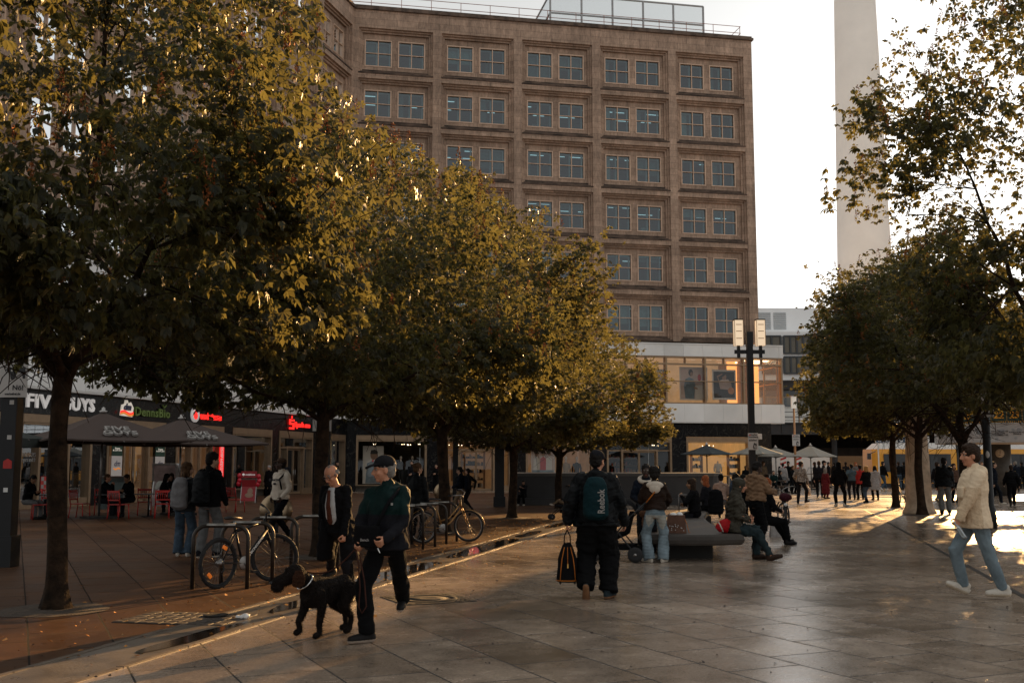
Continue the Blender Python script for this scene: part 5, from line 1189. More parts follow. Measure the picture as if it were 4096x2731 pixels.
o = thing('hanging_banner', 'narrow red banner with sideways white words at the phone shop', 'banner'); T = tmat(ML, 15.75, .12, 0, True); MB(T).box((-.22, .8, 0), (.22, 3.2, .03)).build('cloth', S_REDD, o)
Tr = tmat(ML, 15.75, .155, 2.0, True) @ Matrix.Rotation(R(90), 4, 'Z'); text_mesh('BERATUNG AUCH FÜR\nGESCHÄFTSKUNDEN', .16, S_WHITE, .001, .003, parent=o, M=Tr, width=2.2)
tag(MB(tmat(ML, 17.5, .1, 3.22, True)).box((-1.1, -.05, 0), (1.1, .05, .04)).build('light_strip', em('red light strip', (.9, .03, .02), .5)), 'glowing red strip light over the phone shop entrance', 'light')
o = thing('hanging_banner', 'white painted slogan panel on the glass at the far left', 'banner'); text_mesh('FIVE GUYS\nburgers and fries', .22, S_CLOTH, .002, .004, parent=o, M=tmat(ML, 29.5, -.1, 1.95, True), width=1.1, name='slogan')
b_ = MB(tmat(ML, 28.2, -.06, .9, True))
for i in range(8):
    for j in range(4):
        if (i + j) % 2: b_.box((-.6 + .15 * i, -.3 + .15 * j, 0), (-.45 + .15 * i, -.15 + .15 * j, .01))
o = thing('chequered_panel', 'chequered tile panel in the burger restaurant window', 'panel'); b_.build('tiles', S_CLOTH, o); MB(tmat(ML, 28.2, -.07, .9, True)).box((-.62, -.32, 0), (.62, .32, .008)).build('backing', P_RED, o)
# polished metal discs on the plaza
for u, Y, lb in ((277, 25, 'polished upright metal disc behind the man in the pale hoodie'), (443.5, 42, 'polished upright metal disc behind the golden bicycle')):
    o = thing('metal_disc', lb, 'sculpture', (PX(u, Y), Y, 0), R(15)); b_ = MB(Matrix.Translation((0, 0, .62)) @ Matrix.Rotation(R(90), 4, 'X')); b_.lathe([(.0, -.09), (.22, -.08), (.36, -.03), (.375, .0), (.36, .03), (.22, .08), (.0, .09)], 40); b_.build('disc', mat('brushed bronze disc', (.3, .22, .14), .28, .9, .25, 4), o); MB().box((-.06, -.05, 0), (.06, .05, .32)).build('foot', BLACK_METAL, o)
# ---------------------------------------------------------------- bicycle racks
SC_T = mat('worn stickered steel', (.13, .125, .12), .42, .7, .5, 7, c2=(.5, .48, .44))
HOOP = mat('dark steel hoop', (.05, .043, .037), .4, .6, .3, 6)
def hoop(x, y, rz, label, group, L=.72, H=.83, bars=1):
    o = thing('bike_stand', label, 'bicycle stand', (x, y, 0), rz, group); r = .17; pts = [(-L / 2, 0, 0), (-L / 2, 0, H - r)] + [(-L / 2 + r - r * math.cos(a), 0, H - r + r * math.sin(a)) for a in [i * math.pi / 10 for i in range(1, 6)]] + [(L / 2 - r + r * math.sin(a), 0, H - r + r * math.cos(a)) for a in [i * math.pi / 10 for i in range(0, 6)]] + [(L / 2, 0, 0)]
    MB().tube(pts, .028, 10).build('hoop', HOOP, o)
    MB().tube([(-L / 2 + r, 0, H + .004), (L / 2 - r, 0, H + .004)], .0275, 10).build('sticker_wrap', SC_T, o)
    return o
# ================================================================ people: one continuous body each, clothing as children
V3 = Vector
def remesh(mb, voxel, smooth=3, adapt=0.0):
    me = mb.mesh('tmp', []); o = bpy.data.objects.new('tmp', me); COL.objects.link(o)
    m = o.modifiers.new('r', 'REMESH'); m.mode = 'VOXEL'; m.voxel_size = voxel; m.adaptivity = adapt; m.use_smooth_shade = True
    if smooth: s = o.modifiers.new('s', 'SMOOTH'); s.factor = .5; s.iterations = smooth
    r = bpy.data.meshes.new_from_object(o.evaluated_get(bpy.context.evaluated_depsgraph_get()))
    bpy.data.objects.remove(o); bpy.data.meshes.remove(me); r.materials.clear(); return r
def wrinkle(me, amp, fr, seed, stretch=(1, 1, 1.6)):
    n = len(me.vertices); co = np.empty(n * 3, np.float32); me.vertices.foreach_get('co', co); no = np.empty(n * 3, np.float32); me.vertices.foreach_get('normal', no)
    co = co.reshape(-1, 3); no = no.reshape(-1, 3); rng = np.random.default_rng(seed); d = np.zeros(n)
    for k in range(9):
        w = rng.normal(size=3) * fr * (1 + .35 * k) * .5 * np.array(stretch); d += np.sin(co @ w + rng.uniform(0, 6.28) + 1.3 * np.sin(co @ (rng.normal(size=3) * fr * .6) + k)) / (1 + .25 * k)
    co += no * (d * amp * .42)[:, None]; me.vertices.foreach_set('co', co.ravel()); me.update()
def caps(g, a, b, ra, rb, n=10):
    a, b = V3(a), V3(b); d = (b - a); L = d.length
    if L < 1e-5: g.ell(a, (ra, ra, ra)); return
    d.normalize(); pts = []; rad = []
    for i in range(4): t = math.pi / 2 * (1 - i / 3.0); pts.append(a - d * ra * math.sin(t)); rad.append(max(.0015, ra * math.cos(t)))
    for i in range(1, 4): pts.append(a.lerp(b, i / 4)); rad.append(ra + (rb - ra) * i / 4)
    for i in range(4): t = math.pi / 2 * i / 3.0; pts.append(b + d * rb * math.sin(t)); rad.append(max(.0015, rb * math.cos(t)))
    g.tube(pts, rad, n)
def etube(g, pts, rx, ry, rt, n=16):
    """elliptic tube: rx along the (fixed) right vector"""
    pts = [V3(p) for p in pts]; m = len(pts); vs = []
    rts = rt if isinstance(rt, list) else [rt] * m
    for i, p in enumerate(pts):
        d = (pts[min(i + 1, m - 1)] - pts[max(i - 1, 0)]).normalized(); r = (rts[i] - d * rts[i].dot(d)).normalized(); f = d.cross(r)
        for k in range(n): a = 2 * math.pi * k / n; vs.append(p + r * rx[i] * math.cos(a) + f * ry[i] * math.sin(a))
    fs = [(i * n + k, i * n + (k + 1) % n, (i + 1) * n + (k + 1) % n, (i + 1) * n + k) for i in range(m - 1) for k in range(n)]
    g.add(vs, fs + [tuple(reversed(range(n))), tuple((m - 1) * n + k for k in range(n))], True)
def ik(a, b, l1, l2, pole):
    d = b - a; L = d.length
    if L > (l1 + l2) * .999: b = a + d.normalized() * (l1 + l2) * .999; d = b - a; L = d.length
    x = (l1 * l1 - l2 * l2 + L * L) / (2 * L); y = math.sqrt(max(0, l1 * l1 - x * x)); u = d.normalized()
    p = pole - u * pole.dot(u)
    p = p.normalized() if p.length > 1e-4 else V3((0, -1, 0))
    return a + u * x + p * y, b
CLOTH = {}
def cloth(name, c, rough=.85, var=.25, scale=9, bump=.25, c2=None, sheen=0.0):
    if name not in CLOTH:
        m = mat(name, c, rough, 0, var, scale, bump, 45, c2=c2); 
        m.node_tree.nodes['Principled BSDF'].inputs['Specular IOR Level'].default_value = 0.35 if name.startswith('skin') else 0.1
        CLOTH[name] = m
    return CLOTH[name]
def skin(k):
    c = {'light': (.46, .27, .18), 'ruddy': (.48, .22, .13), 'tan': (.3, .16, .09), 'dark': (.05, .028, .02)}[k]
    return cloth('skin ' + k, c, .5, .12, 14, .1)
HAIRS = {'black': (.012, .01, .009), 'dark': (.03, .018, .012), 'brown': (.075, .04, .02), 'grey': (.2, .18, .16), 'blond': (.4, .22, .08), 'white': (.45, .42, .38), 'red': (.28, .08, .03)}
def hairm(k): return cloth('hair ' + k, HAIRS[k], .6, .4, 30, .5)
EYEW = mat('eye white', (.22, .2, .18), .8, 0, 0); EYED = mat('eye iris', (.02, .014, .01), .2, 0, 0); LIPS = cloth('lips', (.28, .1, .08), .5, .1)
def person(label, x, y, h=1.75, yaw=0, feet=None, hands=None, pz=None, lean=0, side=0, head=(0, 0), syaw=0, lod=1, group=None,
           sk='light', hair=('short', 'dark'), top=None, topc=None, bottom=None, shoes=None, sole=None, hem=.02, bulk=1.0, flare=.0, hood=None, hoodup=None, hat=None, belly=0.0,
           thigh=1.0, grip=(.35, .35), skirt=None, sleeve=1.0, split=None, shoulder=1.0, beard=None, wr=1.0, spine=1.0, collar=True, cuff=True):
    S = h / 1.75; ya = R(yaw); f = V3((math.sin(ya), math.cos(ya), 0)); r = V3((math.cos(ya), -math.sin(ya), 0)); up = V3((0, 0, 1))
    def W(p): 
        if isinstance(p, Vector): return p.copy()
        return r * p[0] + f * p[1] + up * p[2]
    root = thing('person', label, 'person', (x, y, 0), 0, group)
    pz = (.90 * S) if pz is None else pz
    pel = up * pz
    sd = (up + f * math.tan(R(lean)) + r * math.tan(R(side))).normalized(); sy = R(syaw)
    rs = (r * math.cos(sy) - f * math.sin(sy)); fs = (f * math.cos(sy) + r * math.sin(sy))
    at = lambda t: pel + sd * (t * S * spine) + fs * (.02 * math.sin(min(1, t / .5) * 3.14)) * S
    neck = at(.565); shc = at(.49)
    hj = [pel + r * s * .088 * S for s in (-1, 1)]; sh = [shc + rs * s * .168 * S * shoulder for s in (-1, 1)]
    feet = feet or [(-.11, .02, 0, 0, -8), (.11, -.02, 0, 0, 8)]
    hands = hands or [(-.27, .03, .8 * S), (.27, .03, .8 * S)]
    legs = []; 
    for i, ft in enumerate(feet):
        p = W(ft[0]) if isinstance(ft[0], Vector) else W(ft[:3]); pit, yo = (ft[1], ft[2]) if isinstance(ft[0], Vector) else (ft[3] if len(ft) > 3 else 0, ft[4] if len(ft) > 4 else 0)
        fa = ya + R(yo); fd0 = V3((math.sin(fa), math.cos(fa), 0)); fd = fd0 * math.cos(R(pit)) + up * math.sin(R(pit)); fu = (up * math.cos(R(pit)) - fd0 * math.sin(R(pit)))
        ank = p + fu * .085 * S; knee, ank2 = ik(hj[i], ank, .43 * S, .425 * S, fd0 + f * .4 + r * (-.12 if i == 0 else .12)); legs.append((hj[i], knee, ank2, fd, fu, ank2 - fu * .085 * S))
    arms = []
    for i, hp in enumerate(hands):
        s = -1 if i == 0 else 1
        if hp is None: hp = (s * .24, .05, pz - .08)
        pole = V3(hp[3]) if (not isinstance(hp, Vector) and len(hp) > 3) else (-fs * 1.0 + rs * s * .75 - up * .4)
        w = W(hp if isinstance(hp, Vector) else hp[:3]); el, w2 = ik(sh[i], w, .285 * S, .255 * S, pole); arms.append((sh[i], el, w2, s))
    hy = ya + sy + R(head[0]); hp_ = R(head[1]); hf = V3((math.sin(hy) * math.cos(hp_), math.cos(hy) * math.cos(hp_), math.sin(hp_))); hr = V3((math.cos(hy), -math.sin(hy), 0)); hu = hr.cross(hf)
    hc = neck + sd * .085 * S + hu * .075 * S + hf * .035 * S
    HM = Matrix((hr, hf, hu)).transposed()
    vox = {2: .0075, 1: .013, 0: .026}[lod]
    # ---- body
    g = MB()
    etube(g, [at(-.1), at(-.03), at(.08), at(.2), at(.34), at(.45), at(.52), at(.57)], [q * S for q in (.08, .14, .14, .13, .155, .15, .095, .058)], [q * S for q in (.06, .09, .092 + belly, .09 + belly, .105, .088, .07, .058)], rs)
    caps(g, at(.53), hc - hu * .03 * S, .056 * S, .054 * S)
    for hj_, kn, an, fd, fu, so in legs:
        caps(g, hj_, kn, .072 * S, .05 * S); caps(g, kn, an, .05 * S, .034 * S); caps(g, an - fu * .04 * S - fd * .03 * S, an - fu * .055 * S + fd * .13 * S, .034 * S, .028 * S)
    for (a, el, w, s), gr in zip(arms, grip):
        caps(g, a, el, .05 * S, .04 * S); caps(g, el, w, .04 * S, .026 * S)
        d = (w - el).normalized(); pn = d.cross(fs); pn = (rs * -s) if pn.length < .3 else pn.normalized() * (1 if s < 0 else -1)
        # palm normal points to the body; the knuckle line runs front-back
        kn_ = (rs * -s - d * (rs * -s).dot(d)).normalized(); side_ = d.cross(kn_)
        if side_.dot(f) < 0: side_ = -side_
        etube(g, [w - d * .01, w + d * .03 * S, w + d * .085 * S], [.024 * S, .036 * S, .04 * S], [.018 * S, .016 * S, .013 * S], side_, 10)
        if lod >= 1:
            rf = (.0095 if lod == 2 else .012) * S
            for q, (o_, ln) in enumerate(((.03, .072), (.01, .082), (-.011, .076), (-.031, .06))):
                b0 = w + d * .082 * S + side_ * o_ * S; c1 = gr * 1.25 + .05 * q; d1 = d * math.cos(c1) + kn_ * math.sin(c1); b1 = b0 + d1 * ln * .5 * S; d2 = d * math.cos(c1 * 2.1) + kn_ * math.sin(c1 * 2.1); b2 = b1 + d2 * ln * .5 * S
                caps(g, b0, b1, rf, rf * .95, 7); caps(g, b1, b2, rf * .95, rf * .8, 7)
            t0 = w + d * .025 * S + side_ * .03 * S; td = (d * .75 + side_ * .55 + kn_ * (.25 + gr * .6)).normalized(); t1 = t0 + td * .04 * S; caps(g, t0, t1, .0135 * S, .011 * S, 7); caps(g, t1, t1 + (td * .4 + d * .6 + kn_ * gr * .5).normalized() * .03 * S, .011 * S, .009 * S, 7)
        else:
            caps(g, w + d * .07 * S, w + d * .15 * S + kn_ * .03 * S, .026 * S, .018 * S, 7); caps(g, w + d * .03 * S + side_ * .03 * S, w + d * .09 * S + side_ * .045 * S, .013 * S, .011 * S, 6)
    H_ = lambda a, b, c: hc + (hr * a + hf * b + hu * c) * S
    g.ell(H_(0, -.012, .03), (.076 * S, .098 * S, .09 * S), 16, 11, HM); g.ell(H_(0, .02, -.035), (.062 * S, .074 * S, .082 * S), 14, 9, HM); g.ell(H_(0, .06, -.095), (.03 * S, .026 * S, .022 * S), 10, 7, HM)
    if lod >= 1:
        caps(g, H_(0, .09, .012), H_(0, .112, -.03), .009 * S, .0145 * S, 8); g.ell(H_(0, .1, -.036), (.02 * S, .014 * S, .011 * S), 8, 6, HM)
        for s in (-1, 1): g.ell(H_(s * .076, -.008, -.012), (.011 * S, .022 * S, .034 * S), 8, 7, HM); g.ell(H_(s * .03, .078, .026), (.028 * S, .018 * S, .009 * S), 8, 6, HM); g.ell(H_(s * .04, .062, -.03), (.024 * S, .026 * S, .026 * S), 8, 6, HM)
        g.ell(H_(0, .088, -.066), (.024 * S, .011 * S, .009 * S), 8, 6, HM)
    me = remesh(g, vox, 2 if lod == 2 else 1); me.materials.append(skin(sk)); me.materials.append(LIPS); me.materials.append(hairm('grey' if not beard else beard))
    hm = hairm(hair[1]) if hair else None
    if lod >= 1:
        mi = np.zeros(len(me.polygons), np.int32)
        for p in me.polygons:
            q = p.center - hc; a, b, c = q.dot(hr) / S, q.dot(hf) / S, q.dot(hu) / S
            if abs(a) < .026 and b > .088 and -.078 < c < -.056: mi[p.index] = 1
            elif b > .07 and .03 < c < .043 and .012 < abs(a) < .055: mi[p.index] = 2
            elif beard and b > .005 and c < -.05 and c > -.15 and b > -.02 + abs(c + .05) and abs(a) < .09: mi[p.index] = 2
        me.polygons.foreach_set('material_index', mi)
    link('body', me, root)
    if lod == 2:
        e = MB()
        for s in (-1, 1): e.cur = 0; e.ell(H_(s * .031, .078, .008), (.013 * S, .012 * S, .009 * S), 10, 7, HM); e.cur = 1; e.ell(H_(s * .031, .0865, .008), (.006 * S, .005 * S, .006 * S), 8, 6, HM)
        e.build('eyes', [EYEW, EYED], root)
    seed = int(abs(x * 131 + y * 17) * 10)
    vc = {2: .011, 1: .017, 0: .03}[lod]
    def garment(name, g, m, amp=.006, fr=26, mats=None, vx=None):
        me = remesh(g, vx or vc, 2 if lod else 1); 
        if lod: wrinkle(me, amp * wr, fr, seed + len(name))
        for q in (mats or [m]): me.materials.append(q)
        return link(name, me, root), me
    # ---- trousers
    if bottom:
        g = MB(); t_ = thigh
        etube(g, [at(-.09), at(-.02), at(.06), at(.15)], [q * S * t_ for q in (.13, .185, .175, .155)], [q * S for q in (.1, .135 * t_, .128 + belly, .115 + belly)], r)
        for hj_, kn, an, fd, fu, so in legs:
            caps(g, hj_ - up * .02, kn, .1 * S * t_, (.075 + flare * .35) * S * t_); 
            d = (an - kn).normalized(); e = an + d * (.03 if flare > .02 else .0)
            fr_ = (fd - d * fd.dot(d)).normalized(); etube(g, [kn - d * .06, kn, kn.lerp(e, .5), e], [(.07 + flare * .3) * S * t_, (.074 + flare * .35) * S * t_, (.068 + flare * .7) * S * t_, (.055 + flare) * S * t_], [(.07 + flare * .3) * S * t_, (.076 + flare * .35) * S * t_, (.07 + flare * .7) * S * t_, (.058 + flare * 1.1) * S * t_], fr_.cross(d), 14)
        bm_ = bottom if isinstance(bottom, list) else [bottom]
        ob, me = garment('trousers', g, None, .008, 24, bm_)
        if len(bm_) > 1:
            mi = np.zeros(len(me.polygons), np.int32)
            for p in me.polygons:
                if split and split(p.center, 'b'): mi[p.index] = 1
            me.polygons.foreach_set('material_index', mi)
    # ---- shoes
    shoes = shoes or cloth('black shoe', (.014, .013, .013), .5)
    for hj_, kn, an, fd, fu, so in legs:
        g = MB(); rr_ = fd.cross(fu); wS = S * 1.0
        etube(g, [so + fu * .04 * S - fd * .085 * wS, so + fu * .046 * S - fd * .05 * wS, so + fu * .048 * S + fd * .04 * wS, so + fu * .043 * S + fd * .13 * wS, so + fu * .036 * S + fd * .18 * wS, so + fu * .032 * S + fd * .2 * wS], [q * S for q in (.022, .038, .044, .049, .038, .016)], [q * S for q in (.036, .05, .052, .042, .035, .024)], rr_, 14)
        caps(g, so + fu * .05 * S - fd * .03 * S, so + fu * .1 * S - fd * .035 * S, .042 * S, .043 * S)
        me = remesh(g, max(.009, vox), 1); me.materials.append(shoes); me.materials.append(sole or shoes)
        if sole:
            mi = np.array([1 if (p.center - so).dot(fu) < .032 * S else 0 for p in me.polygons], np.int32); me.polygons.foreach_set('material_index', mi)
        link('shoe', me, root)
    # ---- jacket
    if top:
        g = MB(); b_ = bulk; lo = hem
        tt = [lo, min(.06, lo + .06) if lo < .05 else lo + .03, .12, .22, .34, .44, .505, .55]
        tt = sorted(set(tt)); xs = [0, 0, 0]
        prof_x = lambda t: np.interp(t, [-.6, -.1, .0, .12, .22, .34, .44, .505, .55], [.24, .205, .195, .178, .17, .19, .188, .13, .07])
        prof_y = lambda t: np.interp(t, [-.6, -.1, .0, .12, .22, .34, .44, .505, .55], [.19, .15, .142, .132, .13, .14, .122, .1, .075])
        etube(g, [(at(t) if t > 0 else pel + up * t * S * 1.0 + (sd - up) * .02) for t in tt], [prof_x(t) * S * b_ for t in tt], [(prof_y(t) + (belly if t < .3 else belly * .3)) * S * b_ for t in tt], [r if t < .15 else rs for t in tt], 20)
        for a, el, w, s in arms:
            a2 = a - rs * s * .01
            caps(g, a2, el, .073 * S * b_, .058 * S * b_); e = el.lerp(w, sleeve * 1.02)
            if sleeve > .3: caps(g, el, e, .057 * S * b_, .042 * S * b_)
        if collar: caps(g, at(.53), at(.585), .078 * S, .072 * S)
        if hood: 
            hb = at(.53) - fs * .075 * S; g.ell(hb, (.125 * S, .075 * S, .085 * S), 14, 9, Matrix((rs, fs, up)).transposed()); g.ell(hb - up * .05 * S - fs * .03 * S, (.085 * S, .05 * S, .08 * S), 12, 8, Matrix((rs, fs, up)).transposed())
            for s in (-1, 1): caps(g, hb + rs * s * .1 * S, at(.53) + fs * .075 * S + rs * s * .05 * S, .045 * S, .03 * S)
        ml = [top] + (topc or []); ob, me = garment('jacket', g, None, .010, 22, ml)
        if topc and split:
            mi = np.array([int(split(p.center, 't')) for p in me.polygons], np.int32); me.polygons.foreach_set('material_index', mi)
    if skirt:   # long coat skirt or robe hanging from the hips
        m_, z0 = skirt; g = MB(); zt = pz + .12 * S
        zs = [z0, (z0 + zt) / 2, pz, zt]; cx = [(legs[0][2] + legs[1][2]) / 2] ; base = V3((cx[0].x, cx[0].y, 0)) * .5
        etube(g, [base + up * zs[0], base * .5 + up * zs[1], up * zs[2], up * zs[3]], [.235 * S * bulk, .215 * S * bulk, .19 * S * bulk, .165 * S * bulk], [.2 * S * bulk, .18 * S * bulk, .145 * S * bulk, .125 * S * bulk], r, 18); garment('coat_skirt', g, m_, .012, 18)
    if hoodup:
        g = MB(); g.ell(H_(0, -.03, .02), (.1 * S, .115 * S, .118 * S), 16, 11, HM); g.ell(H_(0, -.035, -.07), (.095 * S, .1 * S, .09 * S), 14, 9, HM); caps(g, H_(0, -.04, -.1), at(.5) - fs * .02, .09 * S, .12 * S); garment('hood', g, hoodup, .006, 20)
    # ---- hair and hats
    if hair and not hoodup:
        st = hair[0]; g = MB()
        if st in ('short', 'thick', 'long', 'bun', 'bob', 'pony'):
            k = 1.06 if st == 'short' else 1.14
            g.ell(H_(0, -.022, .044), (.079 * S * k, .096 * S * k, .086 * S * k), 16, 11, HM); g.ell(H_(0, -.05, -.01), (.076 * S * k, .066 * S * k, .075 * S * k), 14, 9, HM)
            if st == 'thick': g.ell(H_(0, .03, .1), (.065 * S, .06 * S, .035 * S), 12, 8, HM); g.ell(H_(.02, -.02, .12), (.06 * S, .07 * S, .03 * S), 12, 8, HM)
            if st in ('long', 'bob'):
                L = .3 if st == 'long' else .12
                etube(g, [H_(0, -.04, .06), H_(0, -.055, -.05), H_(0, -.07, -.05 - L * .6), H_(0, -.06, -.05 - L)], [.075 * S, .095 * S, .1 * S, .06 * S], [.05 * S, .06 * S, .05 * S, .025 * S], -hr, 14)
                for s in (-1, 1): caps(g, H_(s * .072, -.005, .03), H_(s * .085, .0, -.09 - L * .35), .026 * S, .024 * S)
            if st == 'bun': g.ell(H_(0, -.115, .06), (.04 * S, .04 * S, .04 * S), 10, 8, HM)
            if st == 'pony': caps(g, H_(0, -.11, .05), H_(0, -.13, -.12), .03 * S, .018 * S)
        elif st == 'fringe':    # bald crown with grey sides
            for s in (-1, 1): g.ell(H_(s * .066, -.03, .005), (.018 * S, .06 * S, .042 * S), 10, 8, HM)
            g.ell(H_(0, -.09, -.002), (.062 * S, .024 * S, .05 * S), 12, 8, HM); g.ell(H_(0, -.03, .1), (.04 * S, .06 * S, .022 * S), 10, 6, HM)
        elif st == 'afro': g.ell(H_(0, -.03, .05), (.115 * S, .12 * S, .11 * S), 14, 10, HM); g.ell(H_(0, -.06, -.02), (.1 * S, .08 * S, .09 * S), 12, 8, HM)
        me = remesh(g, max(.008, vox), 1); 
        if lod: wrinkle(me, .006, 55, seed + 3)
        me.materials.append(hm); link('hair', me, root)
    if hat:
        kind, m_ = hat; g = MB()
        if kind == 'cap':
            g.ell(H_(0, -.015, .062), (.09 * S, .108 * S, .082 * S), 16, 11, HM); etube(g, [H_(0, .06, .055), H_(0, .12, .048), H_(0, .168, .03), H_(0, .178, .024)], [.074 * S, .072 * S, .05 * S, .02 * S], [.012 * S] * 4, hr, 12)
        elif kind == 'beanie': g.ell(H_(0, -.015, .055), (.092 * S, .11 * S, .095 * S), 16, 11, HM); etube(g, [H_(0, -.015, .02), H_(0, -.015, .055)], [.094 * S, .096 * S], [.108 * S, .112 * S], hr, 16)
        elif kind == 'fluffy': g.ell(H_(0, -.01, .065), (.12 * S, .125 * S, .08 * S), 16, 11, HM); g.ell(H_(0, -.01, .02), (.1 * S, .11 * S, .05 * S), 14, 9, HM)
        me = remesh(g, max(.008, vox), 1)
        if kind == 'fluffy': wrinkle(me, .008, 60, seed)
        me.materials.append(m_); link('cap' if kind == 'cap' else 'hat', me, root)
    root['_'] = 0; del root['_']
    info = dict(root=root, f=f, r=r, rs=rs, fs=fs, at=at, arms=arms, legs=legs, hc=hc, hr=hr, hf=hf, hu=hu, S=S, pel=pel, o=V3((x, y, 0)))
    return info
def blob_thing(name, label, cat, p, fn, m, voxel=.012, amp=.004, fr=22, part=None, group=None):
    """a soft thing (bag, pack): fn(g) adds shapes in world coordinates relative to p"""
    o = thing(name, label, cat, p, 0, group); g = MB(); fn(g); me = remesh(g, voxel, 2); wrinkle(me, amp, fr, len(label)); me.materials.append(m); link(part or 'body', me, o); return o
def backpack(label, I, m, w=.29, hh=.46, d=.16, zc=.3, strap=None, part='pack', off=0.0, voxel=.013):
    """worn on the back of person I: a thing of its own"""
    b = I['at'](zc) - I['fs'] * (.16 + d * .45 + off) * I['S']; p = I['o'] + b; M = Matrix((I['rs'], I['fs'], V3((0, 0, 1)))).transposed(); S = I['S']
    def fn(g):
        etube(g, [M @ V3((0, .02, -hh * .5)) * S, M @ V3((0, -.01, -hh * .46)) * S, M @ V3((0, -.015, -.05)) * S, M @ V3((0, .0, hh * .3)) * S, M @ V3((0, .03, hh * .5)) * S], [w * .42 * S, w * .5 * S, w * .5 * S, w * .44 * S, w * .28 * S], [d * .38 * S, d * .5 * S, d * .5 * S, d * .42 * S, d * .25 * S], I['rs'], 18)
    o = blob_thing('backpack', label, 'backpack', p, fn, m, voxel, .006, 20, part)
    g = MB()
    for s in (-1, 1):
        sh_ = I['at'](.5); pts = [b + I['rs'] * s * .08 * S + V3((0, 0, hh * .42)) * S + I['fs'] * .05, sh_ + I['rs'] * s * .11 * S + V3((0, 0, .075)) * S, I['at'](.42) + I['fs'] * .16 * S + I['rs'] * s * .12 * S, I['at'](.25) + I['fs'] * .12 * S + I['rs'] * s * .17 * S, b + I['rs'] * s * .14 * S - V3((0, 0, hh * .38)) * S + I['fs'] * .06]
        g.tube([q - b for q in pts], .016 * S, 6)
    g.build('strap', strap or m, o); return o
# fabrics
c_blk = cloth('black cloth coat', (.005, .005, .006)); c_blk2 = cloth('charcoal cloth', (.011, .011, .014)); c_puf = cloth('black puffer nylon', (.005, .006, .007), .5); c_navy = cloth('navy cloth', (.007, .01, .017)); c_jean = cloth('light blue denim', (.17, .22, .25), .85, .35, 5, .3); c_jeand = cloth('mid blue denim', (.05, .075, .105), .85, .35, 5); c_jeank = cloth('dark denim', (.012, .015, .02), .85, .3, 5)
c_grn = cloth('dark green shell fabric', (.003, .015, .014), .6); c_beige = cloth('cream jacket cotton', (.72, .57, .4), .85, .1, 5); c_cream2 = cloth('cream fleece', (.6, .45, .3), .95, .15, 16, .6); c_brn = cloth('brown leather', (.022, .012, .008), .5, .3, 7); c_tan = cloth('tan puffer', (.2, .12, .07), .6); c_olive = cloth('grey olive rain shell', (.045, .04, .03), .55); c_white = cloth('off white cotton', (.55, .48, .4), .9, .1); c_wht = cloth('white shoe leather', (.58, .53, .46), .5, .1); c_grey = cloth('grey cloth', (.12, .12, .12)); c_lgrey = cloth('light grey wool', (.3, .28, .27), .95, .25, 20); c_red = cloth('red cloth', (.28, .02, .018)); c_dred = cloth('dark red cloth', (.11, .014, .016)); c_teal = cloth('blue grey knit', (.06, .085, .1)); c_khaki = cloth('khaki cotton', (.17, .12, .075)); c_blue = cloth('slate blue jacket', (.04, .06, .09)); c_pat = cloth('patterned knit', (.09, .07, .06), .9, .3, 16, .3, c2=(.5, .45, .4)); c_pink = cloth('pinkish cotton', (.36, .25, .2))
def G(u, v): return ground(u, v)
def rel(u, v, Y, x, y): p = atY(u, v, Y); return V3((p.x - x, p.y - y, p.z))
# ---------------------------------------------------------------- old man with the dog
x, y = G(386, 640.5)
fr = V3((*G(367, 642), 0)) - V3((x, y, 0)); bk = V3((*G(406.5, 627), 0)) - V3((x, y, 0))
def sp1(c, k): return 1 if (k == 't' and c.z < 1.17) else 0
I = person('old man in a black cap and green and black jacket smoking, walking in front', x, y, 1.71, 195, feet=[(bk + V3((0, 0, .04)), -14, -8), (fr, 0, 42)], hands=[rel(386, 538, y - .3, x, y), rel(357, 541, y - .16, x, y)], lean=1, head=(58, -4), lod=2, sk='ruddy', hair=('short', 'grey'), hat=('cap', cloth('black cap', (.012, .012, .014))), top=c_grn, topc=[c_blk2], split=sp1, bottom=cloth('black jogging trousers', (.0045, .0045, .005)), sole=cloth('pale shoe sole', (.4, .32, .26)), hem=-.03, bulk=1.12, hood=True, flare=.018, belly=.02, grip=(.75, .8))
PI1 = I
lg = I['root']
b_ = MB(); q = I['at'](.4) + I['fs'] * .185 + I['rs'] * -.12; b_.cbox(q, (.018, .012, .022)); b_.build('chest_logo', S_CLOTH, lg)
kn = I['legs'][0]; q = kn[0].lerp(kn[1], .25) + I['f'] * .125; b_ = MB(Matrix.Translation(q) @ Matrix.Rotation(R(180 - 195 + 180), 4, 'Z')); b_.tube([(-.035, 0, 0), (-.01, 0, .012), (.02, 0, .01), (.035, 0, -.004)], [.006, .01, .009, .004], 6); b_.build('leg_logo', S_CLOTH, lg)
b_ = MB(); q = I['hc'] + I['hf'] * .1 + I['hu'] * .09
b_.cbox(q, (.035, .01, .018), Matrix((I['hr'], I['hf'], I['hu'])).transposed()); b_.build('cap_badge', RED, lg)
w = I['arms'][0][2]; dd_ = (w - I['arms'][0][1]).normalized(); cg = thing('cigarette', 'white cigarette held between the fingers of the old man in the cap', 'cigarette', I['o'] + w + dd_ * .11 + V3((0, -.05, -.02))); MB().cyl((0, 0, 0), (.025, -.05, -.035), .005, n=6).build('paper', WHITE_PAINT, cg)
o = thing('crossbody_bag', 'flat black bag worn across the chest of the old man in the cap', 'bag', (x, y, 0)); g = MB(); c = I['at'](.1) + I['fs'] * .25 - I['rs'] * -.1
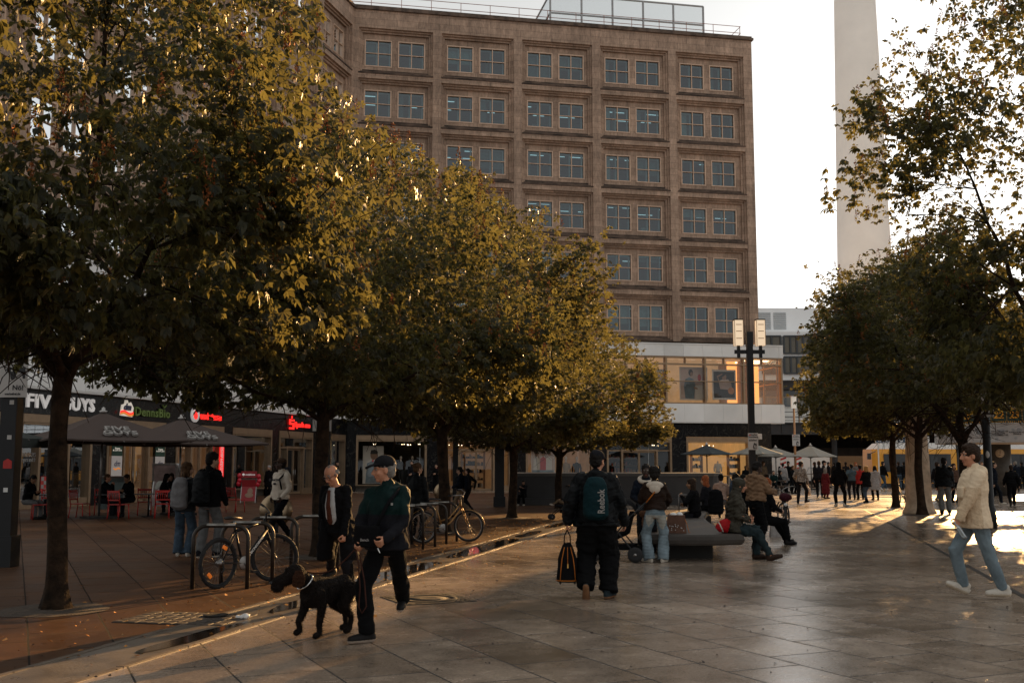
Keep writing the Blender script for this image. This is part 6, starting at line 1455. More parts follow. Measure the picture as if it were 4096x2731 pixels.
etube(g, [c + V3((0, 0, -.1)), c + V3((0, 0, -.09)), c + V3((0, 0, .09)), c + V3((0, 0, .1))], [.1, .13, .13, .1], [.03, .045, .045, .03], I['rs'], 14); me = remesh(g, .012, 1); me.materials.append(c_blk); link('pouch', me, o)
g = MB(); g.tube([c + I['rs'] * -.1 + V3((0, 0, .08)), I['at'](.28) + I['fs'] * .2 - I['rs'] * .02, I['at'](.42) + I['fs'] * .18 - I['rs'] * .09, I['at'](.52) - I['rs'] * .14 + V3((0, 0, .04)), I['at'](.4) - I['fs'] * .18 - I['rs'] * .05], .018, 6); g.build('strap', c_blk, o)
cM = Matrix(((I['rs'].x * -1, 0, I['fs'].x, c.x + I['fs'].x * .05), (I['rs'].y * -1, 0, I['fs'].y, c.y + I['fs'].y * .05), (0, 1, 0, c.z - .03), (0, 0, 0, 1))); text_mesh('Bench', .035, c_lgrey, .001, .0005, parent=o, M=cM)
# ---------------------------------------------------------------- bald man
x, y = G(339, 600)
I2 = person('bald man with glasses looking down, dark coat, pale shirt and brown tie', x, y, 1.68, 205, feet=[(V3((*G(352, 601), 0)) - V3((x, y, 0)), 0, -18), (V3((*G(331, 592), 0)) - V3((x, y, 0)) + V3((0, 0, .05)), -16, 10)], hands=[rel(344, 537, y - .28, x, y), (.25, .05, .74)], lean=13, head=(6, -32), lod=2, sk='ruddy', hair=('fringe', 'grey'), top=c_blk, bottom=c_blk2, hem=-.06, bulk=1.06, skirt=None, grip=(.9, .5), belly=.03, collar=False)
b_ = MB(); fs, rs, at = I2['fs'], I2['rs'], I2['at']
def front(t, w0, w1, d0, m, nm):
    g = MB(); etube(g, [at(a) + fs * b for a, b in zip(t, d0)], w0, w1, rs, 14); me = remesh(g, .01, 2); me.materials.append(m); link(nm, me, I2['root'])
front([.02, .15, .3, .44, .53], [.05, .075, .075, .06, .045], [.03, .035, .035, .03, .03], [.135, .15, .145, .115, .075], cloth('pale blue shirt', (.42, .42, .42), .9, .06), 'shirt')
front([.06, .1, .3, .48, .5], [.02, .04, .034, .022, .026], [.014, .014, .014, .014, .018], [.178, .19, .185, .152, .142], cloth('brown patterned tie', (.07, .022, .012), .6, .5, 60), 'tie')
g = MB(); hc, hr, hf, hu = I2['hc'], I2['hr'], I2['hf'], I2['hu']
for s in (-1, 1): g.tube([hc + hr * (s * .033 + .024 * math.cos(a)) + hf * .1 + hu * (.006 + .019 * math.sin(a)) for a in [i * .6283 for i in range(10)]], .0028, 5, closed=True); g.tube([hc + hr * s * .057 + hf * .095 + hu * .01, hc + hr * s * .078 + hf * .0 + hu * .008], .0025, 5)
g.build('glasses', BLACK_METAL, I2['root'])
# open coat tails
for s in (-1, 1):
    g = MB(); a = at(.02) + rs * s * .15 + fs * .03; etube(g, [a + V3((0, 0, .1)), a + V3((0, 0, -.1)), a + V3((0, 0, -.36)) + rs * s * .03, a + V3((0, 0, -.4)) + rs * s * .03], [.07, .085, .09, .08], [.14, .15, .15, .14], rs, 14); me = remesh(g, .014, 2); wrinkle(me, .01, 18, 5); me.materials.append(c_blk); link('coat_tail', me, I2['root'])
# ---------------------------------------------------------------- dog
FUR = cloth('dark brown curly fur', (.01, .007, .006), .75, .5, 30, 1.0); FURB = cloth('rusty ear fur', (.035, .014, .007), .7, .4, 30, 1.0)
x, y = G(326, 634); dg = thing('dog', 'large dark brown curly dog on a lead turning its head to the left', 'dog', (x, y, 0))
df = V3((-.58, -.81, 0)).normalized(); dr = V3((df.y, -df.x, 0)); 
def D(f_, r_, z): return df * f_ + dr * r_ + V3((0, 0, z))
def vox_obj(g, m, nm, par, v=.01, amp=.006, fr=70, sd=1):
    me = remesh(g, v, 2); wrinkle(me, amp, fr, sd); me.materials.append(m); return link(nm, me, par)
g = MB()
etube(g, [D(-.33, 0, .47), D(-.27, 0, .485), D(-.1, 0, .475), D(.08, 0, .455), D(.22, 0, .45), D(.3, 0, .47)], [.06, .105, .1, .125, .12, .07], [.08, .125, .115, .155, .16, .1], dr, 18)
caps(g, D(.22, 0, .5), D(.36, .02, .63), .1, .075); g.ell(D(.41, .035, .66), (.1, .11, .1)); hd = V3((-.95, -.3, -.14)).normalized(); hb = D(.41, .035, .66)
caps(g, hb + hd * .05 + V3((0, 0, -.02)), hb + hd * .19 + V3((0, 0, -.055)), .074, .062); g.ell(hb + hd * .19 + V3((0, 0, -.1)), (.07, .06, .06)); g.ell(hb + hd * .07 + V3((0, 0, .045)), (.05, .05, .035))
def leg(pts, rad):
    for (a, b), (ra, rb) in zip(zip(pts, pts[1:]), zip(rad, rad[1:])): caps(g, a, b, ra, rb, 9)
leg([D(.2, -.09, .44), D(.17, -.1, .3), D(.2, -.1, .15), D(.19, -.1, .045), D(.25, -.1, .03)], [.075, .05, .034, .029, .034])
leg([D(.2, .09, .44), D(.22, .1, .29), D(.3, .1, .16), D(.27, .1, .07), D(.33, .1, .055)], [.075, .05, .034, .029, .034])
leg([D(-.24, -.09, .46), D(-.14, -.1, .3), D(-.27, -.1, .17), D(-.25, -.1, .045), D(-.19, -.1, .03)], [.1, .062, .031, .027, .033])
leg([D(-.24, .09, .46), D(-.2, .1, .3), D(-.38, .1, .18), D(-.4, .1, .045), D(-.34, .1, .03)], [.1, .062, .031, .027, .033])
leg([D(-.32, 0, .53), D(-.37, 0, .6), D(-.37, 0, .7)], [.035, .028, .02])
ob_ = vox_obj(g, FUR, 'body', dg, .01, .003)
rng = np.random.default_rng(5); me = ob_.data; nv = len(me.vertices); co = np.empty(nv * 3, np.float32); no = np.empty(nv * 3, np.float32); me.vertices.foreach_get('co', co); me.vertices.foreach_get('normal', no); co = co.reshape(-1, 3); no = no.reshape(-1, 3)
ix = rng.integers(0, nv, 16000); Pf, Nf = co[ix], no[ix]; dv = Nf * .6 + np.array([[-df.x * .5, -df.y * .5, -.45]]) + rng.normal(0, .45, (16000, 3)); dv /= np.linalg.norm(dv, axis=1, keepdims=True); sd_ = np.cross(dv, Nf); sd_ /= np.linalg.norm(sd_, axis=1, keepdims=True) + 1e-6; ln_ = rng.uniform(.012, .03, (16000, 1))
Vf = np.stack([Pf - sd_ * .0016 - Nf * .003, Pf + sd_ * .0016 - Nf * .003, Pf + dv * ln_], 1).reshape(-1, 3); fo = link('fur', np_mesh('fur', Vf, np.arange(48000).reshape(-1, 3), [FUR]), dg); tag(fo, kind='stuff')
side_h = hd.cross(V3((0, 0, 1))).normalized()
for s in (-1, 1):
    g = MB(); e0 = hb + side_h * s * .095 + V3((0, 0, .04)) - hd * .015; etube(g, [e0, e0 + side_h * s * .02 + V3((0, 0, -.07)), e0 + side_h * s * .015 + V3((0, 0, -.15)), e0 + side_h * s * .01 + V3((0, 0, -.17))], [.04, .07, .066, .03], [.02, .016, .014, .01], hd, 10); vox_obj(g, FURB, 'ear', dg, .009, .004)
b_ = MB(); b_.ell(hb + hd * .248 + V3((0, 0, -.05)), (.022, .026, .02)); 
for s in (-1, 1): b_.ell(hb + hd * .082 + side_h * s * .045 + V3((0, 0, .02)), (.012, .012, .012))
b_.build('nose_and_eyes', INK, dg)
b_ = MB(); nk = D(.31, .012, .575); ax = (D(.36, .02, .63) - D(.22, 0, .5)).normalized(); pu, pw = perp(ax); b_.tube([nk + (pu * math.cos(a) + pw * math.sin(a)) * .097 for a in [i * .4488 for i in range(14)]], .009, 6, closed=True); b_.build('collar', CHROME, dg); dg.scale = (.92, .92, .92)
# leash from collar to the old man's right hand, with the spare loop hanging
hand = PI1['o'] + PI1['arms'][1][2] + (PI1['arms'][1][2] - PI1['arms'][1][1]).normalized() * .085
a = V3((x, y, 0)) + (nk + V3((.03, 0, .095))) * .92; g = MB(); mid = [a.lerp(hand, t) - V3((0, 0, .09 * math.sin(math.pi * t))) for t in [i / 12 for i in range(13)]]; g.tube(mid, .006, 6)
L2 = [hand, hand + V3((.03, -.02, -.12)), hand + V3((.05, -.02, -.35)), hand + V3((.04, -.02, -.52)), hand + V3((.07, -.02, -.58)), hand + V3((.11, -.02, -.52)), hand + V3((.09, -.02, -.3)), hand + V3((.04, -.02, -.05))]; g.tube(L2, .007, 6)
tag(g.build('leash', cloth('brown lead leather', (.05, .018, .012), .5)), 'dark dog lead running from the collar up to the old man\'s hand', 'lead')
# ---------------------------------------------------------------- man with the printed backpack
x, y = G(597, 597.5)
I = person('heavy man seen from behind in a black puffer jacket and black cap', x, y, 1.81, 6, feet=[(V3((-.15, -.2, .10)), -58, 0), (V3((*G(608, 598), 0)) - V3((x, y, 0)), 0, 22)], hands=[rel(568, 521, y - .02, x, y), rel(624, 521, y + .12, x, y)], lean=2, head=(24, -6), lod=2, sk='ruddy', hair=('short', 'black'), hat=('cap', c_blk2), top=c_puf, bottom=cloth('black baggy trousers', (.0045, .0045, .005)), shoes=cloth('dark blue sneaker', (.02, .03, .035)), sole=cloth('orange grey sole', (.2, .1, .05)), hem=-.05, bulk=1.42, hood=True, thigh=1.58, flare=.012, grip=(.9, .5), shoulder=1.12, wr=1.6)
bp = backpack('dark teal drawstring backpack with a sideways printed word', I, cloth('dark teal nylon', (.004, .021, .026), .65), w=.31, hh=.46, d=.16, zc=.3, off=.06, strap=c_blk)
c = I['at'](.3) - I['fs'] * (.16 + .16 * .45 + .06) * I['S']; yb = I['fs'] * -.086
ex = V3((0, 0, 1)); ey = -I['rs']; nz = -I['fs']; M = Matrix(((ex.x, ey.x, nz.x, yb.x + I['rs'].x * .075), (ex.y, ey.y, nz.y, yb.y + I['rs'].y * .075), (ex.z, ey.z, nz.z, -.05), (0, 0, 0, 1)))
text_mesh('Reebok', .12, S_CLOTH, .008, .002, parent=bp, M=M, width=.29)
hand = I['o'] + I['arms'][0][2] + (I['arms'][0][2] - I['arms'][0][1]).normalized() * .1
bg_ = thing('holdall', 'black upright holdall with orange piping carried by the heavy man', 'bag', (hand.x, hand.y, hand.z - .66)); g = MB(); etube(g, [V3((0, 0, .02)), V3((0, 0, .05)), V3((0, 0, .3)), V3((0, 0, .46)), V3((0, 0, .5))], [.125, .135, .12, .07, .04], [.09, .1, .09, .05, .03], V3((1, 0, 0)), 18); me = remesh(g, .012, 1); wrinkle(me, .004, 20, 2); me.materials.append(c_blk); link('body', me, bg_)
PIPE = cloth('orange piping', (.42, .13, .02), .5); g = MB()
for xx in (-.075, .075): g.tube([(xx * 1.25, -.088, .05), (xx * 1.1, -.1, .2), (xx * .9, -.085, .32), (xx * .5, -.055, .45)], .006, 5)
g.tube([(.138 * math.cos(a), .103 * math.sin(a), .045) for a in [i * .3927 for i in range(16)]], .007, 5, closed=True); g.tube([(-.0, -.1, .22), (0, -.088, .33), (0, -.06, .45)], .005, 5); g.build('piping', PIPE, bg_)
g = MB(); g.box((-.008, -.118, .2), (.008, -.105, .25)); g.build('zip_pull', mat('brass', (.6, .35, .1), .3, .9, 0), bg_); g = MB()
for xx in (-.04, .04): g.tube([(xx, -.01, .47), (xx * .9, -.01, .58), (0, 0, .66)], .008, 6)
g.build('handle', c_blk, bg_)
for xx in (-.09, .09): MB().cyl((xx - .012, -.03, .018), (xx + .012, -.03, .018), .02, n=10).build('wheel', RUBBER, bg_)
# ---------------------------------------------------------------- man in the cream jacket
x, y = G(979, 598.5)
def sp4(c, k): 
    if k == 't': return 1 if (c.z > .86 and c.x < -.01 and c.z < 1.36) else 0
    return 1 if (c.x < -.12 and c.z < .5) else 0
fA = V3((*G(959, 596), 0)) - V3((x, y, 0)); fB = V3((*G(1004.5, 598.5), 0)) - V3((x, y, 0))
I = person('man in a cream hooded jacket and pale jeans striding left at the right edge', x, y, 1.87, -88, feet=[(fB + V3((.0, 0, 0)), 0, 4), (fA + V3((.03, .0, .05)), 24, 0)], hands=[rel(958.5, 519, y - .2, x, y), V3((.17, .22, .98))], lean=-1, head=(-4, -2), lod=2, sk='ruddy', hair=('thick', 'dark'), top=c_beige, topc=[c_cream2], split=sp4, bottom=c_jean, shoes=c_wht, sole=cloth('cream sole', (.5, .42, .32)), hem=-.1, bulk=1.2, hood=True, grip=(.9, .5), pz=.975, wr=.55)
g = MB(); c = I['pel'] + V3((-.03, -.2, -.02)); g.box((c.x - .04, c.y - .02, c.z - .012), (c.x + .04, c.y, c.z + .012)); g.build('label_patch', INK, I['root'])
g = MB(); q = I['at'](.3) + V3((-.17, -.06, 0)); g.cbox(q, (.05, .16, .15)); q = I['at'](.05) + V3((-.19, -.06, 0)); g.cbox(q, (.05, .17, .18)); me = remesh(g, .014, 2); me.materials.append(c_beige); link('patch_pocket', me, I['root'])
hand = I['o'] + I['arms'][0][2] + (I['arms'][0][2] - I['arms'][0][1]).normalized() * .09
bt = thing('water_bottle', 'clear ribbed plastic bottle held by the man in the cream jacket', 'bottle', hand); M = Matrix.Rotation(R(180 - 32), 4, 'Y'); g = MB(M); g.lathe([(.012, -.03), (.013, 0), (.028, .03), (.033, .05), (.031, .06), (.033, .07), (.031, .085), (.033, .1), (.031, .115), (.033, .13), (.031, .145), (.033, .16), (.031, .18), (.028, .2)], 18); g.build('bottle', glassmat('clear bottle plastic', (.85, .9, .9), .08, .25), bt); MB(M).lathe([(.015, -.04), (.015, -.022)], 12).build('cap', WHITE_PAINT, bt)
# ---------------------------------------------------------------- standing group left of the bench
x, y = G(656, 562)
def sp5(c, k): return 1 if (k == 'b' and .5 < c.z < .8 and c.y < -.02) else 0
I = person('woman seen from behind in a brown leather jacket, white hood and pale wide jeans', x, y, 1.60, 8, feet=[(-.11, 0, 0, 0, -45), (.12, .02, 0, 0, 20)], hands=[(-.17, .3, .98), (.17, .3, .95)], head=(-6, -14), lod=2, sk='tan', hair=('afro', 'black'), top=c_brn, bottom=[c_jean, cloth('faded denim', (.33, .33, .3), .9, .2, 8)], split=sp5, shoes=c_wht, sole=c_wht, hem=.06, bulk=1.16, flare=.05, wr=1.4)
g = MB(); hb = I['at'](.52) - I['fs'] * .085; M = Matrix((I['rs'], I['fs'], V3((0, 0, 1)))).transposed(); g.ell(hb, (.15, .085, .07), 14, 9, M); g.ell(hb - V3((0, 0, .06)) - I['fs'] * .05, (.1, .05, .08), 12, 8, M); me = remesh(g, .012, 2); me.materials.append(c_white); link('hood', me, I['root'])
g = MB(); g.tube([I['at'](.5) + I['rs'] * .07 - I['fs'] * .13, I['at'](.36) - I['rs'] * .03 - I['fs'] * .195, I['at'](.2) - I['rs'] * .15 - I['fs'] * .165], .01, 6); g.build('shoulder_strap', PIPE, I['root'])
x6, y6 = G(647, 557)
I6 = person('dark skinned man in a white hood with a child strapped to his chest', x6, y6, 1.66, 185, feet=[(-.1, .03, 0, 0, -12), (.08, 0, 0, 0, 12)], hands=[(-.14, .3, 1.1), (.14, .3, 1.0)], head=(0, -12), lod=2, sk='dark', hair=('short', 'black'), top=c_navy, bottom=c_blk2, shoes=c_wht, sole=c_wht, bulk=1.1)
g = MB(); hb = I6['at'](.54); g.tube([hb + V3((math.cos(a) * .12, math.sin(a) * .1 - .02, .01 - .05 * math.cos(a - math.pi * 1.5))) for a in [i * .3927 for i in range(16)]], .042, 8, closed=True); me = remesh(g, .013, 2); me.materials.append(c_white); link('hood', me, I6['root'])
cx, cy = x6 - .09, y6 - .27
c6 = person('small child in a fluffy brown hat carried on the man\'s chest', cx, cy, .82, 40, pz=.83, feet=[(-.1, .1, .5, -30, 0), (.08, .06, .47, -30, 0)], hands=[(-.1, .16, 1.0), (.1, .16, .98)], head=(0, -15), lod=1, sk='tan', hair=('short', 'dark'), hat=('fluffy', cloth('brown teddy fleece', (.2, .11, .065), .95, .3, 30)), top=cloth('grey blue carrier', (.05, .065, .08)), bottom=cloth('brown teddy trousers', (.17, .09, .055), .95, .3, 30), shoes=cloth('brown teddy trousers', (0, 0, 0)), bulk=1.25, thigh=1.4)
# toddler stays on the ground plane reference of its root; bag on the bench
def gift(label, x, y, z, w, d, h, m): 
    o = thing('tote_bag', label, 'bag', (x, y, z), R(-12)); g = MB(); g.add([(-w, -d, 0), (w, -d, 0), (w, d, 0), (-w, d, 0), (-w * .86, -d * .7, h), (w * .86, -d * .7, h), (w * .86, d * .7, h), (-w * .86, d * .7, h)], [(3, 2, 1, 0), (0, 1, 5, 4), (1, 2, 6, 5), (2, 3, 7, 6), (3, 0, 4, 7), (4, 5, 6, 7)]); g.build('body', m, o)
    g = MB(); g.ell((-.05, 0, h), (.07, .05, .04)); g.ell((.06, 0, h), (.06, .05, .05)); g.build('wrapping', WHITE_PAINT, o)
    g = MB()
    for i in range(14): rr_ = random.Random(i); g.ell((rr_.uniform(-w * .85, w * .85), -d * .93 + .3 * d * rr_.random() * 0 - .004, rr_.uniform(.04, h * .5)), (.008, .006, .008), 6, 4)
    g.build('dots', WHITE_PAINT, o); MB().tube([(w * .8, -.05, h * .9), (w * 1.1, -.08, h * .5), (w * 1.3, -.1, .02), (w * 1.45, -.1, .012)], .006, 5).build('strap', PIPE, o)
pb = atY(676.5, 532, 19.1); gift('brown dotted tote bag with white wrapping on the front of the bench', pb.x, 19.1, .462, .17, .1, .31, cloth('brown dotted cotton', (.13, .07, .05)))
# ---------------------------------------------------------------- pushchairs
def stroller(label, x, y, rz, cover):
    o = thing('pushchair', label, 'pushchair', (x, y, 0), rz)
    for nm, px, py, rr_ in (('wheel', -.27, -.3, .13), ('wheel', .27, -.3, .13), ('wheel', -.12, .42, .09), ('wheel', .12, .42, .09)):
        g = MB(Matrix.Translation((px, py, rr_)) @ Matrix.Rotation(R(90), 4, 'Y')); g.lathe([(rr_ * .6, -.02), (rr_, -.016), (rr_, .016), (rr_ * .6, .02)], 20); w_ = g.build(nm, RUBBER, o)
        g = MB(Matrix.Translation((px, py, rr_)) @ Matrix.Rotation(R(90), 4, 'Y')); g.lathe([(rr_ * .22, -.022), (rr_ * .22, .022)], 10)
        for k in range(3): a = k * 2.094; g.cyl((0, 0, 0), (rr_ * .8 * math.cos(a), rr_ * .8 * math.sin(a), 0), .012, n=5)
        g.build('hub', STEEL, w_)
    g = MB()
    for s in (-1, 1): g.tube([(s * .12, .42, .12), (s * .2, .1, .4), (s * .24, -.2, .75), (s * .24, -.5, 1.02)], .014, 6); g.tube([(s * .27, -.3, .14), (s * .22, .0, .5)], .014, 6)
    g.tube([(-.27, -.3, .13), (.27, -.3, .13)], .014, 6); g.tube([(-.12, .42, .12), (.12, .42, .12)], .012, 6); g.build('frame', BLACK_METAL, o); MB().tube([(-.24, -.5, 1.02), (-.2, -.55, 1.03), (.2, -.55, 1.03), (.24, -.5, 1.02)], .022, 8).build('handlebar', RUBBER, o)
    g = MB(); etube(g, [(0, .3, .42), (0, .1, .4), (0, -.12, .5), (0, -.22, .85)], [.16, .18, .18, .16], [.04, .06, .06, .04], V3((1, 0, 0)), 12); me = remesh(g, .02, 1); me.materials.append(cover); link('seat', me, o)
    g = MB(); n = 8; vs = []
    for i in range(n + 1):
        a = R(15 + 95 * i / n)
        for s in (-1, -.6, 0, .6, 1): vs.append((s * .2, -.12 - .33 * math.cos(a) * .6, .72 + .33 * math.sin(a) * (1 - .18 * s * s)))
    g.add(vs, [(i * 5 + j, i * 5 + j + 1, (i + 1) * 5 + j + 1, (i + 1) * 5 + j) for i in range(n) for j in range(4)], True); g.build('hood', cover, o); MB().box((-.17, -.28, .2), (.17, .12, .3)).build('basket', c_blk, o); return o
sx_, sy_ = G(622, 561); stroller('black pushchair half hidden by the heavy man with the holdall', sx_ - .02, sy_ + .1, R(75), c_blk)
sx_, sy_ = G(565, 519); stroller('black pushchair with a child, in front of the farthest left tree', sx_, sy_, R(100), c_blk2)
person('child in dark clothes lying back in the farther pushchair', sx_, sy_, .85, -80, pz=.5, lean=-38, feet=[(-.08, .38, .42, 20, 0), (.08, .38, .42, 20, 0)], hands=[(-.12, .15, .6), (.12, .15, .6)], lod=1, sk='light', hair=('short', 'dark'), top=c_blk, bottom=c_khaki, shoes=c_wht)
# ---------------------------------------------------------------- people on and around the bench
SEAT = .46
def seated(label, u, v, yaw, h=1.68, knee=.42, seat=SEAT, Y=None, fx=.0, lod=1, lean=6, head=(0, -5), **k):
    if Y is None: p = ground(u, v, seat + .0)
    else: q = atY(u, v, Y); p = (q.x, Y)
    S = h / 1.75; k.setdefault('hands', [(-.14, .33, seat + .24), (.14, .33, seat + .24)]); k.setdefault('feet', [(-.12, knee + .04, 0, 0, -6), (.12, knee, 0, 0, 6)])
    return person(label, p[0], p[1], h, yaw, pz=seat + .1 * S, lean=lean, head=head, lod=lod, **k)
p = ground(732, 532, SEAT); hx, hy = p
f1 = V3((*G(772, 560), 0)) - V3((hx, hy, 0)); f2 = V3((*G(757, 558.5), 0)) - V3((hx, hy, 0))
I7 = person('man in a grey olive hooded rain jacket sitting with one leg stretched out', hx, hy, 1.78, 92, pz=.56, feet=[(f2, 0, 6), (V3((f1.x, f1.y, 0)), 16, 12)], hands=[(-.1, .3, .72), (.1, .28, .68)], lean=10, head=(4, -8), lod=2, sk='ruddy', hair=None, hoodup=c_olive, top=c_olive, bottom=cloth('dark teal denim', (.02, .032, .036), .85, .3, 5), shoes=cloth('brown leather boot', (.035, .02, .014), .45), hem=-.08, bulk=1.22, wr=1.9, grip=(.5, .5))
I8 = person('man in a tan quilted jacket looking at his phone behind the bench', *G(757, 549), 1.72, 62, feet=[(-.1, .04, 0), (.12, -.03, 0)], hands=[(-.04, .44, 1.14), (.16, .36, 1.1)], head=(6, -24), lod=2, sk='dark', hair=('short', 'black'), top=c_tan, bottom=c_blk, hem=.05, bulk=1.3, hood=True, wr=1.7, grip=(.6, .6))
w = I8['o'] + I8['arms'][0][2] + (I8['arms'][0][2] - I8['arms'][0][1]).normalized() * .1; ph = thing('phone', 'dark phone in the hands of the man in the tan jacket', 'phone', w); g = MB(); g.cbox((0, 0, .03), (.012, .07, .14), Matrix.Rotation(R(28), 3, 'Y')); g.build('case', INK, ph)
p = ground(724, 533.5, SEAT); o = thing('holdall', 'bright red sports bag with a white band behind the hooded man', 'bag', (p[0] + .02, p[1] + .25, SEAT)); g = MB(); etube(g, [V3((-.16, 0, .1)), V3((-.12, 0, .14)), V3((0, 0, .2)), V3((.16, 0, .22)), V3((.22, 0, .2))], [.08, .1, .12, .12, .08], [.09, .13, .19, .21, .16], V3((0, 1, 0)), 14); me = remesh(g, .014, 2); wrinkle(me, .006, 20, 3); me.materials.append(cloth('bright red nylon', (.34, .008, .012), .45)); me.materials.append(c_wht); mi = np.array([1 if abs((p_.center.x + .06) * .9 + (p_.center.z - .2) * .42) < .018 else 0 for p_ in me.polygons], np.int32); me.polygons.foreach_set('material_index', mi); link('body', me, o); o.scale = (.55, .6, .6)
seated('long haired woman in a black coat eating on the bench', 696, 517, -75, 1.62, hands=[(-.1, .3, .95), (.1, .26, .75)], hair=('long', 'dark'), top=c_blk, bottom=c_blk, bulk=1.2, sk='tan', lod=2, head=(-8, -4))
seated('woman with glowing reddish long hair and a black coat on the bench', 709, 510, -60, 1.68, hair=('long', 'red'), top=c_blk2, bottom=c_blk, bulk=1.15)
p = ground(716, 513.5, SEAT); blob_thing('backpack', 'big black rucksack standing on the bench behind the women', 'backpack', (p[0], p[1], SEAT), lambda g: etube(g, [V3((0, 0, .0)), V3((0, 0, .06)), V3((.0, 0, .35)), V3((0, 0, .55)), V3((0, 0, .6))], [.16, .2, .19, .15, .08], [.12, .15, .14, .11, .06], V3((1, 0, 0)), 16), c_blk, .018, .008)
seated('person in a beige hooded top and dark cap at the end of the bench', 721, 503, 20, 1.66, hair=('short', 'black'), hat=('beanie', c_blk), top=c_pink, bottom=c_grey, bulk=1.15, hood=True)
o = thing('suitcase', 'dark cabin suitcase with raised handle beside the women on the bench', 'suitcase', (*G(684, 538), 0)); MB().box((-.2, -.12, .04), (.2, .12, .56)).build('shell', c_blk2, o); g = MB(); g.tube([(-.1, 0, .56), (-.1, 0, .98), (.1, 0, .98), (.1, 0, .56)], .012, 6); g.build('handle', STEEL, o)
for s in (-1, 1): MB().cyl((s * .15 - .015, 0, .03), (s * .15 + .015, 0, .03), .03, n=10).build('wheel', RUBBER, o)
seated('man with a dark jacket and phone sitting by the rounded wall end', 732, 503, 95, 1.72, hair=('thick', 'black'), top=c_blue, bottom=c_blk, hands=[(-.06, .36, .95), (.1, .36, .95)], head=(0, -25), sk='tan')
seated('person in black with a phone behind the tan jacket', 741, 505, 80, 1.7, hair=('short', 'black'), top=c_blk, bottom=c_blk)
I9 = seated('person in dark clothes sitting beside the black bicycle', 764, 522, 70, 1.68, hair=('bun', 'red'), top=c_blk, bottom=c_blk, sk='light', feet=[(-.1, .62, 0, 10, -6), (.12, .5, 0, 0, 6)])
p = G(777, 536); gb = thing('carrier_bag', 'pale paper bag leaning beside the seated legs by the bicycle', 'bag', (p[0], p[1], 0)); g = MB(); g.add([(-.16, -.1, 0), (.16, -.1, 0), (.16, .1, 0), (-.16, .1, 0), (-.12, -.02, .46), (.02, -.02, .46), (.02, .03, .46), (-.12, .03, .46)], [(3, 2, 1, 0), (0, 1, 5, 4), (1, 2, 6, 5), (2, 3, 7, 6), (3, 0, 4, 7), (4, 5, 6, 7)]); g.build('bag', c_lgrey, gb)
# ---------------------------------------------------------------- left side walkers
I = person('woman in wide jeans with a light grey rucksack seen from behind', *G(183, 556), 1.68, 8, feet=[(-.1, 0, 0, 0, -20), (.1, .0, 0, 0, 5)], hands=[(-.2, .2, .95), (.2, .25, 1.0)], head=(55, 0), lod=2, sk='light', hair=('bob', 'brown'), top=cloth('dark grey check', (.04, .045, .05), .9, .4, 20), bottom=c_jeand, shoes=c_wht, sole=c_wht, hem=-.05, bulk=1.1, flare=.045)
backpack('light grey roll top rucksack on the woman in wide jeans', I, cloth('light grey canvas', (.2, .195, .2), .8), w=.34, hh=.55, d=.2, zc=.3)
I = person('tall man in black beside the woman with the grey rucksack', *G(207, 557), 1.86, 20, feet=[(-.1, -.1, 0, 0, -20), (.1, .12, 0, 0, 5)], hands=[(-.22, .15, .95), (.22, .2, .95)], head=(35, -8), lod=2, sk='light', hair=('thick', 'black'), top=c_blk, bottom=c_grey, shoes=c_blk2, sole=c_wht, hem=-.05, bulk=1.15, flare=.02)
backpack('black rucksack on the tall man in black', I, c_puf, w=.34, hh=.52, d=.18, zc=.27)
I = person('man in a pale printed hoodie and cap walking by the metal disc', *G(280, 541), 1.78, 215, feet=[(.16, .3, 0, 8, 0), (-.02, -.28, .06, -20, 0)], hands=[(-.24, .2, .95), (.3, -.02, .95)], head=(35, 8), lod=2, sk='dark', hair=('short', 'black'), hat=('cap', cloth('brown cap', (.05, .03, .02))), top=c_white, bottom=c_blk, shoes=c_blk, hem=.0, bulk=1.1, hood=True)
q = I['at'](.34) + I['fs'] * .2; Mx = Matrix(((-I['rs'].x, 0, I['fs'].x, q.x), (-I['rs'].y, 0, I['fs'].y, q.y), (0, 1, 0, q.z), (0, 0, 0, 1))); text_mesh('ST RACING', .07, INK, .004, .002, parent=I['root'], M=Mx @ Matrix.Translation((0, .06, -.02)), name='chest_print'); b_ = MB(Mx); b_.ell((0, -.02, -.02), (.05, .022, .012)); b_.build('chest_oval', c_navy, I['root'])
b_ = MB(); b_.tube([I['at'](.52) - I['rs'] * .12 + V3((0, 0, .03)), I['at'](.42) + I['fs'] * .17 - I['rs'] * .13, I['at'](.2) + I['fs'] * .14 - I['rs'] * .18], .02, 6); b_.build('pack_strap', c_blk, I['root'])
def far(label, u, vf, vt, yaw, group=None, lod=1, Y=None, **k):
    x, y = G(u, vf); D_ = y; h = (vf - vt) / FPX * D_ * 1.0; h = max(1.45, min(1.92, h)); return person(label, x, y, h, yaw, lod=lod, group=group, **k)
WALK = dict(feet=[(-.1, .3, .02, 14, 0), (.1, -.28, .08, -30, 0)], hands=[(-.27, -.12, .85), (.27, .2, .9)])
WALK2 = dict(feet=[(-.1, -.22, .05, -24, 0), (.1, .24, .01, 8, 0)], hands=[(-.27, .18, .88), (.27, -.1, .85)])
PHONE = dict(hands=[(-.08, .36, 1.15), (.1, .36, 1.12)])
far('woman with a pale bobble hat beside the red sandwich board', 268.5, 497, 465.5, 200, hat=('beanie', c_lgrey), hair=('short', 'grey'), top=c_blk, bottom=c_blk, skirt=(c_blk, .55), bulk=1.15)
far('person in a patterned dark jacket half behind the pale hoodie', 284, 498, 460.5, 170, hair=('short', 'black'), top=c_blk2, bottom=c_blk, bulk=1.1)
